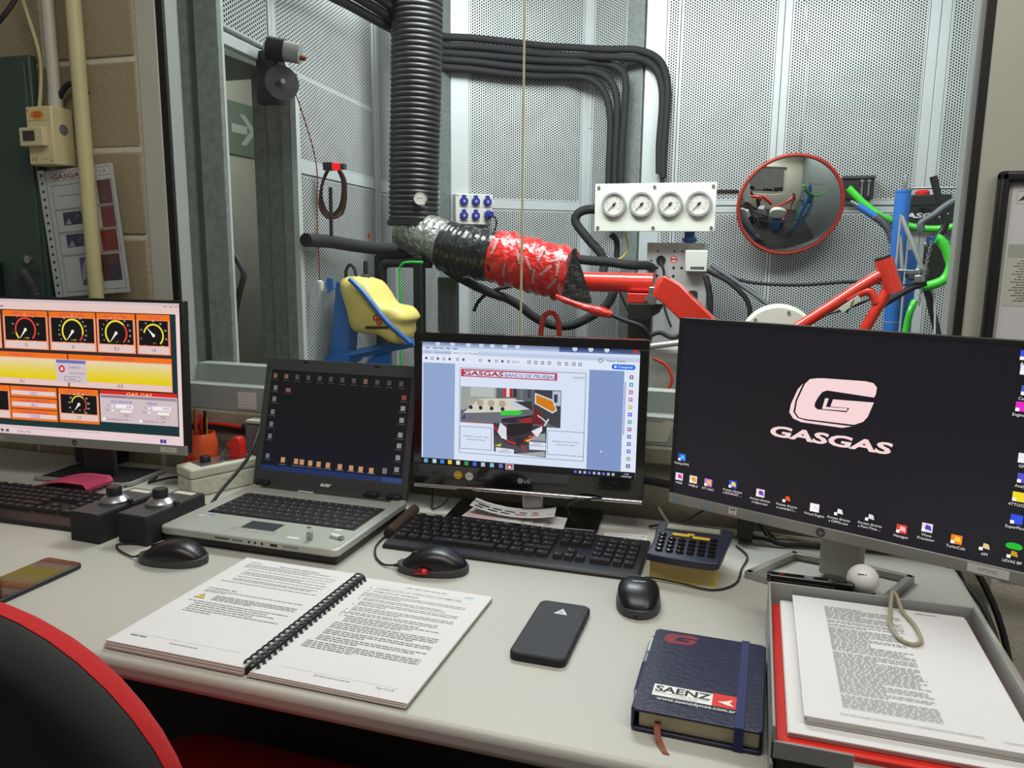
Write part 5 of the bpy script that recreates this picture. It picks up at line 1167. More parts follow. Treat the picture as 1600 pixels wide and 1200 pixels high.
# ================================================================== LEFT WALL FITTINGS
def wall_fittings():
    t = thing('electrical_cabinet', 'green metal electrical cabinet on the left wall', 'cabinet', (-1.83, WY - 0.001, 0.95))
    build(MB().box(-2.10, -1.663, WY - 0.022, WY - 0.002, 0.95, 1.705), 'body', 'cabinet_green', t, True, 0.003)
    build(MB().box(-2.10, -1.675, WY - 0.026, WY - 0.022, 0.97, 1.690), 'door', 'cabinet_green', t, True, 0.002)
    build(MB().cyl((-1.712, WY - 0.026, 1.230), (-1.712, WY - 0.034, 1.230), 0.010, n=16), 'lock', 'steel', t, True)
    build(MB().box(-1.815, -1.800, WY - 0.046, WY - 0.026, 1.13, 1.22), 'handle', 'black_plastic', t, True, 0.003)
    pts = catmull([(-1.728, 1.488, 1.196), (-1.705, 1.470, 1.196), (-1.682, 1.468, 1.170), (-1.670, 1.47, 1.13), (-1.67, 1.475, 1.05)], 10)
    rs = [0.011 + (0.002 if i % 2 else 0) for i in range(len(pts))]
    build(MB().tube(pts, rs, 12), 'corrugated_conduit', 'dark_grey', label='black corrugated conduit leaving the green cabinet', cat='conduit')
    t = thing('energy_meter', 'cream wall box with small display and red racing sticker', 'meter', (-1.605, WY, 1.449))
    build(MB().box(-1.643, -1.567, 1.458, WY - 0.002, 1.449, 1.580), 'case', 'box_cream', t, True, 0.003)
    dsp = build(MB().box(-1.652, -1.582, 1.444, 1.458, 1.490, 1.532), 'meter_module', 'box_cream', t, True, 0.002)
    build(MB().box(-1.640, -1.606, 1.4425, 1.4442, 1.502, 1.524), 'display_glass', 'dark_grey', dsp)
    c = Canvas(unit=0.001); c.disc(-4, 112, 21, (226, 196, 60), 24, 0.52); c.disc(-4, 112, 19, (224, 140, 50), 24, 0.46); c.text('GG', -4, 106.5, 11, (196, 30, 24), 'C', 0.03, 0.9, 0.25); c.rect(-36, 99, 34, 99.6, (150, 136, 96)); c.text('113', -30, 9, 8.4, (60, 46, 40), 'L', 0, 1, 0.2); c.rect(0, 12, 18, 12.6, (110, 96, 70)); c.disc(-31, 122, 2, (70, 60, 46), 8); c.disc(30, 9, 2, (70, 60, 46), 8)
    c.build('case_print', M_INK, t, frame_m((-1.605, 1.4574, 1.449), (1, 0, 0), (0, 0, 1)), world=True)
    build(MB().lathe([(0.012, 0), (0.012, 0.0012), (0.002, 0.0014)], frame_m((-1.5668, 1.488, 1.530), (0, 1, 0), (0, 0, 1)), 20), 'vent_plug', 'mid_grey', t, True)
    cable('conduit_pipe', [(-1.590, 1.495, 2.2), (-1.590, 1.495, 1.9), (-1.590, 1.495, 1.596)], 0.0135, 'pipe_white', 'white vertical conduit ending above the cream meter box', 'pipe', n=16)
    build(MB().cyl((-1.590, 1.495, 1.581), (-1.590, 1.495, 1.612), 0.0155, n=16), 'pipe_socket', 'pipe_white', label='short grey-white pipe socket on top of the meter box', cat='pipe fitting')
    cable('conduit_pipe', [(-1.494, 1.474, 2.2), (-1.494, 1.474, 1.6), (-1.494, 1.474, 1.10)], 0.0165, 'pipe_cream', 'long cream vertical conduit crossing the wall notice', 'pipe', n=16)
    build(MB().box(-1.53, -1.46, 1.455, WY - 0.004, 1.085, 1.10), 'pipe_clip', 'pipe_cream', label='cream clamp at the foot of the long conduit', cat='pipe fitting')
    cable('wall_wire', [(-1.68, 1.497, 1.92), (-1.665, 1.497, 1.83), (-1.632, 1.497, 1.72), (-1.628, 1.497, 1.66), (-1.637, 1.492, 1.582)], 0.0042, 'pipe_cream', 'thin cream wire running down to the meter box')
    cable('wall_lead', [(-1.72, 1.45, 1.735), (-1.69, 1.42, 1.735), (-1.64, 1.42, 1.765), (-1.62, 1.45, 1.83), (-1.62, 1.48, 1.95)], 0.0055, 'rubber', 'black lead arcing over the green cabinet')
    cable('wall_lead', [(-1.588, 1.495, 1.585), (-1.575, 1.497, 1.612), (-1.555, 1.50, 1.632), (-1.528, 1.50, 1.632), (-1.50, 1.50, 1.61)], 0.0065, 'rubber', 'short black lead arching behind the cream conduit')
    # notice in a punched pocket
    A, B, Cc, D = V((-1.650, 0, 1.434)), V((-1.452, 0, 1.451)), V((-1.405, 0, 1.160)), V((-1.612, 0, 1.141))
    ux = (B - A).normalized(); M = frame_m((D.x, 1.4915, D.z), V((ux.x, 0, ux.z)), V((A.x - D.x, 0, A.z - D.z)))
    t = thing('wall_notice', 'printed notice in a punched clear pocket behind the cream conduit', 'paper', M=M)
    w_, h = 0.203, 0.297
    build(MB().box(0, w_, 0, h, -0.0004, 0.0), 'sheet', 'paper', t)
    build(MB().box(-0.024, -0.002, -0.004, h + 0.004, -0.0006, -0.0001), 'punched_strip', 'paper', t)
    for i in range(16):
        y_ = 0.010 + i * 0.0186; M2 = MX.Translation((-0.013, y_, 0.0001))
        if i == 0: hp = build(MB().lathe([(0.0036, 0.0), (0.0034, 0.0004)], None, 10), 'punch_hole', 'black_matte', t, M=M2)
        else: dup(hp, t, M2)
    c = Canvas(unit=0.001); E = (90, 88, 90)
    c.rect(14, 272, 192, 291, (240, 236, 232)); c.border(14, 272, 192, 291, 1.2, (150, 70, 66)); c.text('GASGAS', 18, 276, 11, (156, 60, 56), 'L', 0.03, 1, 0.1, 96); c.text('MOTOR', 122, 277, 9, (110, 100, 100), 'L', 0.0, 1, 0.1, 60)
    for y0, y1 in ((206, 262), (152, 204), (98, 150), (10, 96)): c.border(14, y0, 194, y1, 0.9, E)
    for y0 in (168, 116): c.poly([(36, y0), (92, y0), (92, y0 + 30), (36, y0 + 30)], (58, 60, 84)); c.poly([(40, y0 + 2), (60, y0 + 2), (52, y0 + 16)], (170, 176, 186)); c.poly([(70, y0 + 8), (88, y0 + 20), (76, y0 + 28)], (96, 100, 130))
    c.rect(150, 208, 190, 262, (120, 70, 78)); c.rect(150, 154, 190, 202, (136, 66, 70)); c.rect(140, 100, 188, 148, (146, 50, 50)); c.rect(130, 30, 186, 92, (110, 60, 58)); c.rect(146, 30, 186, 66, (70, 56, 80)); c.rect(66, 24, 96, 90, (90, 92, 130)); c.poly([(66, 30), (90, 50), (84, 86), (72, 70)], (180, 184, 196)); c.words(30, 236, 110, 1.8, (150, 150, 150), random.Random(8)); c.words(40, 203, 90, 1.8, (150, 150, 150), random.Random(9))
    c.build('notice_print', M_INK, t, MX.Translation((0, 0, 0.0002)))
    build(MB().box(-0.024, w_ + 0.004, -0.004, h + 0.002, 0.0016, 0.0018), 'clear_pocket', M_PLASTIC_CLEAR, t, flat=True)
    # framed board at the right window post
    t = thing('notice_board', 'black framed board with pinned printed sheets at the right edge', 'board', (0.50, WY - 0.006, 1.02))
    x0, x1, z0, z1, yy = 0.370, 0.80, 1.00, 1.400, WY - 0.028
    for a in ((x0, x0 + 0.016, z0, z1), (x1 - 0.02, x1, z0, z1), (x0, x1, z1 - 0.018, z1), (x0, x1, z0, z0 + 0.018)): build(MB().box(a[0], a[1], yy, yy + 0.022, a[2], a[3]), 'frame_bar', 'black_plastic', t, True, 0.005)
    build(MB().box(x0 + 0.018, x1 - 0.018, yy + 0.012, yy + 0.022, z0 + 0.016, z1 - 0.016), 'backing', 'frame_cream', t, True)
    sh = build(MB().box(x0 + 0.022, x1 - 0.03, yy + 0.0112, yy + 0.0118, z0 + 0.02, z1 - 0.022), 'pinned_sheet', 'paper', t, True)
    c = Canvas(unit=0.001); r2 = random.Random(4)
    c.poly([(10, 332), (22, 346), (26, 340), (18, 334)], (60, 60, 64)); c.border(8, 328, 30, 348, 0.5, (170, 170, 166)); c.flush('pictogram', M_INK, sh, frame_m((x0 + 0.022, yy + 0.0108, z0 + 0.02), (1, 0, 0), (0, 0, 1))); c.rect(4, 240, 380, 262, (176, 178, 168)); c.rect(4, 160, 380, 240, (206, 206, 194))
    for k in range(16): c.words(24 - (k * 5) % 14, 234 - k * 4.4, 40, 1.6, (110, 110, 106), r2); c.words(44, 234 - k * 4.4, 120, 1.6, (130, 130, 126), r2)
    c.words(6, 84, 120, 2.2, (110, 110, 100), r2); c.text('<---', 40, 136, 5, (120, 120, 120)); c.words(40, 70, 90, 3, (160, 150, 140), r2); c.words(50, 52, 90, 2.4, (160, 150, 140), r2)
    c.build('sheet_print', M_INK, sh, frame_m((x0 + 0.022, yy + 0.0108, z0 + 0.02), (1, 0, 0), (0, 0, 1)), world=False)
wall_fittings()

# ================================================================== TEST CELL BEHIND THE GLASS
def ribbed(pts, r, pitch, amp, n=24):
    """resampled path with alternating radii: a corrugated hose"""
    P = catmull(pts, 24); L = [0]
    for a, b in zip(P, P[1:]): L.append(L[-1] + (b - a).length)
    out = []; rs = []; s_ = 0.0; i = 0; k = 0
    while s_ < L[-1]:
        while L[i + 1] < s_: i += 1
        t = (s_ - L[i]) / max(L[i + 1] - L[i], 1e-9); out.append(P[i].lerp(P[i + 1], t)); rs.append(r + amp * (0.0, 0.75, 1.0, 0.75)[k % 4]); s_ += pitch / 4; k += 1
    return MB().tube(out, rs, n)

def exhaust_hose():
    t = thing('exhaust_hose', 'big black corrugated extraction hose hanging in front of the corner', 'hose', (-1.25, 2.75, 1.35))
    build(ribbed([(-1.228, 2.75, 2.70), (-1.230, 2.75, 2.2), (-1.236, 2.75, 1.88), (-1.246, 2.75, 1.6), (-1.252, 2.75, 1.372)], 0.088, 0.0190, 0.0065), 'hose', 'hose_black', t, True, angle=75)
    build(MB().lathe([(0.09, 0.0), (0.099, 0.004), (0.099, 0.02), (0.09, 0.024)], MX.Translation((-1.253, 2.75, 1.352)), 28), 'end_collar', 'black_plastic', t, True)
    g = thing('hose_thermometer', 'small round dial thermometer stuck on the big corrugated hose', 'gauge', (-1.185, 2.660, 1.448))
    FM = frame_m((0, 0, 0), (0.957, 0.29, 0), (0, 0, 1))
    build(MB().lathe([(0.026, -0.010), (0.026, 0.0), (0.024, 0.003), (0.0225, 0.003), (0.022, 0.001), (0.001, 0.001)], FM, 28), 'bezel', 'chrome', g)
    d = build(MB().lathe([(0.0222, 0.0), (0.0222, 0.0016), (0.001, 0.0017)], FM, 28), 'dial', 'gauge_face', g)
    c = Canvas(unit=0.001); c.line(-12, 0, 8, 0.5, 1.6, (50, 50, 50))
    for k in range(9): a = R(210 - 30 * k); c.line(15 * math.cos(a), 15 * math.sin(a), 19 * math.cos(a), 19 * math.sin(a), 1, (70, 70, 70))
    c.build('dial_print', M_INK, d, FM @ MX.Translation((0, 0, 0.0019)))
exhaust_hose()

def taped_duct():
    t = thing('taped_duct', 'sloping duct wrapped in silver, black and red tape', 'duct', (-0.95, 2.71, 1.1))
    rr = random.Random(5)
    def crumple(pts, rads, name, m, seed, amp=0.004, rib=0.0):
        mb = MB(); P = catmull(pts, 14); n = 28; r2 = random.Random(seed); ph = [r2.uniform(0, 6.28) for _ in range(4)]
        N = len(P); rs = [rads[0] + (rads[1] - rads[0]) * i / (N - 1) + amp * math.sin(i * 0.7 + ph[0]) * 0.4 + rib * (1 if i % 4 < 2 else -1) * (1 - 0.5 * i / N) for i in range(N)]
        mb.tube(P, rs, n)
        for i, v in enumerate(mb.v):
            ax = P[min(i // n, N - 1)]; d = v - ax; k = amp * (math.sin(v.x * 95 + ph[1]) * math.sin(v.z * 120 + ph[2]) + 0.5 * math.sin(v.x * 210 + v.z * 60 + ph[3]))
            if d.length > 1e-6: mb.v[i] = v + d.normalized() * k
        return build(mb, name, m, t, True, angle=50)
    crumple([(-1.300, 2.752, 1.345), (-1.255, 2.75, 1.335), (-1.17, 2.735, 1.305), (-1.09, 2.722, 1.277), (-1.07, 2.72, 1.271)], (0.080, 0.086), 'foil_wrap', 'foil_tape', 1, 0.003, 0.0022)
    crumple([(-1.105, 2.724, 1.280), (-1.05, 2.715, 1.264), (-0.97, 2.706, 1.250), (-0.89, 2.70, 1.240)], (0.094, 0.092), 'black_wrap', 'black_tape', 2, 0.0025, 0.0014)
    red = crumple([(-0.905, 2.70, 1.244), (-0.82, 2.694, 1.225), (-0.72, 2.686, 1.202), (-0.628, 2.68, 1.184)], (0.096, 0.094), 'red_wrap', 'red_tape', 3, 0.0045)
    # repeated brand lettering printed on the tape
    FMx = V((0.975, 0.0, -0.205)).normalized()
    for k, (u, v, rot) in enumerate(((-0.882, 1.276, 72), (-0.845, 1.196, 78), (-0.815, 1.286, 80), (-0.79, 1.245, -74), (-0.752, 1.225, -66), (-0.735, 1.178, 80), (-0.712, 1.252, 70), (-0.690, 1.200, 40), (-0.668, 1.156, 48), (-0.655, 1.236, 12), (-0.648, 1.205, 84), (-0.645, 1.135, 84))):
        c = Canvas(unit=0.001); c.text('GASGAS', 0, -4.5, 9.0, (30, 18, 20), 'C', 0.05, 1, 0.15, 52); c.text('GASGAS', 0, -4.5, 8.6, (244, 236, 236), 'C', 0.0, 1, 0.15, 50)
        fx = (u + 0.905) / 0.277; ax = V((-0.905 + 0.277 * fx, 2.70 - 0.02 * fx, 1.244 - 0.06 * fx)); dz = v - ax.z; R0 = 0.1025
        yy = ax.y - math.sqrt(max(R0 ** 2 - dz ** 2, 1e-4)); nrm = V((0, yy - ax.y, dz)).normalized()
        a = R(rot); xdir = V((1, 0, 0)); ydir = nrm.cross(xdir); xd = xdir * math.cos(a) + ydir * math.sin(a); yd = -xdir * math.sin(a) + ydir * math.cos(a)
        M = frame_m((u, yy, v), xd, yd)
        # wrap the flat lettering round the duct
        for i, p in enumerate(c.v):
            w_ = M @ V(p); dz2 = w_.z - ax.z - (w_.x - u) * -0.2166; ax2z = ax.z + (w_.x - u) * -0.2166; dz2 = w_.z - ax2z
            w_.y = ax.y - math.sqrt(max(R0 ** 2 - min(dz2 ** 2, R0 ** 2 * 0.9), 1e-4)); c.v[i] = tuple(w_)
        c.build('tape_lettering', M_INK, red)
    # torn black flap at the open end and red taped lead
    build(MB().add([(-0.64, 2.615, 1.11), (-0.605, 2.62, 1.272), (-0.60, 2.64, 1.275), (-0.528, 2.60, 1.092), (-0.55, 2.60, 1.09), (-0.64, 2.625, 1.108)], [(0, 1, 2, 3, 4), (5, 4, 3, 2, 1)]), 'torn_flap', 'black_tape', t, True)
    build(MB().tube(catmull([(-0.655, 2.60, 1.112), (-0.60, 2.595, 1.092), (-0.528, 2.59, 1.072), (-0.50, 2.59, 1.066), (-0.459, 2.59, 1.056)], 5), [0.010, 0.010, 0.010, 0.012, 0.016, 0.0175, 0.016, 0.012], 12), 'red_taped_lead', 'red_tape', t, True)
    build(MB().tube(catmull([(-0.462, 2.59, 1.057), (-0.41, 2.59, 1.037), (-0.361, 2.60, 1.020), (-0.33, 2.62, 0.98)], 5), 0.008, 10), 'lead_tail', 'rubber', t, True)
taped_duct()

def red_mount():
    t = thing('red_exhaust_tube', 'glossy red round steel tube next to the taped duct', 'tube', (-0.48, 2.75, 1.10))
    mb = MB(); mb.lathe([(0.030, 0.0), (0.0345, 0.0), (0.0345, 0.31), (0.030, 0.31), (0.030, 0.06), (0.001, 0.05)], frame_m((-0.345, 2.75, 1.158), (0, 1, 0), (0, 0, 1)) @ MX.Rotation(PI, 4, 'X'), 32)
    build(mb, 'tube', 'red_paint', t, True)
    build(MB().box(-0.425, -0.338, 2.69, 2.76, 1.092, 1.124), 'saddle', 'red_paint', t, True, 0.002); build(MB().cyl((-0.36, 2.688, 1.108), (-0.36, 2.68, 1.108), 0.007, n=12), 'bolt', 'steel', t, True)
    build(MB().box(-0.425, -0.345, 2.72, 2.78, 0.0, 1.091), 'post', 'black_plastic', t, True, 0.003)
    build(MB().prism([(-0.42, 1.09), (-0.30, 1.09), (-0.315, 1.06), (-0.355, 1.035), (-0.42, 1.035)], -0.02, 0.02, MX(((1, 0, 0, 0), (0, 0, -1, 2.70), (0, 1, 0, 0), (0, 0, 0, 1)))), 'gusset', 'black_plastic', t, True, 0.002)
    t = thing('red_beam', 'glossy red square steel beam angling down behind the logo monitor', 'beam', (-0.2, 2.65, 0.9))
    a = V((-0.325, 2.66, 1.158)); b = V((-0.268, 2.655, 1.128)); c2 = V((-0.05, 2.64, 0.925))
    def sq(p, d, s_):
        d = d.normalized(); u = V((0, 1, 0)); w_ = d.cross(u).normalized(); return [p + u * s_ + w_ * s_, p - u * s_ + w_ * s_, p - u * s_ - w_ * s_, p + u * s_ - w_ * s_]
    build(MB().loft([sq(a, V((1, 0, -0.35)), 0.022), sq(a + V((0.012, 0, -0.004)), V((1, 0, -0.5)), 0.038), sq(b, V((1, 0, -0.75)), 0.040), sq(c2, c2 - b, 0.040)]), 'beam', 'red_paint', t, True, 0.004)
    build(MB().cyl((-0.335, 2.62, 1.108), (-0.335, 2.68, 1.108), 0.014, n=16), 'pivot_bolt', 'steel', t, True); build(MB().box(-0.345, -0.325, 2.63, 2.69, 1.09, 1.15), 'pivot_lug', 'steel', t, True, 0.003)
    t = thing('red_hook', 'red bent steel hoop standing behind the central monitor', 'hoop', (-0.725, 2.8, 0.8))
    build(MB().tube(catmull([(-0.770, 2.8, 0.80), (-0.762, 2.8, 0.95), (-0.752, 2.8, 1.02), (-0.726, 2.8, 1.040), (-0.700, 2.8, 1.02), (-0.690, 2.8, 0.95), (-0.684, 2.8, 0.80)], 6), 0.0105, 12), 'hoop', 'red_paint', t, True)
    build(MB().box(-0.80, -0.65, 2.77, 2.83, 0.0, 0.80), 'stand', 'black_plastic', t, True, 0.003)
red_mount()

# ---- wall hoses
HO = [([(-1.425, 3.262, 2.189), (-1.381, 3.36, 2.189), (-1.268, 3.442, 2.194), (-1.122, 3.547, 2.193), (-0.997, 3.638, 2.191), (-0.868, 3.70, 2.190), (-0.72, 3.675, 2.168), (-0.575, 3.686, 2.158), (-0.484, 3.693, 2.117), (-0.444, 3.696, 2.04), (-0.434, 3.697, 1.93), (-0.442, 3.696, 1.722), (-0.440, 3.694, 1.60)], 'top black foam hose bending down last on the rear wall'),
      ([(-1.425, 3.262, 2.152), (-1.382, 3.36, 2.152), (-1.268, 3.442, 2.159), (-1.122, 3.547, 2.158), (-0.997, 3.638, 2.157), (-0.868, 3.70, 2.155), (-0.72, 3.670, 2.135), (-0.575, 3.684, 2.122), (-0.505, 3.69, 2.088), (-0.469, 3.694, 2.027), (-0.456, 3.695, 1.931), (-0.462, 3.695, 1.75), (-0.457, 3.694, 1.62)], 'second black foam hose from the top on the rear wall'),
      ([(-1.425, 3.262, 2.122), (-1.382, 3.36, 2.122), (-1.268, 3.442, 2.124), (-1.122, 3.548, 2.125), (-0.996, 3.638, 2.127), (-0.85, 3.70, 2.128), (-0.72, 3.700, 2.112), (-0.644, 3.690, 2.073), (-0.623, 3.688, 2.007), (-0.625, 3.688, 1.881), (-0.631, 3.688, 1.712), (-0.629, 3.688, 1.40)], 'third black foam hose from the top on the rear wall'),
      ([(-1.425, 3.262, 2.093), (-1.382, 3.36, 2.093), (-1.268, 3.442, 2.094), (-1.121, 3.548, 2.089), (-0.996, 3.639, 2.091), (-0.87, 3.71, 2.096), (-0.762, 3.715, 2.080), (-0.690, 3.705, 2.028), (-0.663, 3.700, 1.941), (-0.660, 3.700, 1.828), (-0.662, 3.700, 1.686), (-0.660, 3.700, 1.40)], 'fourth black foam hose from the top on the rear wall'),
      ([(-1.425, 3.262, 2.061), (-1.382, 3.36, 2.061), (-1.268, 3.442, 2.061), (-1.121, 3.548, 2.054), (-0.995, 3.639, 2.057), (-0.89, 3.71, 2.066), (-0.80, 3.73, 2.056), (-0.727, 3.722, 1.991), (-0.696, 3.712, 1.888), (-0.692, 3.711, 1.774), (-0.694, 3.711, 1.659), (-0.692, 3.711, 1.40)], 'lowest black foam hose of the five on the rear wall')]
for pts, lab in HO: cable('foam_hose', pts, 0.0165, 'foam_black', lab, 'hose', 'five foam hoses on the rear wall', n=12)
cable('hose_tail', [(-0.444, 3.694, 1.615), (-0.442, 3.694, 1.58), (-0.440, 3.69, 1.50)], 0.010, 'rubber', 'thin black tail hose going down behind the gauge board', 'hose')
for i in range(4):
    ox, oz = 0.0245 * i, 0.0255 * i
    cable('duct_hose', [(-1.25 + ox, 1.80, 2.69), (-1.25 + ox, 1.84, 2.30 + oz), (-1.285 + ox, 1.98, 2.035 + oz), (-1.327 + ox, 2.25, 2.044 + oz), (-1.341 + ox, 2.45, 2.058 + oz), (-1.348 + ox * 0.9, 2.65, 2.066 + oz), (-1.350 + ox * 0.5, 2.85, 2.072 + oz), (-1.36 + ox * 0.3, 2.95, 2.072 + oz)], 0.0165, 'foam_black', ('lowest', 'second', 'third', 'uppermost')[i] + ' fat black hose of the bundle at the upper left corner', 'hose', 'hose bundle at the upper left', n=12)
cable('yellow_wire', [(-1.20, 2.1, 2.110), (-1.225, 2.3, 2.118), (-1.235, 2.5, 2.135), (-1.24, 2.62, 2.140)], 0.004, 'yellow_key', 'thin yellow wire along the upper left hose bundle')

def socket_box():
    M = frame_m(F3.p(0.008, 1.382, 0.080), F3.d, (0, 0, 1))
    t = thing('socket_box', 'white wall box with six blue lidded sockets', 'socket box', M=M)
    build(MB().box(0, 0.176, 0, 0.138, -0.078, 0.0), 'case', 'white_plastic', t, bevel=0.004)
    for i in range(3):
        for j in range(2):
            cx, cy = 0.037 + i * 0.0560, 0.042 + j * 0.064
            if i == 2 and j == 0:
                build(MB().box(cx - 0.018, cx + 0.018, cy - 0.022, cy + 0.022, 0.0, 0.003), 'socket_plate', 'white_plastic', t, bevel=0.001)
                s = build(MB().lathe([(0.020, 0.0), (0.021, 0.010), (0.017, 0.034), (0.010, 0.040)], MX.Translation((cx + 0.004, cy + 0.004, 0.003)), 18), 'plug', 'blue_socket', t); continue
            build(MB().box(cx - 0.022, cx + 0.022, cy - 0.026, cy + 0.028, 0.0, 0.003), 'socket_plate', 'white_plastic', t, bevel=0.001)
            s = build(MB().lathe([(0.019, 0.0), (0.019, 0.010), (0.016, 0.013), (0.001, 0.0135)], MX.Translation((cx, cy - 0.002, 0.003)), 20), 'socket_lid', 'blue_socket', t)
            build(MB().box(cx - 0.009, cx + 0.009, cy + 0.014, cy + 0.026, 0.003, 0.013), 'lid_hinge', 'blue_socket', s, bevel=0.001)
            build(MB().lathe([(0.006, 0.0), (0.006, 0.001), (0.001, 0.0011)], MX.Translation((cx, cy - 0.002, 0.0165)), 14), 'lid_badge', 'light_grey_metal', s)
    for x, y in ((0.008, 0.130), (0.168, 0.130)): build(MB().cyl((x, y, 0), (x, y, 0.002), 0.004, n=10), 'screw', 'steel', t)
socket_box()
cable('plug_lead', [F3.p(0.170, 1.425, 0.12), F3.p(0.185, 1.41, 0.125), F3.p(0.19, 1.37, 0.11), F3.p(0.17, 1.32, 0.09)], 0.004, 'rubber', 'black lead hanging from the plug in the socket box')

def gauge_board():
    y = 3.35; x0, x1, z0, z1 = -0.682, -0.180, 1.351, 1.549
    t = thing('gauge_board', 'white board with four round pressure gauges on the cell wall', 'gauge board', ((x0 + x1) / 2, y, z0))
    build(MB().box(x0, x1, y, y + 0.012, z0, z1), 'board', 'board_white', t, True, 0.002)
    for sx_ in (x0 + 0.016, (x0 + x1) / 2, x1 - 0.014):
        for z in (z0 + 0.016, z1 - 0.016): build(MB().cyl((sx_, y, z), (sx_, y - 0.006, z), 0.0065, n=12), 'screw', 'steel', t, True)
    protos = None
    for i, gx in enumerate((-0.598, -0.482, -0.364, -0.248)):
        gm = frame_m((gx, y - 0.001, 1.462), (1, 0, 0), (0, 0, 1))
        b = build(MB().lathe([(0.053, 0.0), (0.053, 0.012), (0.050, 0.018), (0.042, 0.018), (0.040, 0.012), (0.039, 0.0)], gm, 36), 'gauge_bezel', 'bright_steel', t, True)
        build(MB().lathe([(0.040, 0.0), (0.040, 0.010), (0.001, 0.0101)], gm, 32), 'gauge_dial', 'gauge_face', b)
        c = Canvas(unit=0.001)
        for k in range(11): a = R(225 - 27 * k); c.line(30 * math.cos(a), 30 * math.sin(a), 36 * math.cos(a), 36 * math.sin(a), 1.3, (60, 60, 60))
        for k in range(0, 11, 2): a = R(225 - 27 * k); c.text(str(k), 25 * math.cos(a), 25 * math.sin(a) - 2.4, 5, (90, 90, 90), 'C')
        c.ring(0, 0, 30, 30.8, 225, -45, (110, 110, 110)); c.text('bar', 0, -18, 4, (110, 110, 110), 'C')
        c.build('dial_print', M_INK, b, gm @ MX.Translation((0, 0, 0.0103)))
        nd = MB().tube([gm @ V((0.008, 0.008, 0.0135)), gm @ V((-0.026, -0.028, 0.0135))], [0.0022, 0.0008], 6); nd.lathe([(0.0055, 0.0108), (0.0055, 0.015), (0.001, 0.0152)], gm, 12); build(nd, 'needle', 'black_plastic', b)
    build(MB().cyl((-0.290, y + 0.125, 0.0), (-0.290, y + 0.125, 1.40), 0.022, n=18), 'post', 'blue_dark', t, True); build(MB().cyl((-0.290, y + 0.125, 1.310), (-0.290, y + 0.125, 1.328), 0.032, n=18), 'post_collar', 'blue_paint', t, True)
    build(MB().box(-0.33, -0.26, y + 0.013, y + 0.11, 1.36, 1.42), 'clamp', 'steel', t, True, 0.002)
gauge_board()
def alu_panel():
    y = 3.43
    t = thing('connector_panel', 'bare aluminium connector panel with a white sensor box', 'panel', (-0.33, y, 0.6))
    build(MB().box(-0.463, -0.206, y, y + 0.006, 0.62, 1.306), 'plate', 'aluminium', t, True, 0.001)
    for dx, dz, r in ((0.02, 0.285, 0.006), (0.235, 0.285, 0.006)): build(MB().cyl((-0.463 + dx, y, 1.01 + dz), (-0.463 + dx, y - 0.006, 1.01 + dz), r, n=12), 'screw', 'steel', t, True)
    build(MB().lathe([(0.020, 0), (0.020, 0.006), (0.014, 0.006), (0.014, 0.001)], frame_m((-0.402, y, 1.232), (1, 0, 0), (0, 0, 1)), 24), 'cable_port', 'black_plastic', t, True)
    for dx, dz in ((0.046, 0.26), (0.116, 0.26), (0.046, 0.19), (0.116, 0.19), (0.116, 0.155), (0.046, 0.155), (0.15, 0.26), (0.15, 0.19), (0.02, 0.22)):
        build(MB().cyl((-0.463 + dx, y + 0.001, 1.01 + dz), (-0.463 + dx, y - 0.0012, 1.01 + dz), 0.0042 if dz > 0.2 else 0.0062, n=12), 'panel_hole', 'black_matte', t, True)
    c = Canvas(unit=0.001); c.disc(0, 0, 17, (222, 196, 196)); c.ring(0, 0, 12, 16, 0, 360, (190, 60, 66)); c.rect(-13, -4, 13, 4, (190, 60, 66)); c.build('round_sticker', M_INK, t, frame_m((-0.348, y - 0.0006, 1.236), (1, 0, 0), (0, 0, 1)), world=True)
    b = build(MB().box(-0.296, -0.204, y - 0.05, y - 0.001, 1.185, 1.276), 'sensor_box', 'white_plastic', t, True, 0.005)
    c = Canvas(unit=0.001); c.rect(-26, 6, 30, 17, (30, 32, 34)); c.text('SENSATRON', 2, 9, 5, (150, 156, 160), 'C', 0, 1, 0, 46); c.build('box_label', M_INK, b, frame_m((-0.246, y - 0.0506, 1.19), (1, 0, 0), (0, 0, 1)))
    build(MB().prism(rrect(0.042, 0.060, 0.012, 4, -0.262, 1.075), -0.002, 0.002, MX(((1, 0, 0, 0), (0, 0, -1, y - 0.001), (0, 1, 0, 0), (0, 0, 0, 1)))), 'oblong_port', 'black_matte', t, True)
    build(MB().box(-0.463, -0.206, y + 0.006, y + 0.05, 0.0, 0.62), 'leg', 'aluminium', t, True, 0.002)
    build(MB().tube(catmull([(-0.402, y - 0.004, 1.232), (-0.395, y - 0.03, 1.215), (-0.384, y - 0.03, 1.18), (-0.380, y - 0.03, 1.10), (-0.372, y - 0.05, 1.03), (-0.34, y - 0.06, 0.95)], 6), 0.0055, 8), 'port_lead', 'rubber', t, True)
alu_panel()

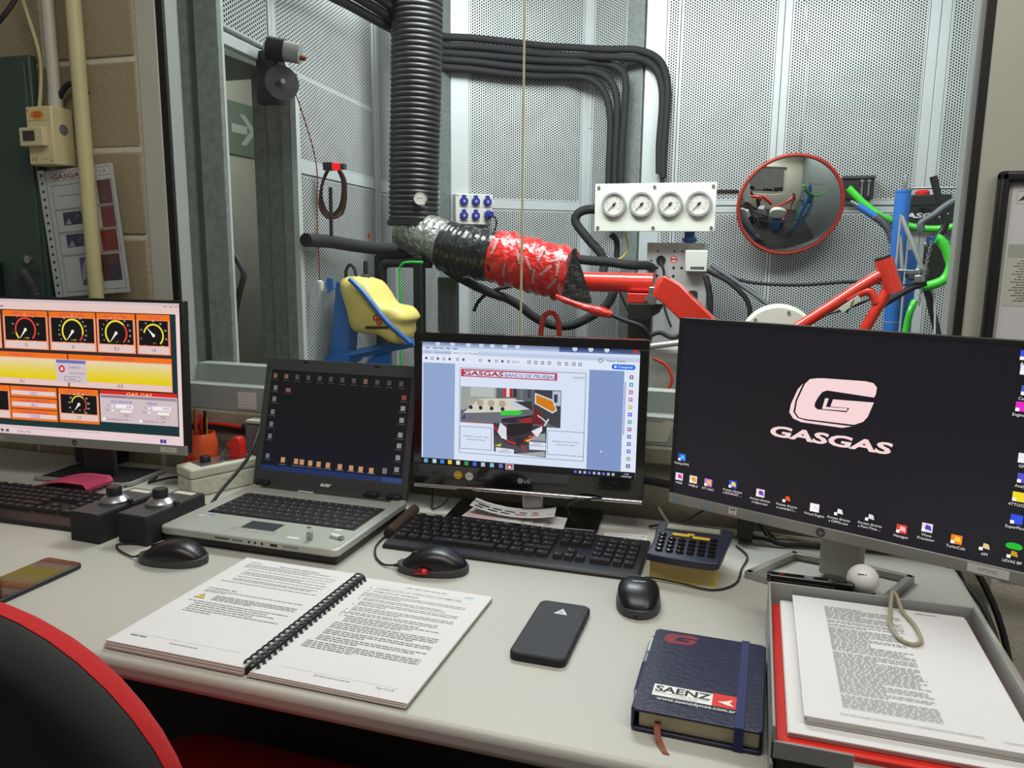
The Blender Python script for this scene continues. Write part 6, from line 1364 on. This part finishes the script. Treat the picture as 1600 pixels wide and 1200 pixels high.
def mirror():
    t = thing('convex_mirror', 'round convex safety mirror with a red rim on the rear wall', 'mirror', (0.113, 3.66, 1.26))
    FM = frame_m((0.113, 3.62, 1.470), (0.985, 0.17, 0), (0, -0.36, 0.933))
    Rm = 0.216
    prof = [(Rm * 0.985 * math.sin(PI / 2 * k / 12) if k else 0.0005, 0.018 + 0.050 * (math.cos(PI / 2 * k / 12) ** 1.0)) for k in range(12, -1, -1)]
    build(MB().lathe([(Rm * 0.98, 0.002)] + [(r_, z) for r_, z in [(Rm * 0.98 * math.sqrt(1 - (k / 16) ** 2) if k < 16 else 0.0005, 0.004 + 0.062 * (1 - (1 - (k / 16)) ** 1.0) ** 1.0 * 0 + 0.060 * (1 - (math.sqrt(1 - (k / 16) ** 2)) ** 2)) for k in range(0, 17)]], FM, 64), 'mirror_glass', 'mirror_glass', t, True, angle=80)
    rim = [FM @ V((Rm * math.cos(2 * PI * k / 64), Rm * math.sin(2 * PI * k / 64), 0.004)) for k in range(64)]
    build(MB().tube(rim, 0.0075, 10, closed=True), 'rim', 'mirror_rim', t, True)
    build(MB().lathe([(Rm * 0.99, -0.004), (Rm * 0.9, -0.02), (0.05, -0.03), (0.001, -0.03)], FM, 40), 'back_shell', 'mirror_rim', t, True)
    build(MB().cyl(FM @ V((0, 0, -0.03)), (0.13, 3.80, 1.50), 0.016, n=12), 'wall_arm', 'steel', t, True)
mirror()

def right_rig():
    # black wall box with two bolts
    t = thing('wall_bracket', 'black steel wall box with two bolts right of the mirror', 'bracket', F := (0.39, 3.78, 1.50))
    build(MB().box(0.328, 0.455, 3.745, 3.800, 1.502, 1.596), 'box', 'black_plastic', t, True, 0.002); build(MB().box(0.325, 0.458, 3.735, 3.800, 1.588, 1.600), 'top_plate', 'dark_grey', t, True, 0.001)
    for x in (0.405, 0.432): build(MB().tube([(x, 3.735, 1.515), (x, 3.735, 1.575)], 0.004, 8), 'bolt', 'steel', t, True); build(MB().cyl((x, 3.735, 1.572), (x, 3.735, 1.582), 0.009, n=6), 'bolt_head', 'steel', t, True)
    build(slab(FB, 0.33, 0.44, 1.540, 1.549, 0.019, 0.032), 'wall_conduit', 'black_matte', label='thin black conduit between gauge board and mirror', cat='conduit')
    # blue post
    t = thing('blue_post', 'tall round blue steel post of the test rig', 'post', (0.487, 3.2, 0))
    build(MB().cyl((0.487, 3.2, 0), (0.487, 3.2, 1.488), 0.027, n=24), 'tube', 'blue_paint', t, True); build(MB().lathe([(0.028, 0), (0.028, 0.008), (0.006, 0.012)], MX.Translation((0.487, 3.2, 1.488)), 24), 'cap', 'blue_paint', t, True); build(MB().tube([(0.490, 3.2, 1.495), (0.492, 3.2, 1.535), (0.492, 3.2, 1.552)], [0.007, 0.007, 0.003], 12), 'spigot', 'chrome', t, True)
    build(MB().lathe([(0.0275, 0), (0.0275, 0.003)], MX.Translation((0.487, 3.2, 1.016)), 24), 'tape_band', 'light_grey_metal', t, True)
    build(MB().box(0.530, 0.562, 3.235, 3.265, 0, 1.285), 'side_post', 'blue_paint', t, True, 0.003)
    # wire triangle
    t = thing('wire_bracket', 'silver triangular rod bracket hung on the blue post', 'bracket', (0.51, 3.1, 1.2))
    for k, (a, b, r) in enumerate((((0.474, 3.12, 1.406), (0.473, 3.12, 1.210), 0.004), ((0.473, 3.12, 1.210), (0.535, 3.12, 1.208), 0.004), ((0.476, 3.12, 1.400), (0.564, 3.10, 1.200), 0.008), ((0.478, 3.125, 1.330), (0.497, 3.125, 1.205), 0.007))): build(MB().tube([a, b], r, 10), 'rod', 'light_grey_metal', t, True)
    build(MB().tube([(0.555, 3.10, 1.222), (0.568, 3.10, 1.188)], [0.013, 0.011], 12), 'rod_end', 'light_grey_metal', t, True)
    # red bike frame
    t = thing('bike_frame', 'bare red motorcycle frame clamped in the test rig', 'frame', (0.3, 2.85, 0.6))
    build(MB().tube([(0.392, 2.85, 1.250), (0.434, 2.85, 1.142)], [0.030, 0.030], 20), 'head_tube', 'red_paint', t, True)
    build(MB().tube([(0.391, 2.85, 1.2505), (0.3885, 2.85, 1.257)], [0.026, 0.026], 20), 'bearing_cup', 'black_plastic', t, True)
    build(MB().tube(catmull([(0.398, 2.85, 1.205), (0.330, 2.85, 1.158), (0.227, 2.85, 1.078), (0.10, 2.85, 0.985), (-0.02, 2.85, 0.92)], 5), 0.0195, 14), 'top_tube', 'red_paint', t, True)
    build(MB().tube(catmull([(0.422, 2.85, 1.175), (0.405, 2.85, 1.125), (0.383, 2.85, 1.080), (0.345, 2.85, 0.99), (0.31, 2.85, 0.86)], 5), 0.0185, 14), 'down_tube', 'red_paint', t, True)
    build(MB().tube(catmull([(0.290, 2.845, 1.112), (0.335, 2.845, 1.138), (0.362, 2.845, 1.140), (0.382, 2.845, 1.105)], 5), 0.014, 12), 'brace_tube', 'red_paint', t, True)
    build(MB().prism([(0.385, 1.20), (0.425, 1.16), (0.405, 1.11)], -0.006, 0.006, MX(((1, 0, 0, 0), (0, 0, -1, 2.85), (0, 1, 0, 0), (0, 0, 0, 1)))), 'gusset', 'red_paint', t, True)
    build(MB().tube([(-0.02, 2.85, 0.92), (-0.02, 2.85, 0.5), (0.31, 2.85, 0.5), (0.31, 2.85, 0.86)], 0.02, 12), 'cradle', 'red_paint', t, True)
    build(MB().box(-0.04, 0.33, 2.80, 2.90, 0.0, 0.50), 'rig_plinth', 'dark_grey', t, True, 0.004)
    tg = thing('cable_tag', 'cream label strip tied round the red frame tube', 'tag', (0.30, 2.825, 1.10)); build(MB().box(-0.036, 0.036, -0.002, 0.002, -0.010, 0.010, M=MX.Rotation(R(-38), 4, 'Y')), 'strip', 'cream_plastic', tg, bevel=0.001)
    build(MB().tube([V((0.006 + 0.024 * math.cos(a) * 0.5, -0.0 + 0.026 * math.sin(a) + 0.024, 0.004 + 0.034 * math.cos(a))) for a in [2 * PI * k / 20 for k in range(20)]], 0.0022, 6, closed=True), 'tie', 'rubber', tg)
    # dyno drum
    t = thing('dyno_drum', 'white round dynamometer cover low behind the logo monitor', 'drum', (0.085, 3.02, 0.0))
    build(MB().lathe([(0.125, -0.05), (0.140, -0.04), (0.140, 0.04), (0.130, 0.05), (0.02, 0.052), (0.001, 0.052)], frame_m((0.085, 3.05, 0.940), (1, 0, 0), (0, 0, 1)), 48), 'cover', 'white_cover', t, True)
    build(MB().box(-0.02, 0.19, 2.99, 3.10, 0.0, 0.86), 'pedestal', 'blue_paint', t, True, 0.004)
    for k in range(6): a = R(60 * k + 15); p = V((0.085 + 0.118 * math.cos(a), 2.9985, 0.940 + 0.118 * math.sin(a))); build(MB().cyl(p, p + V((0, -0.003, 0)), 0.006, n=10), 'bolt', 'mid_grey', t, True)
    # green hoses
    cable('green_hose', [(0.309, 3.3, 1.515), (0.345, 3.3, 1.480), (0.37, 3.3, 1.456), (0.441, 3.3, 1.404), (0.532, 3.31, 1.373), (0.62, 3.3, 1.361), (0.72, 3.3, 1.377), (0.82, 3.3, 1.40)], 0.0135, 'green_hose', 'bright green hose running behind the blue post', 'hose', n=12)
    cable('green_hose', [(0.572, 3.0, 1.320), (0.585, 3.0, 1.314), (0.609, 3.0, 1.279), (0.625, 3.0, 1.23), (0.608, 3.0, 1.182), (0.561, 3.0, 1.160), (0.548, 3.0, 1.162)], 0.0165, 'green_hose', 'thick bright green hose loop at the right of the rig', 'hose', n=14)
    cable('green_hose', [(0.545, 3.12, 1.10), (0.530, 3.1, 1.06), (0.523, 3.1, 1.0), (0.52, 3.1, 0.90), (0.525, 3.1, 0.4), (0.52, 3.1, 0.012)], 0.012, 'green_hose', 'short bright green hose hanging low beside the blue post', 'hose', n=12)
    # blue grip and spring hose
    t = thing('spring_hose', 'grey spring-guarded hose with a blue grip beside the blue post', 'hose', (0.42, 3.3, 1.3))
    build(MB().tube([(0.345, 3.28, 1.449), (0.410, 3.28, 1.406)], [0.013, 0.014], 14), 'grip', 'blue_paint', t, True); build(ribbed([(0.407, 3.28, 1.409), (0.440, 3.28, 1.385), (0.466, 3.28, 1.352), (0.482, 3.285, 1.31)], 0.0145, 0.0075, 0.003, 14), 'spring_guard', 'grey_rubber', t, True)
    build(MB().tube([(0.320, 3.28, 1.463), (0.345, 3.28, 1.449)], 0.008, 10), 'nozzle', 'steel', t, True)
    # emergency stop box and banner case
    t = thing('stop_box', 'black control box with a red button above the banner', 'control box', (0.645, 3.62, 1.44))
    build(MB().box(0.575, 0.725, 3.58, 3.66, 1.462, 1.507), 'case', 'black_plastic', t, True, 0.004); build(MB().lathe([(0.026, 0), (0.028, 0.012), (0.022, 0.020), (0.001, 0.021)], MX.Translation((0.622, 3.62, 1.507)), 24), 'button', 'red_plastic', t, True); build(MB().cyl((0.65, 3.66, 1.475), (0.66, 3.86, 1.475), 0.012, n=10), 'wall_stub', 'steel', t, True)
    t = thing('banner', 'black banner with white lettering hung on the rear wall at right', 'banner', (0.72, 3.80, 1.36))
    build(MB().box(0.585, 0.86, 3.800, 3.806, 1.370, 1.490), 'cloth', 'black_matte', t, True, 0.001)
    c = Canvas(unit=0.001); c.text('GASGAS', 0, 0, 20, (226, 228, 228), 'L', 0.03, 1, 0.2, 200); c.build('banner_lettering', M_INK, t, frame_m((0.560, 3.7995, 1.424), (1, 0, 0), (0, 0, 1)), world=True)
    # tool arms
    for nm, pts, r, m, lab in (('handlebar', [(0.525, 3.0, 1.345), (0.522, 3.0, 1.372), (0.56, 3.0, 1.40), (0.60, 3.0, 1.435), (0.70, 3.0, 1.50)], 0.0125, 'grey_rubber', 'grey rubber coated bar rising to the window post'),
                               ('black_bar', [(0.562, 3.1, 1.535), (0.592, 3.1, 1.44), (0.615, 3.1, 1.375), (0.60, 3.1, 1.335)], 0.0125, 'black_plastic', 'slanting black bar crossing the green hose'),
                               ('steel_rod', [(0.505, 3.215, 1.484), (0.52, 3.24, 1.505), (0.62, 3.24, 1.506), (0.80, 3.24, 1.504)], 0.0045, 'steel', 'thin horizontal steel rod beside the blue post top'),
                               ('fork_leg', [(0.545, 2.95, 1.172), (0.50, 2.95, 1.152), (0.457, 2.95, 1.122), (0.40, 2.95, 1.080)], 0.0105, 'black_plastic', 'black rod leading from the linkage to the red frame'),
                               ('control_cable', [(0.545, 2.94, 1.176), (0.48, 2.94, 1.165), (0.42, 2.93, 1.135), (0.30, 2.86, 1.085), (0.22, 2.82, 1.06)], 0.0035, 'rubber', 'thin black control cable beneath the red frame tube'),
                               ('white_wire', [(0.575, 3.02, 1.17), (0.590, 3.02, 1.10), (0.600, 3.02, 1.0), (0.60, 3.02, 0.9)], 0.0035, 'white_plastic', 'thin white wire hanging below the green loop'),
                               ('white_wire', [(0.595, 3.05, 1.30), (0.615, 3.05, 1.25), (0.640, 3.05, 1.19), (0.665, 3.05, 1.13)], 0.003, 'white_plastic', 'thin white wire crossing inside the green loop'),
                               ('black_hose', [(0.56, 3.03, 1.16), (0.585, 3.03, 1.08), (0.615, 3.03, 0.98), (0.63, 3.03, 0.88)], 0.012, 'rubber', 'black hose dropping under the green loop')):
        cable(nm, pts, r, m, lab, 'rod' if 'rod' in nm or 'bar' in nm or 'leg' in nm else 'cable', n=10)
    # metal linkage: clamp blocks
    t = thing('linkage', 'cluster of steel and blue clamp fittings at the rig joint', 'fitting', (0.55, 3.02, 1.14))
    for (x, z, s_, m) in ((0.515, 1.192, 0.014, 'dark_grey'), (0.535, 1.180, 0.016, 'steel'), (0.552, 1.205, 0.013, 'dark_grey'), (0.545, 1.160, 0.013, 'dark_grey'), (0.530, 1.208, 0.010, 'steel'), (0.562, 1.315, 0.014, 'blue_dark'), (0.578, 1.325, 0.010, 'blue_dark'), (0.548, 1.300, 0.008, 'steel'), (0.560, 1.150, 0.014, 'blue_dark'), (0.500, 1.195, 0.009, 'black_plastic')):
        build(MB().box(x - s_, x + s_, 3.03 - s_, 3.03 + s_, z - s_, z + s_), 'clamp_block', m, t, True, 0.004)
    build(MB().box(0.565, 0.66, 3.14, 3.16, 1.17, 1.31), 'back_plate', 'black_matte', t, True, 0.004)
    # chain
    t = thing('chain', 'steel chain hanging from the blue clamp of the rig', 'chain', (0.545, 2.99, 1.1)); pr = None
    for k in range(22):
        z = 1.305 - k * 0.0098; x = 0.556 - 0.018 * math.sin(k / 21 * 1.5); M = MX.Translation((x - 0.545, 0, z - 1.1)) @ MX.Rotation(R(90 * (k % 2)), 4, 'Z')
        if pr is None: pr = build(MB().tube([V((0.0048 * math.cos(a), 0, 0.0075 * math.sin(a))) for a in [2 * PI * q / 10 for q in range(10)]], 0.0016, 5, closed=True), 'link', 'steel', t, M=M)
        else: dup(pr, t, M)
right_rig()
for pts, r, m, lab in (([(-0.17, 3.4, 1.20), (-0.10, 3.4, 1.165), (-0.008, 3.4, 1.144), (0.167, 3.4, 1.14), (0.358, 3.4, 1.157), (0.47, 3.38, 1.155)], 0.007, 'rubber', 'black cable strung across under the mirror'),
                       ([(-0.198, 3.3, 1.195), (-0.12, 3.3, 1.155), (-0.081, 3.3, 1.126), (-0.035, 3.3, 1.075), (-0.019, 3.3, 0.998), (-0.02, 3.3, 0.80)], 0.010, 'rubber', 'black hose bending down right of the connector panel'),
                       ([(-0.187, 3.32, 1.214), (-0.083, 3.3, 1.151), (0.059, 3.25, 1.052), (0.10, 3.2, 0.98)], 0.009, 'grey_rubber', 'dark grey hose slanting down to the white drum'),
                       ([(-0.208, 3.36, 1.17), (-0.188, 3.35, 1.10), (-0.18, 3.35, 1.0), (-0.18, 3.35, 0.8)], 0.013, 'rubber', 'fat black hose hugging the connector panel edge'),
                       ([(-0.69, 3.40, 1.447), (-0.735, 3.40, 1.443), (-0.768, 3.40, 1.425), (-0.774, 3.40, 1.389), (-0.714, 3.40, 1.315), (-0.662, 3.40, 1.26), (-0.645, 3.40, 1.205), (-0.65, 3.38, 1.15)], 0.0195, 'foam_black', 'black foam hose curling out from behind the gauge board'),
                       ([(-0.76, 3.2, 1.237), (-0.66, 3.2, 1.228), (-0.59, 3.2, 1.224), (-0.50, 3.22, 1.212), (-0.45, 3.32, 1.210), (-0.440, 3.43, 1.20)], 0.019, 'foam_black', 'black foam hose lying horizontally above the red tube'),
                       ([(-1.16, 2.78, 1.215), (-1.108, 2.80, 1.172), (-0.995, 2.85, 1.11), (-0.907, 2.9, 1.073), (-0.83, 2.95, 1.009), (-0.777, 3.0, 0.977), (-0.699, 3.0, 0.975), (-0.622, 3.0, 1.010), (-0.552, 3.0, 1.062), (-0.525, 3.0, 1.118), (-0.50, 3.02, 1.18)], 0.0175, 'foam_black', 'long black foam hose sagging below the taped duct'),
                       ([(-0.50, 3.0, 1.12), (-0.46, 2.98, 1.05), (-0.42, 2.95, 0.99), (-0.39, 2.9, 0.90)], 0.012, 'rubber', 'black hose passing behind the red tube post'),
                       ([(-0.90, 2.86, 1.13), (-0.98, 2.86, 1.11), (-1.03, 2.86, 1.07), (-1.05, 2.86, 1.03)], 0.007, 'rubber', 'short black hose dangling under the taped duct'),
                       ([(-0.62, 3.42, 1.34), (-0.595, 3.42, 1.31), (-0.593, 3.42, 1.24)], 0.013, 'rubber', 'short black pipe stub below the gauge board'),
                       ([(-0.56, 3.42, 1.35), (-0.545, 3.42, 1.28), (-0.575, 3.40, 1.235), (-0.61, 3.38, 1.23)], 0.0035, 'yellow_cover', 'thin green-yellow earth wire below the gauge board'),
                       ([(-0.318, 2.6, 0.915), (-0.275, 2.6, 0.895), (-0.252, 2.6, 0.850), (-0.268, 2.6, 0.812), (-0.314, 2.6, 0.802)], 0.005, 'red_plastic', 'red cable loop seen between the central and right monitors'),
                       ([(-0.341, 2.6, 0.952), (-0.29, 2.6, 0.961), (-0.20, 2.6, 0.976)], 0.010, 'light_grey_metal', 'pale metal pipe seen between the central and right monitors'),
                       ([(-0.33, 2.62, 0.99), (-0.30, 2.62, 1.0), (-0.26, 2.62, 0.985), (-0.22, 2.62, 1.0)], 0.008, 'rubber', 'black hose above the pale metal pipe'),
                       ([(0.10, 3.785, 2.69), (0.125, 3.785, 2.35), (0.150, 3.788, 2.05), (0.146, 3.788, 1.75), (0.14, 3.785, 1.62)], 0.0016, 'steel', 'fine wire hanging down the rear wall to the mirror')):
    cable('cell_hose', pts, r, m, lab, 'hose' if r > 0.006 else 'cable', n=12)
build(MB().box(-0.36, -0.22, 2.72, 2.90, 0.62, 0.93), 'engine_block', 'aluminium', bevel=0.01, label='grey metal engine part glimpsed between the central and right monitors', cat='engine part')
build(MB().box(-0.40, -0.18, 2.70, 2.92, 0.0, 0.62), 'engine_stand', 'dark_grey', bevel=0.01, label='dark stand below the engine part between the monitors', cat='stand')

def left_side():
    # blue stand with the yellow tank
    t = thing('tank_stand', 'blue steel stand holding the yellow fuel tank', 'stand', (-1.3, 2.36, 0.0))
    build(MB().loft([[V((x, y, z)) for x, y in ((x0, 2.33), (x0 + 0.066, 2.33), (x0 + 0.066, 2.395), (x0, 2.395))] for x0, z in ((-1.379, 0.900), (-1.349, 1.156))]), 'post', 'blue_paint', t, True, 0.003)
    build(MB().box(-1.40, -1.30, 2.32, 2.41, 0.880, 0.905), 'foot_plate', 'blue_paint', t, True, 0.002)
    build(MB().tube([(-1.34, 2.335, 0.900), (-1.075, 2.35, 0.962)], 0.016, 4), 'arm', 'blue_paint', t, True)
    build(MB().prism([(-1.255, 0.885), (-1.215, 0.915), (-1.165, 0.936), (-1.160, 0.80), (-1.26, 0.80)], -0.006, 0.006, MX(((1, 0, 0, 0), (0, 0, -1, 2.36), (0, 1, 0, 0), (0, 0, 0, 1)))), 'web_plate', 'blue_paint', t, True)
    build(MB().tube(catmull([(-1.262, 2.27, 1.168), (-1.205, 2.265, 1.119), (-1.134, 2.268, 1.037), (-1.068, 2.30, 0.968)], 5), 0.0085, 10), 'stay_rod', 'blue_paint', t, True)
    build(MB().prism([(-1.372, 1.118), (-1.352, 1.13), (-1.352, 1.165), (-1.370, 1.17), (-1.378, 1.15)], -0.004, 0.004, MX(((1, 0, 0, 0), (0, 0, -1, 2.32), (0, 1, 0, 0), (0, 0, 0, 1)))), 'lug', 'blue_paint', t, True)
    build(MB().box(-1.385, -1.31, 2.33, 2.40, 0.0, 0.88), 'pedestal', 'galvanised', t, True, 0.002)
    t = thing('fuel_tank', 'yellow plastic motorcycle fuel tank with a red logo', 'fuel tank', (-1.19, 2.36, 0.96))
    out = [(-1.322, 1.164), (-1.238, 1.172), (-1.203, 1.150), (-1.181, 1.117), (-1.153, 1.086), (-1.100, 1.077), (-1.072, 1.042), (-1.090, 1.022), (-1.089, 0.993), (-1.108, 0.958), (-1.141, 0.964), (-1.183, 0.984), (-1.243, 0.986), (-1.282, 1.004), (-1.300, 1.07)]
    sm = [(p.x, p.z) for p in catmull([(x, 0, z) for x, z in out], 3, True)]
    cx = sum(p[0] for p in sm) / len(sm); cz = sum(p[1] for p in sm) / len(sm); rings = []
    for k, (s_, yy) in enumerate(((0.50, 2.272), (0.80, 2.278), (0.94, 2.296), (1.0, 2.325), (1.0, 2.38), (0.94, 2.415), (0.75, 2.435), (0.4, 2.442))): rings.append([V((cx + (x - cx) * s_, yy, cz + (z - cz) * s_)) for x, z in sm])
    b = build(MB().loft(rings), 'tank', 'tank_yellow', t, True, angle=70)
    RG = (206, 40, 40)
    c = Canvas(unit=0.001); c.text('G', -6, 2, 19, RG, 'C', 0.05, 1.05, 0.3); c.text('G', 6, -12, 19, RG, 'C', 0.05, 1.05, 0.3); c.build('logo_print', M_INK, b, frame_m((-1.168, 2.2698, 1.035), (1, 0, 0), (0, 0, 1)))
    c = Canvas(unit=0.001); c.poly([(-44, -4), (40, 0), (40, 8), (-44, 5)], (44, 40, 30)); c.build('level_strip', M_INK, b, frame_m((-1.165, 2.2690, 1.012), (1, 0, 0), (0, 0, 1)))
    build(MB().lathe([(0.016, 0), (0.016, 0.012), (0.010, 0.016)], MX.Translation((-1.248, 2.35, 1.166)), 20), 'cap', 'dark_grey', t, True); build(MB().tube([(-1.246, 2.35, 1.178), (-1.246, 2.35, 1.225)], 0.0075, 12), 'vent_hose', 'rubber', t, True)
    build(MB().tube(catmull([(-1.315, 2.34, 1.165), (-1.313, 2.34, 1.195), (-1.298, 2.34, 1.212), (-1.283, 2.34, 1.20), (-1.275, 2.34, 1.165)], 5), 0.0055, 10), 'fuel_loop', 'rubber', t, True)
    build(MB().lathe([(0.008, 0.0), (0.008, 0.004), (0.002, 0.0045)], frame_m((-1.262, 2.30, 1.112), (1, 0, 0), (0, 0, 1)), 14), 'boss', 'ribbon_brown', t, True)
    # insulated pipes
    cable('insulated_pipe', [(-1.345, 2.15, 1.290), (-1.345, 2.30, 1.287), (-1.335, 2.42, 1.277), (-1.315, 2.55, 1.268), (-1.295, 2.66, 1.268)], 0.0215, 'foam_black', 'black insulated pipe running level along the left cell wall', 'pipe', n=14)
    cable('insulated_pipe', [(-1.40, 2.76, 0.80), (-1.405, 2.76, 1.19), (-1.40, 2.76, 1.235), (-1.37, 2.76, 1.246), (-1.17, 2.76, 1.248)], 0.019, 'foam_black', 'black insulated pipe with an elbow below the big hose', 'pipe', n=14)
    cable('insulated_pipe', [(-1.355, 2.70, 0.80), (-1.36, 2.70, 1.16), (-1.355, 2.70, 1.200), (-1.33, 2.70, 1.213), (-1.16, 2.70, 1.213)], 0.016, 'foam_black', 'thinner black pipe with an elbow above the green wire', 'pipe', n=14)
    build(MB().box(-1.215, -1.180, 2.655, 2.695, 0.0, 1.24), 'black_upright', 'black_plastic', bevel=0.003, label='square black upright below the big corrugated hose', cat='post')
    build(MB().box(-1.178, -1.10, 2.80, 2.83, 0.0, 1.16), 'steel_sheet', 'galvanised_dark', bevel=0.002, label='dull steel sheet standing beside the square black upright', cat='panel')
    cable('green_wire', [(-1.15, 2.6, 1.220), (-1.205, 2.6, 1.220), (-1.232, 2.6, 1.212), (-1.243, 2.6, 1.184), (-1.240, 2.6, 1.08), (-1.243, 2.6, 0.867), (-1.243, 2.6, 0.6)], 0.0045, 'green_wire', 'bright green wire hanging beside the yellow tank')
    # coiled wiring loom with red plug
    t = thing('wiring_coil', 'coil of brown wires with a red plug hung on the left cell wall', 'wiring', (-1.335, 2.3, 1.36))
    for k in range(5):
        e = 0.006 * k; pts = [(-1.332 + e * 0.3, 2.30 - e, 1.530), (-1.366 - e * 0.4, 2.30 + e * 0.3, 1.478), (-1.372 - e * 0.5, 2.30, 1.425 - e), (-1.345, 2.30 - e * 0.5, 1.376 - e * 0.6), (-1.308 + e * 0.5, 2.30, 1.405 - e), (-1.298 + e * 0.6, 2.30, 1.475), (-1.318 + e * 0.3, 2.295, 1.525)]
        build(MB().tube(catmull(pts, 5, True), 0.0026, 6, closed=True), 'wire_turn', ('rubber', 'brown_felt', 'rubber', 'ribbon_brown', 'rubber')[k], t, True)
    build(MB().tube([(-1.335, 2.29, 1.46), (-1.337, 2.29, 1.30)], 0.006, 8), 'wire_stem', 'rubber', t, True)
    build(MB().box(-1.350, -1.318, 2.27, 2.30, 1.512, 1.537), 'plug_body', 'black_plastic', t, True, 0.002); build(MB().box(-1.318, -1.290, 2.272, 2.296, 1.513, 1.534), 'plug_head', 'red_plug_glow', t, True, 0.002); build(MB().box(-1.290, -1.276, 2.274, 2.294, 1.514, 1.532), 'plug_pin', 'dark_grey', t, True, 0.001)
    t = thing('pull_cord', 'thin cord with a white bob hanging on the left cell wall', 'cord', (-1.30, 2.2, 1.15))
    build(MB().tube(catmull([(-1.300, 1.99, 1.785), (-1.312, 2.10, 1.66), (-1.330, 2.20, 1.52), (-1.342, 2.215, 1.35), (-1.342, 2.22, 1.165)], 6), 0.002, 6), 'cord', 'ribbon_brown', t, True); build(MB().lathe([(0.004, 0.034), (0.012, 0.030), (0.0125, 0.012), (0.009, 0.0), (0.001, -0.001)], MX.Translation((-1.342, 2.22, 1.130)), 16), 'bob', 'white_plastic', t, True)
    # motor with disc over the door
    t = thing('cord_reel', 'dark cylindrical motor with a round disc over the doorway', 'motor', (-1.27, 1.95, 1.67))
    build(MB().tube([(-1.305, 1.93, 1.800), (-1.262, 1.945, 1.792)], [0.030, 0.0305], 28), 'drum', 'black_plastic', t, True); build(MB().tube([(-1.262, 1.945, 1.792), (-1.222, 1.958, 1.784)], [0.0265, 0.026], 28), 'sleeve', 'light_grey_metal', t, True); build(MB().tube([(-1.222, 1.958, 1.776), (-1.208, 1.962, 1.772)], [0.008, 0.006], 12), 'spigot', 'ribbon_brown', t, True); build(MB().tube([(-1.312, 1.928, 1.801), (-1.305, 1.93, 1.800)], [0.018, 0.021], 20), 'end_ring', 'steel', t, True)
    build(MB().lathe([(0.046, -0.003), (0.047, 0.0), (0.046, 0.003), (0.010, 0.006), (0.001, 0.006)], frame_m((-1.282, 1.955, 1.712), (0.70, 0.70, 0), (0, 0, 1)) @ MX.Rotation(0, 4, 'Z'), 32), 'disc', 'dark_grey', t, True); build(MB().tube([(-1.290, 1.945, 1.712), (-1.258, 1.925, 1.710)], 0.007, 10), 'disc_shaft', 'steel', t, True)
    build(MB().box(-1.36, -1.29, 1.95, 1.985, 1.66, 1.80), 'bracket', 'black_plastic', t, True, 0.002)
    # door pull cable
    cable('door_cable', [(-1.298, 1.712, 1.265), (-1.280, 1.705, 1.249), (-1.259, 1.70, 1.224), (-1.247, 1.70, 1.195), (-1.261, 1.70, 1.154), (-1.279, 1.705, 1.105), (-1.289, 1.712, 1.072)], 0.0075, 'rubber', 'black cable bulging from the galvanised post by the doorway', n=10)
    build(MB().prism(rrect(0.02, 0.02, 0.004, 3, 0, 0), 0, 0.002, frame_m(FL.p(sy(2.74), 1.315, 0.0188), FL.d, (0, 0, 1))), 'red_sticker', 'red_plastic', label='small red sticker on the left perforated wall', cat='sticker')
left_side()
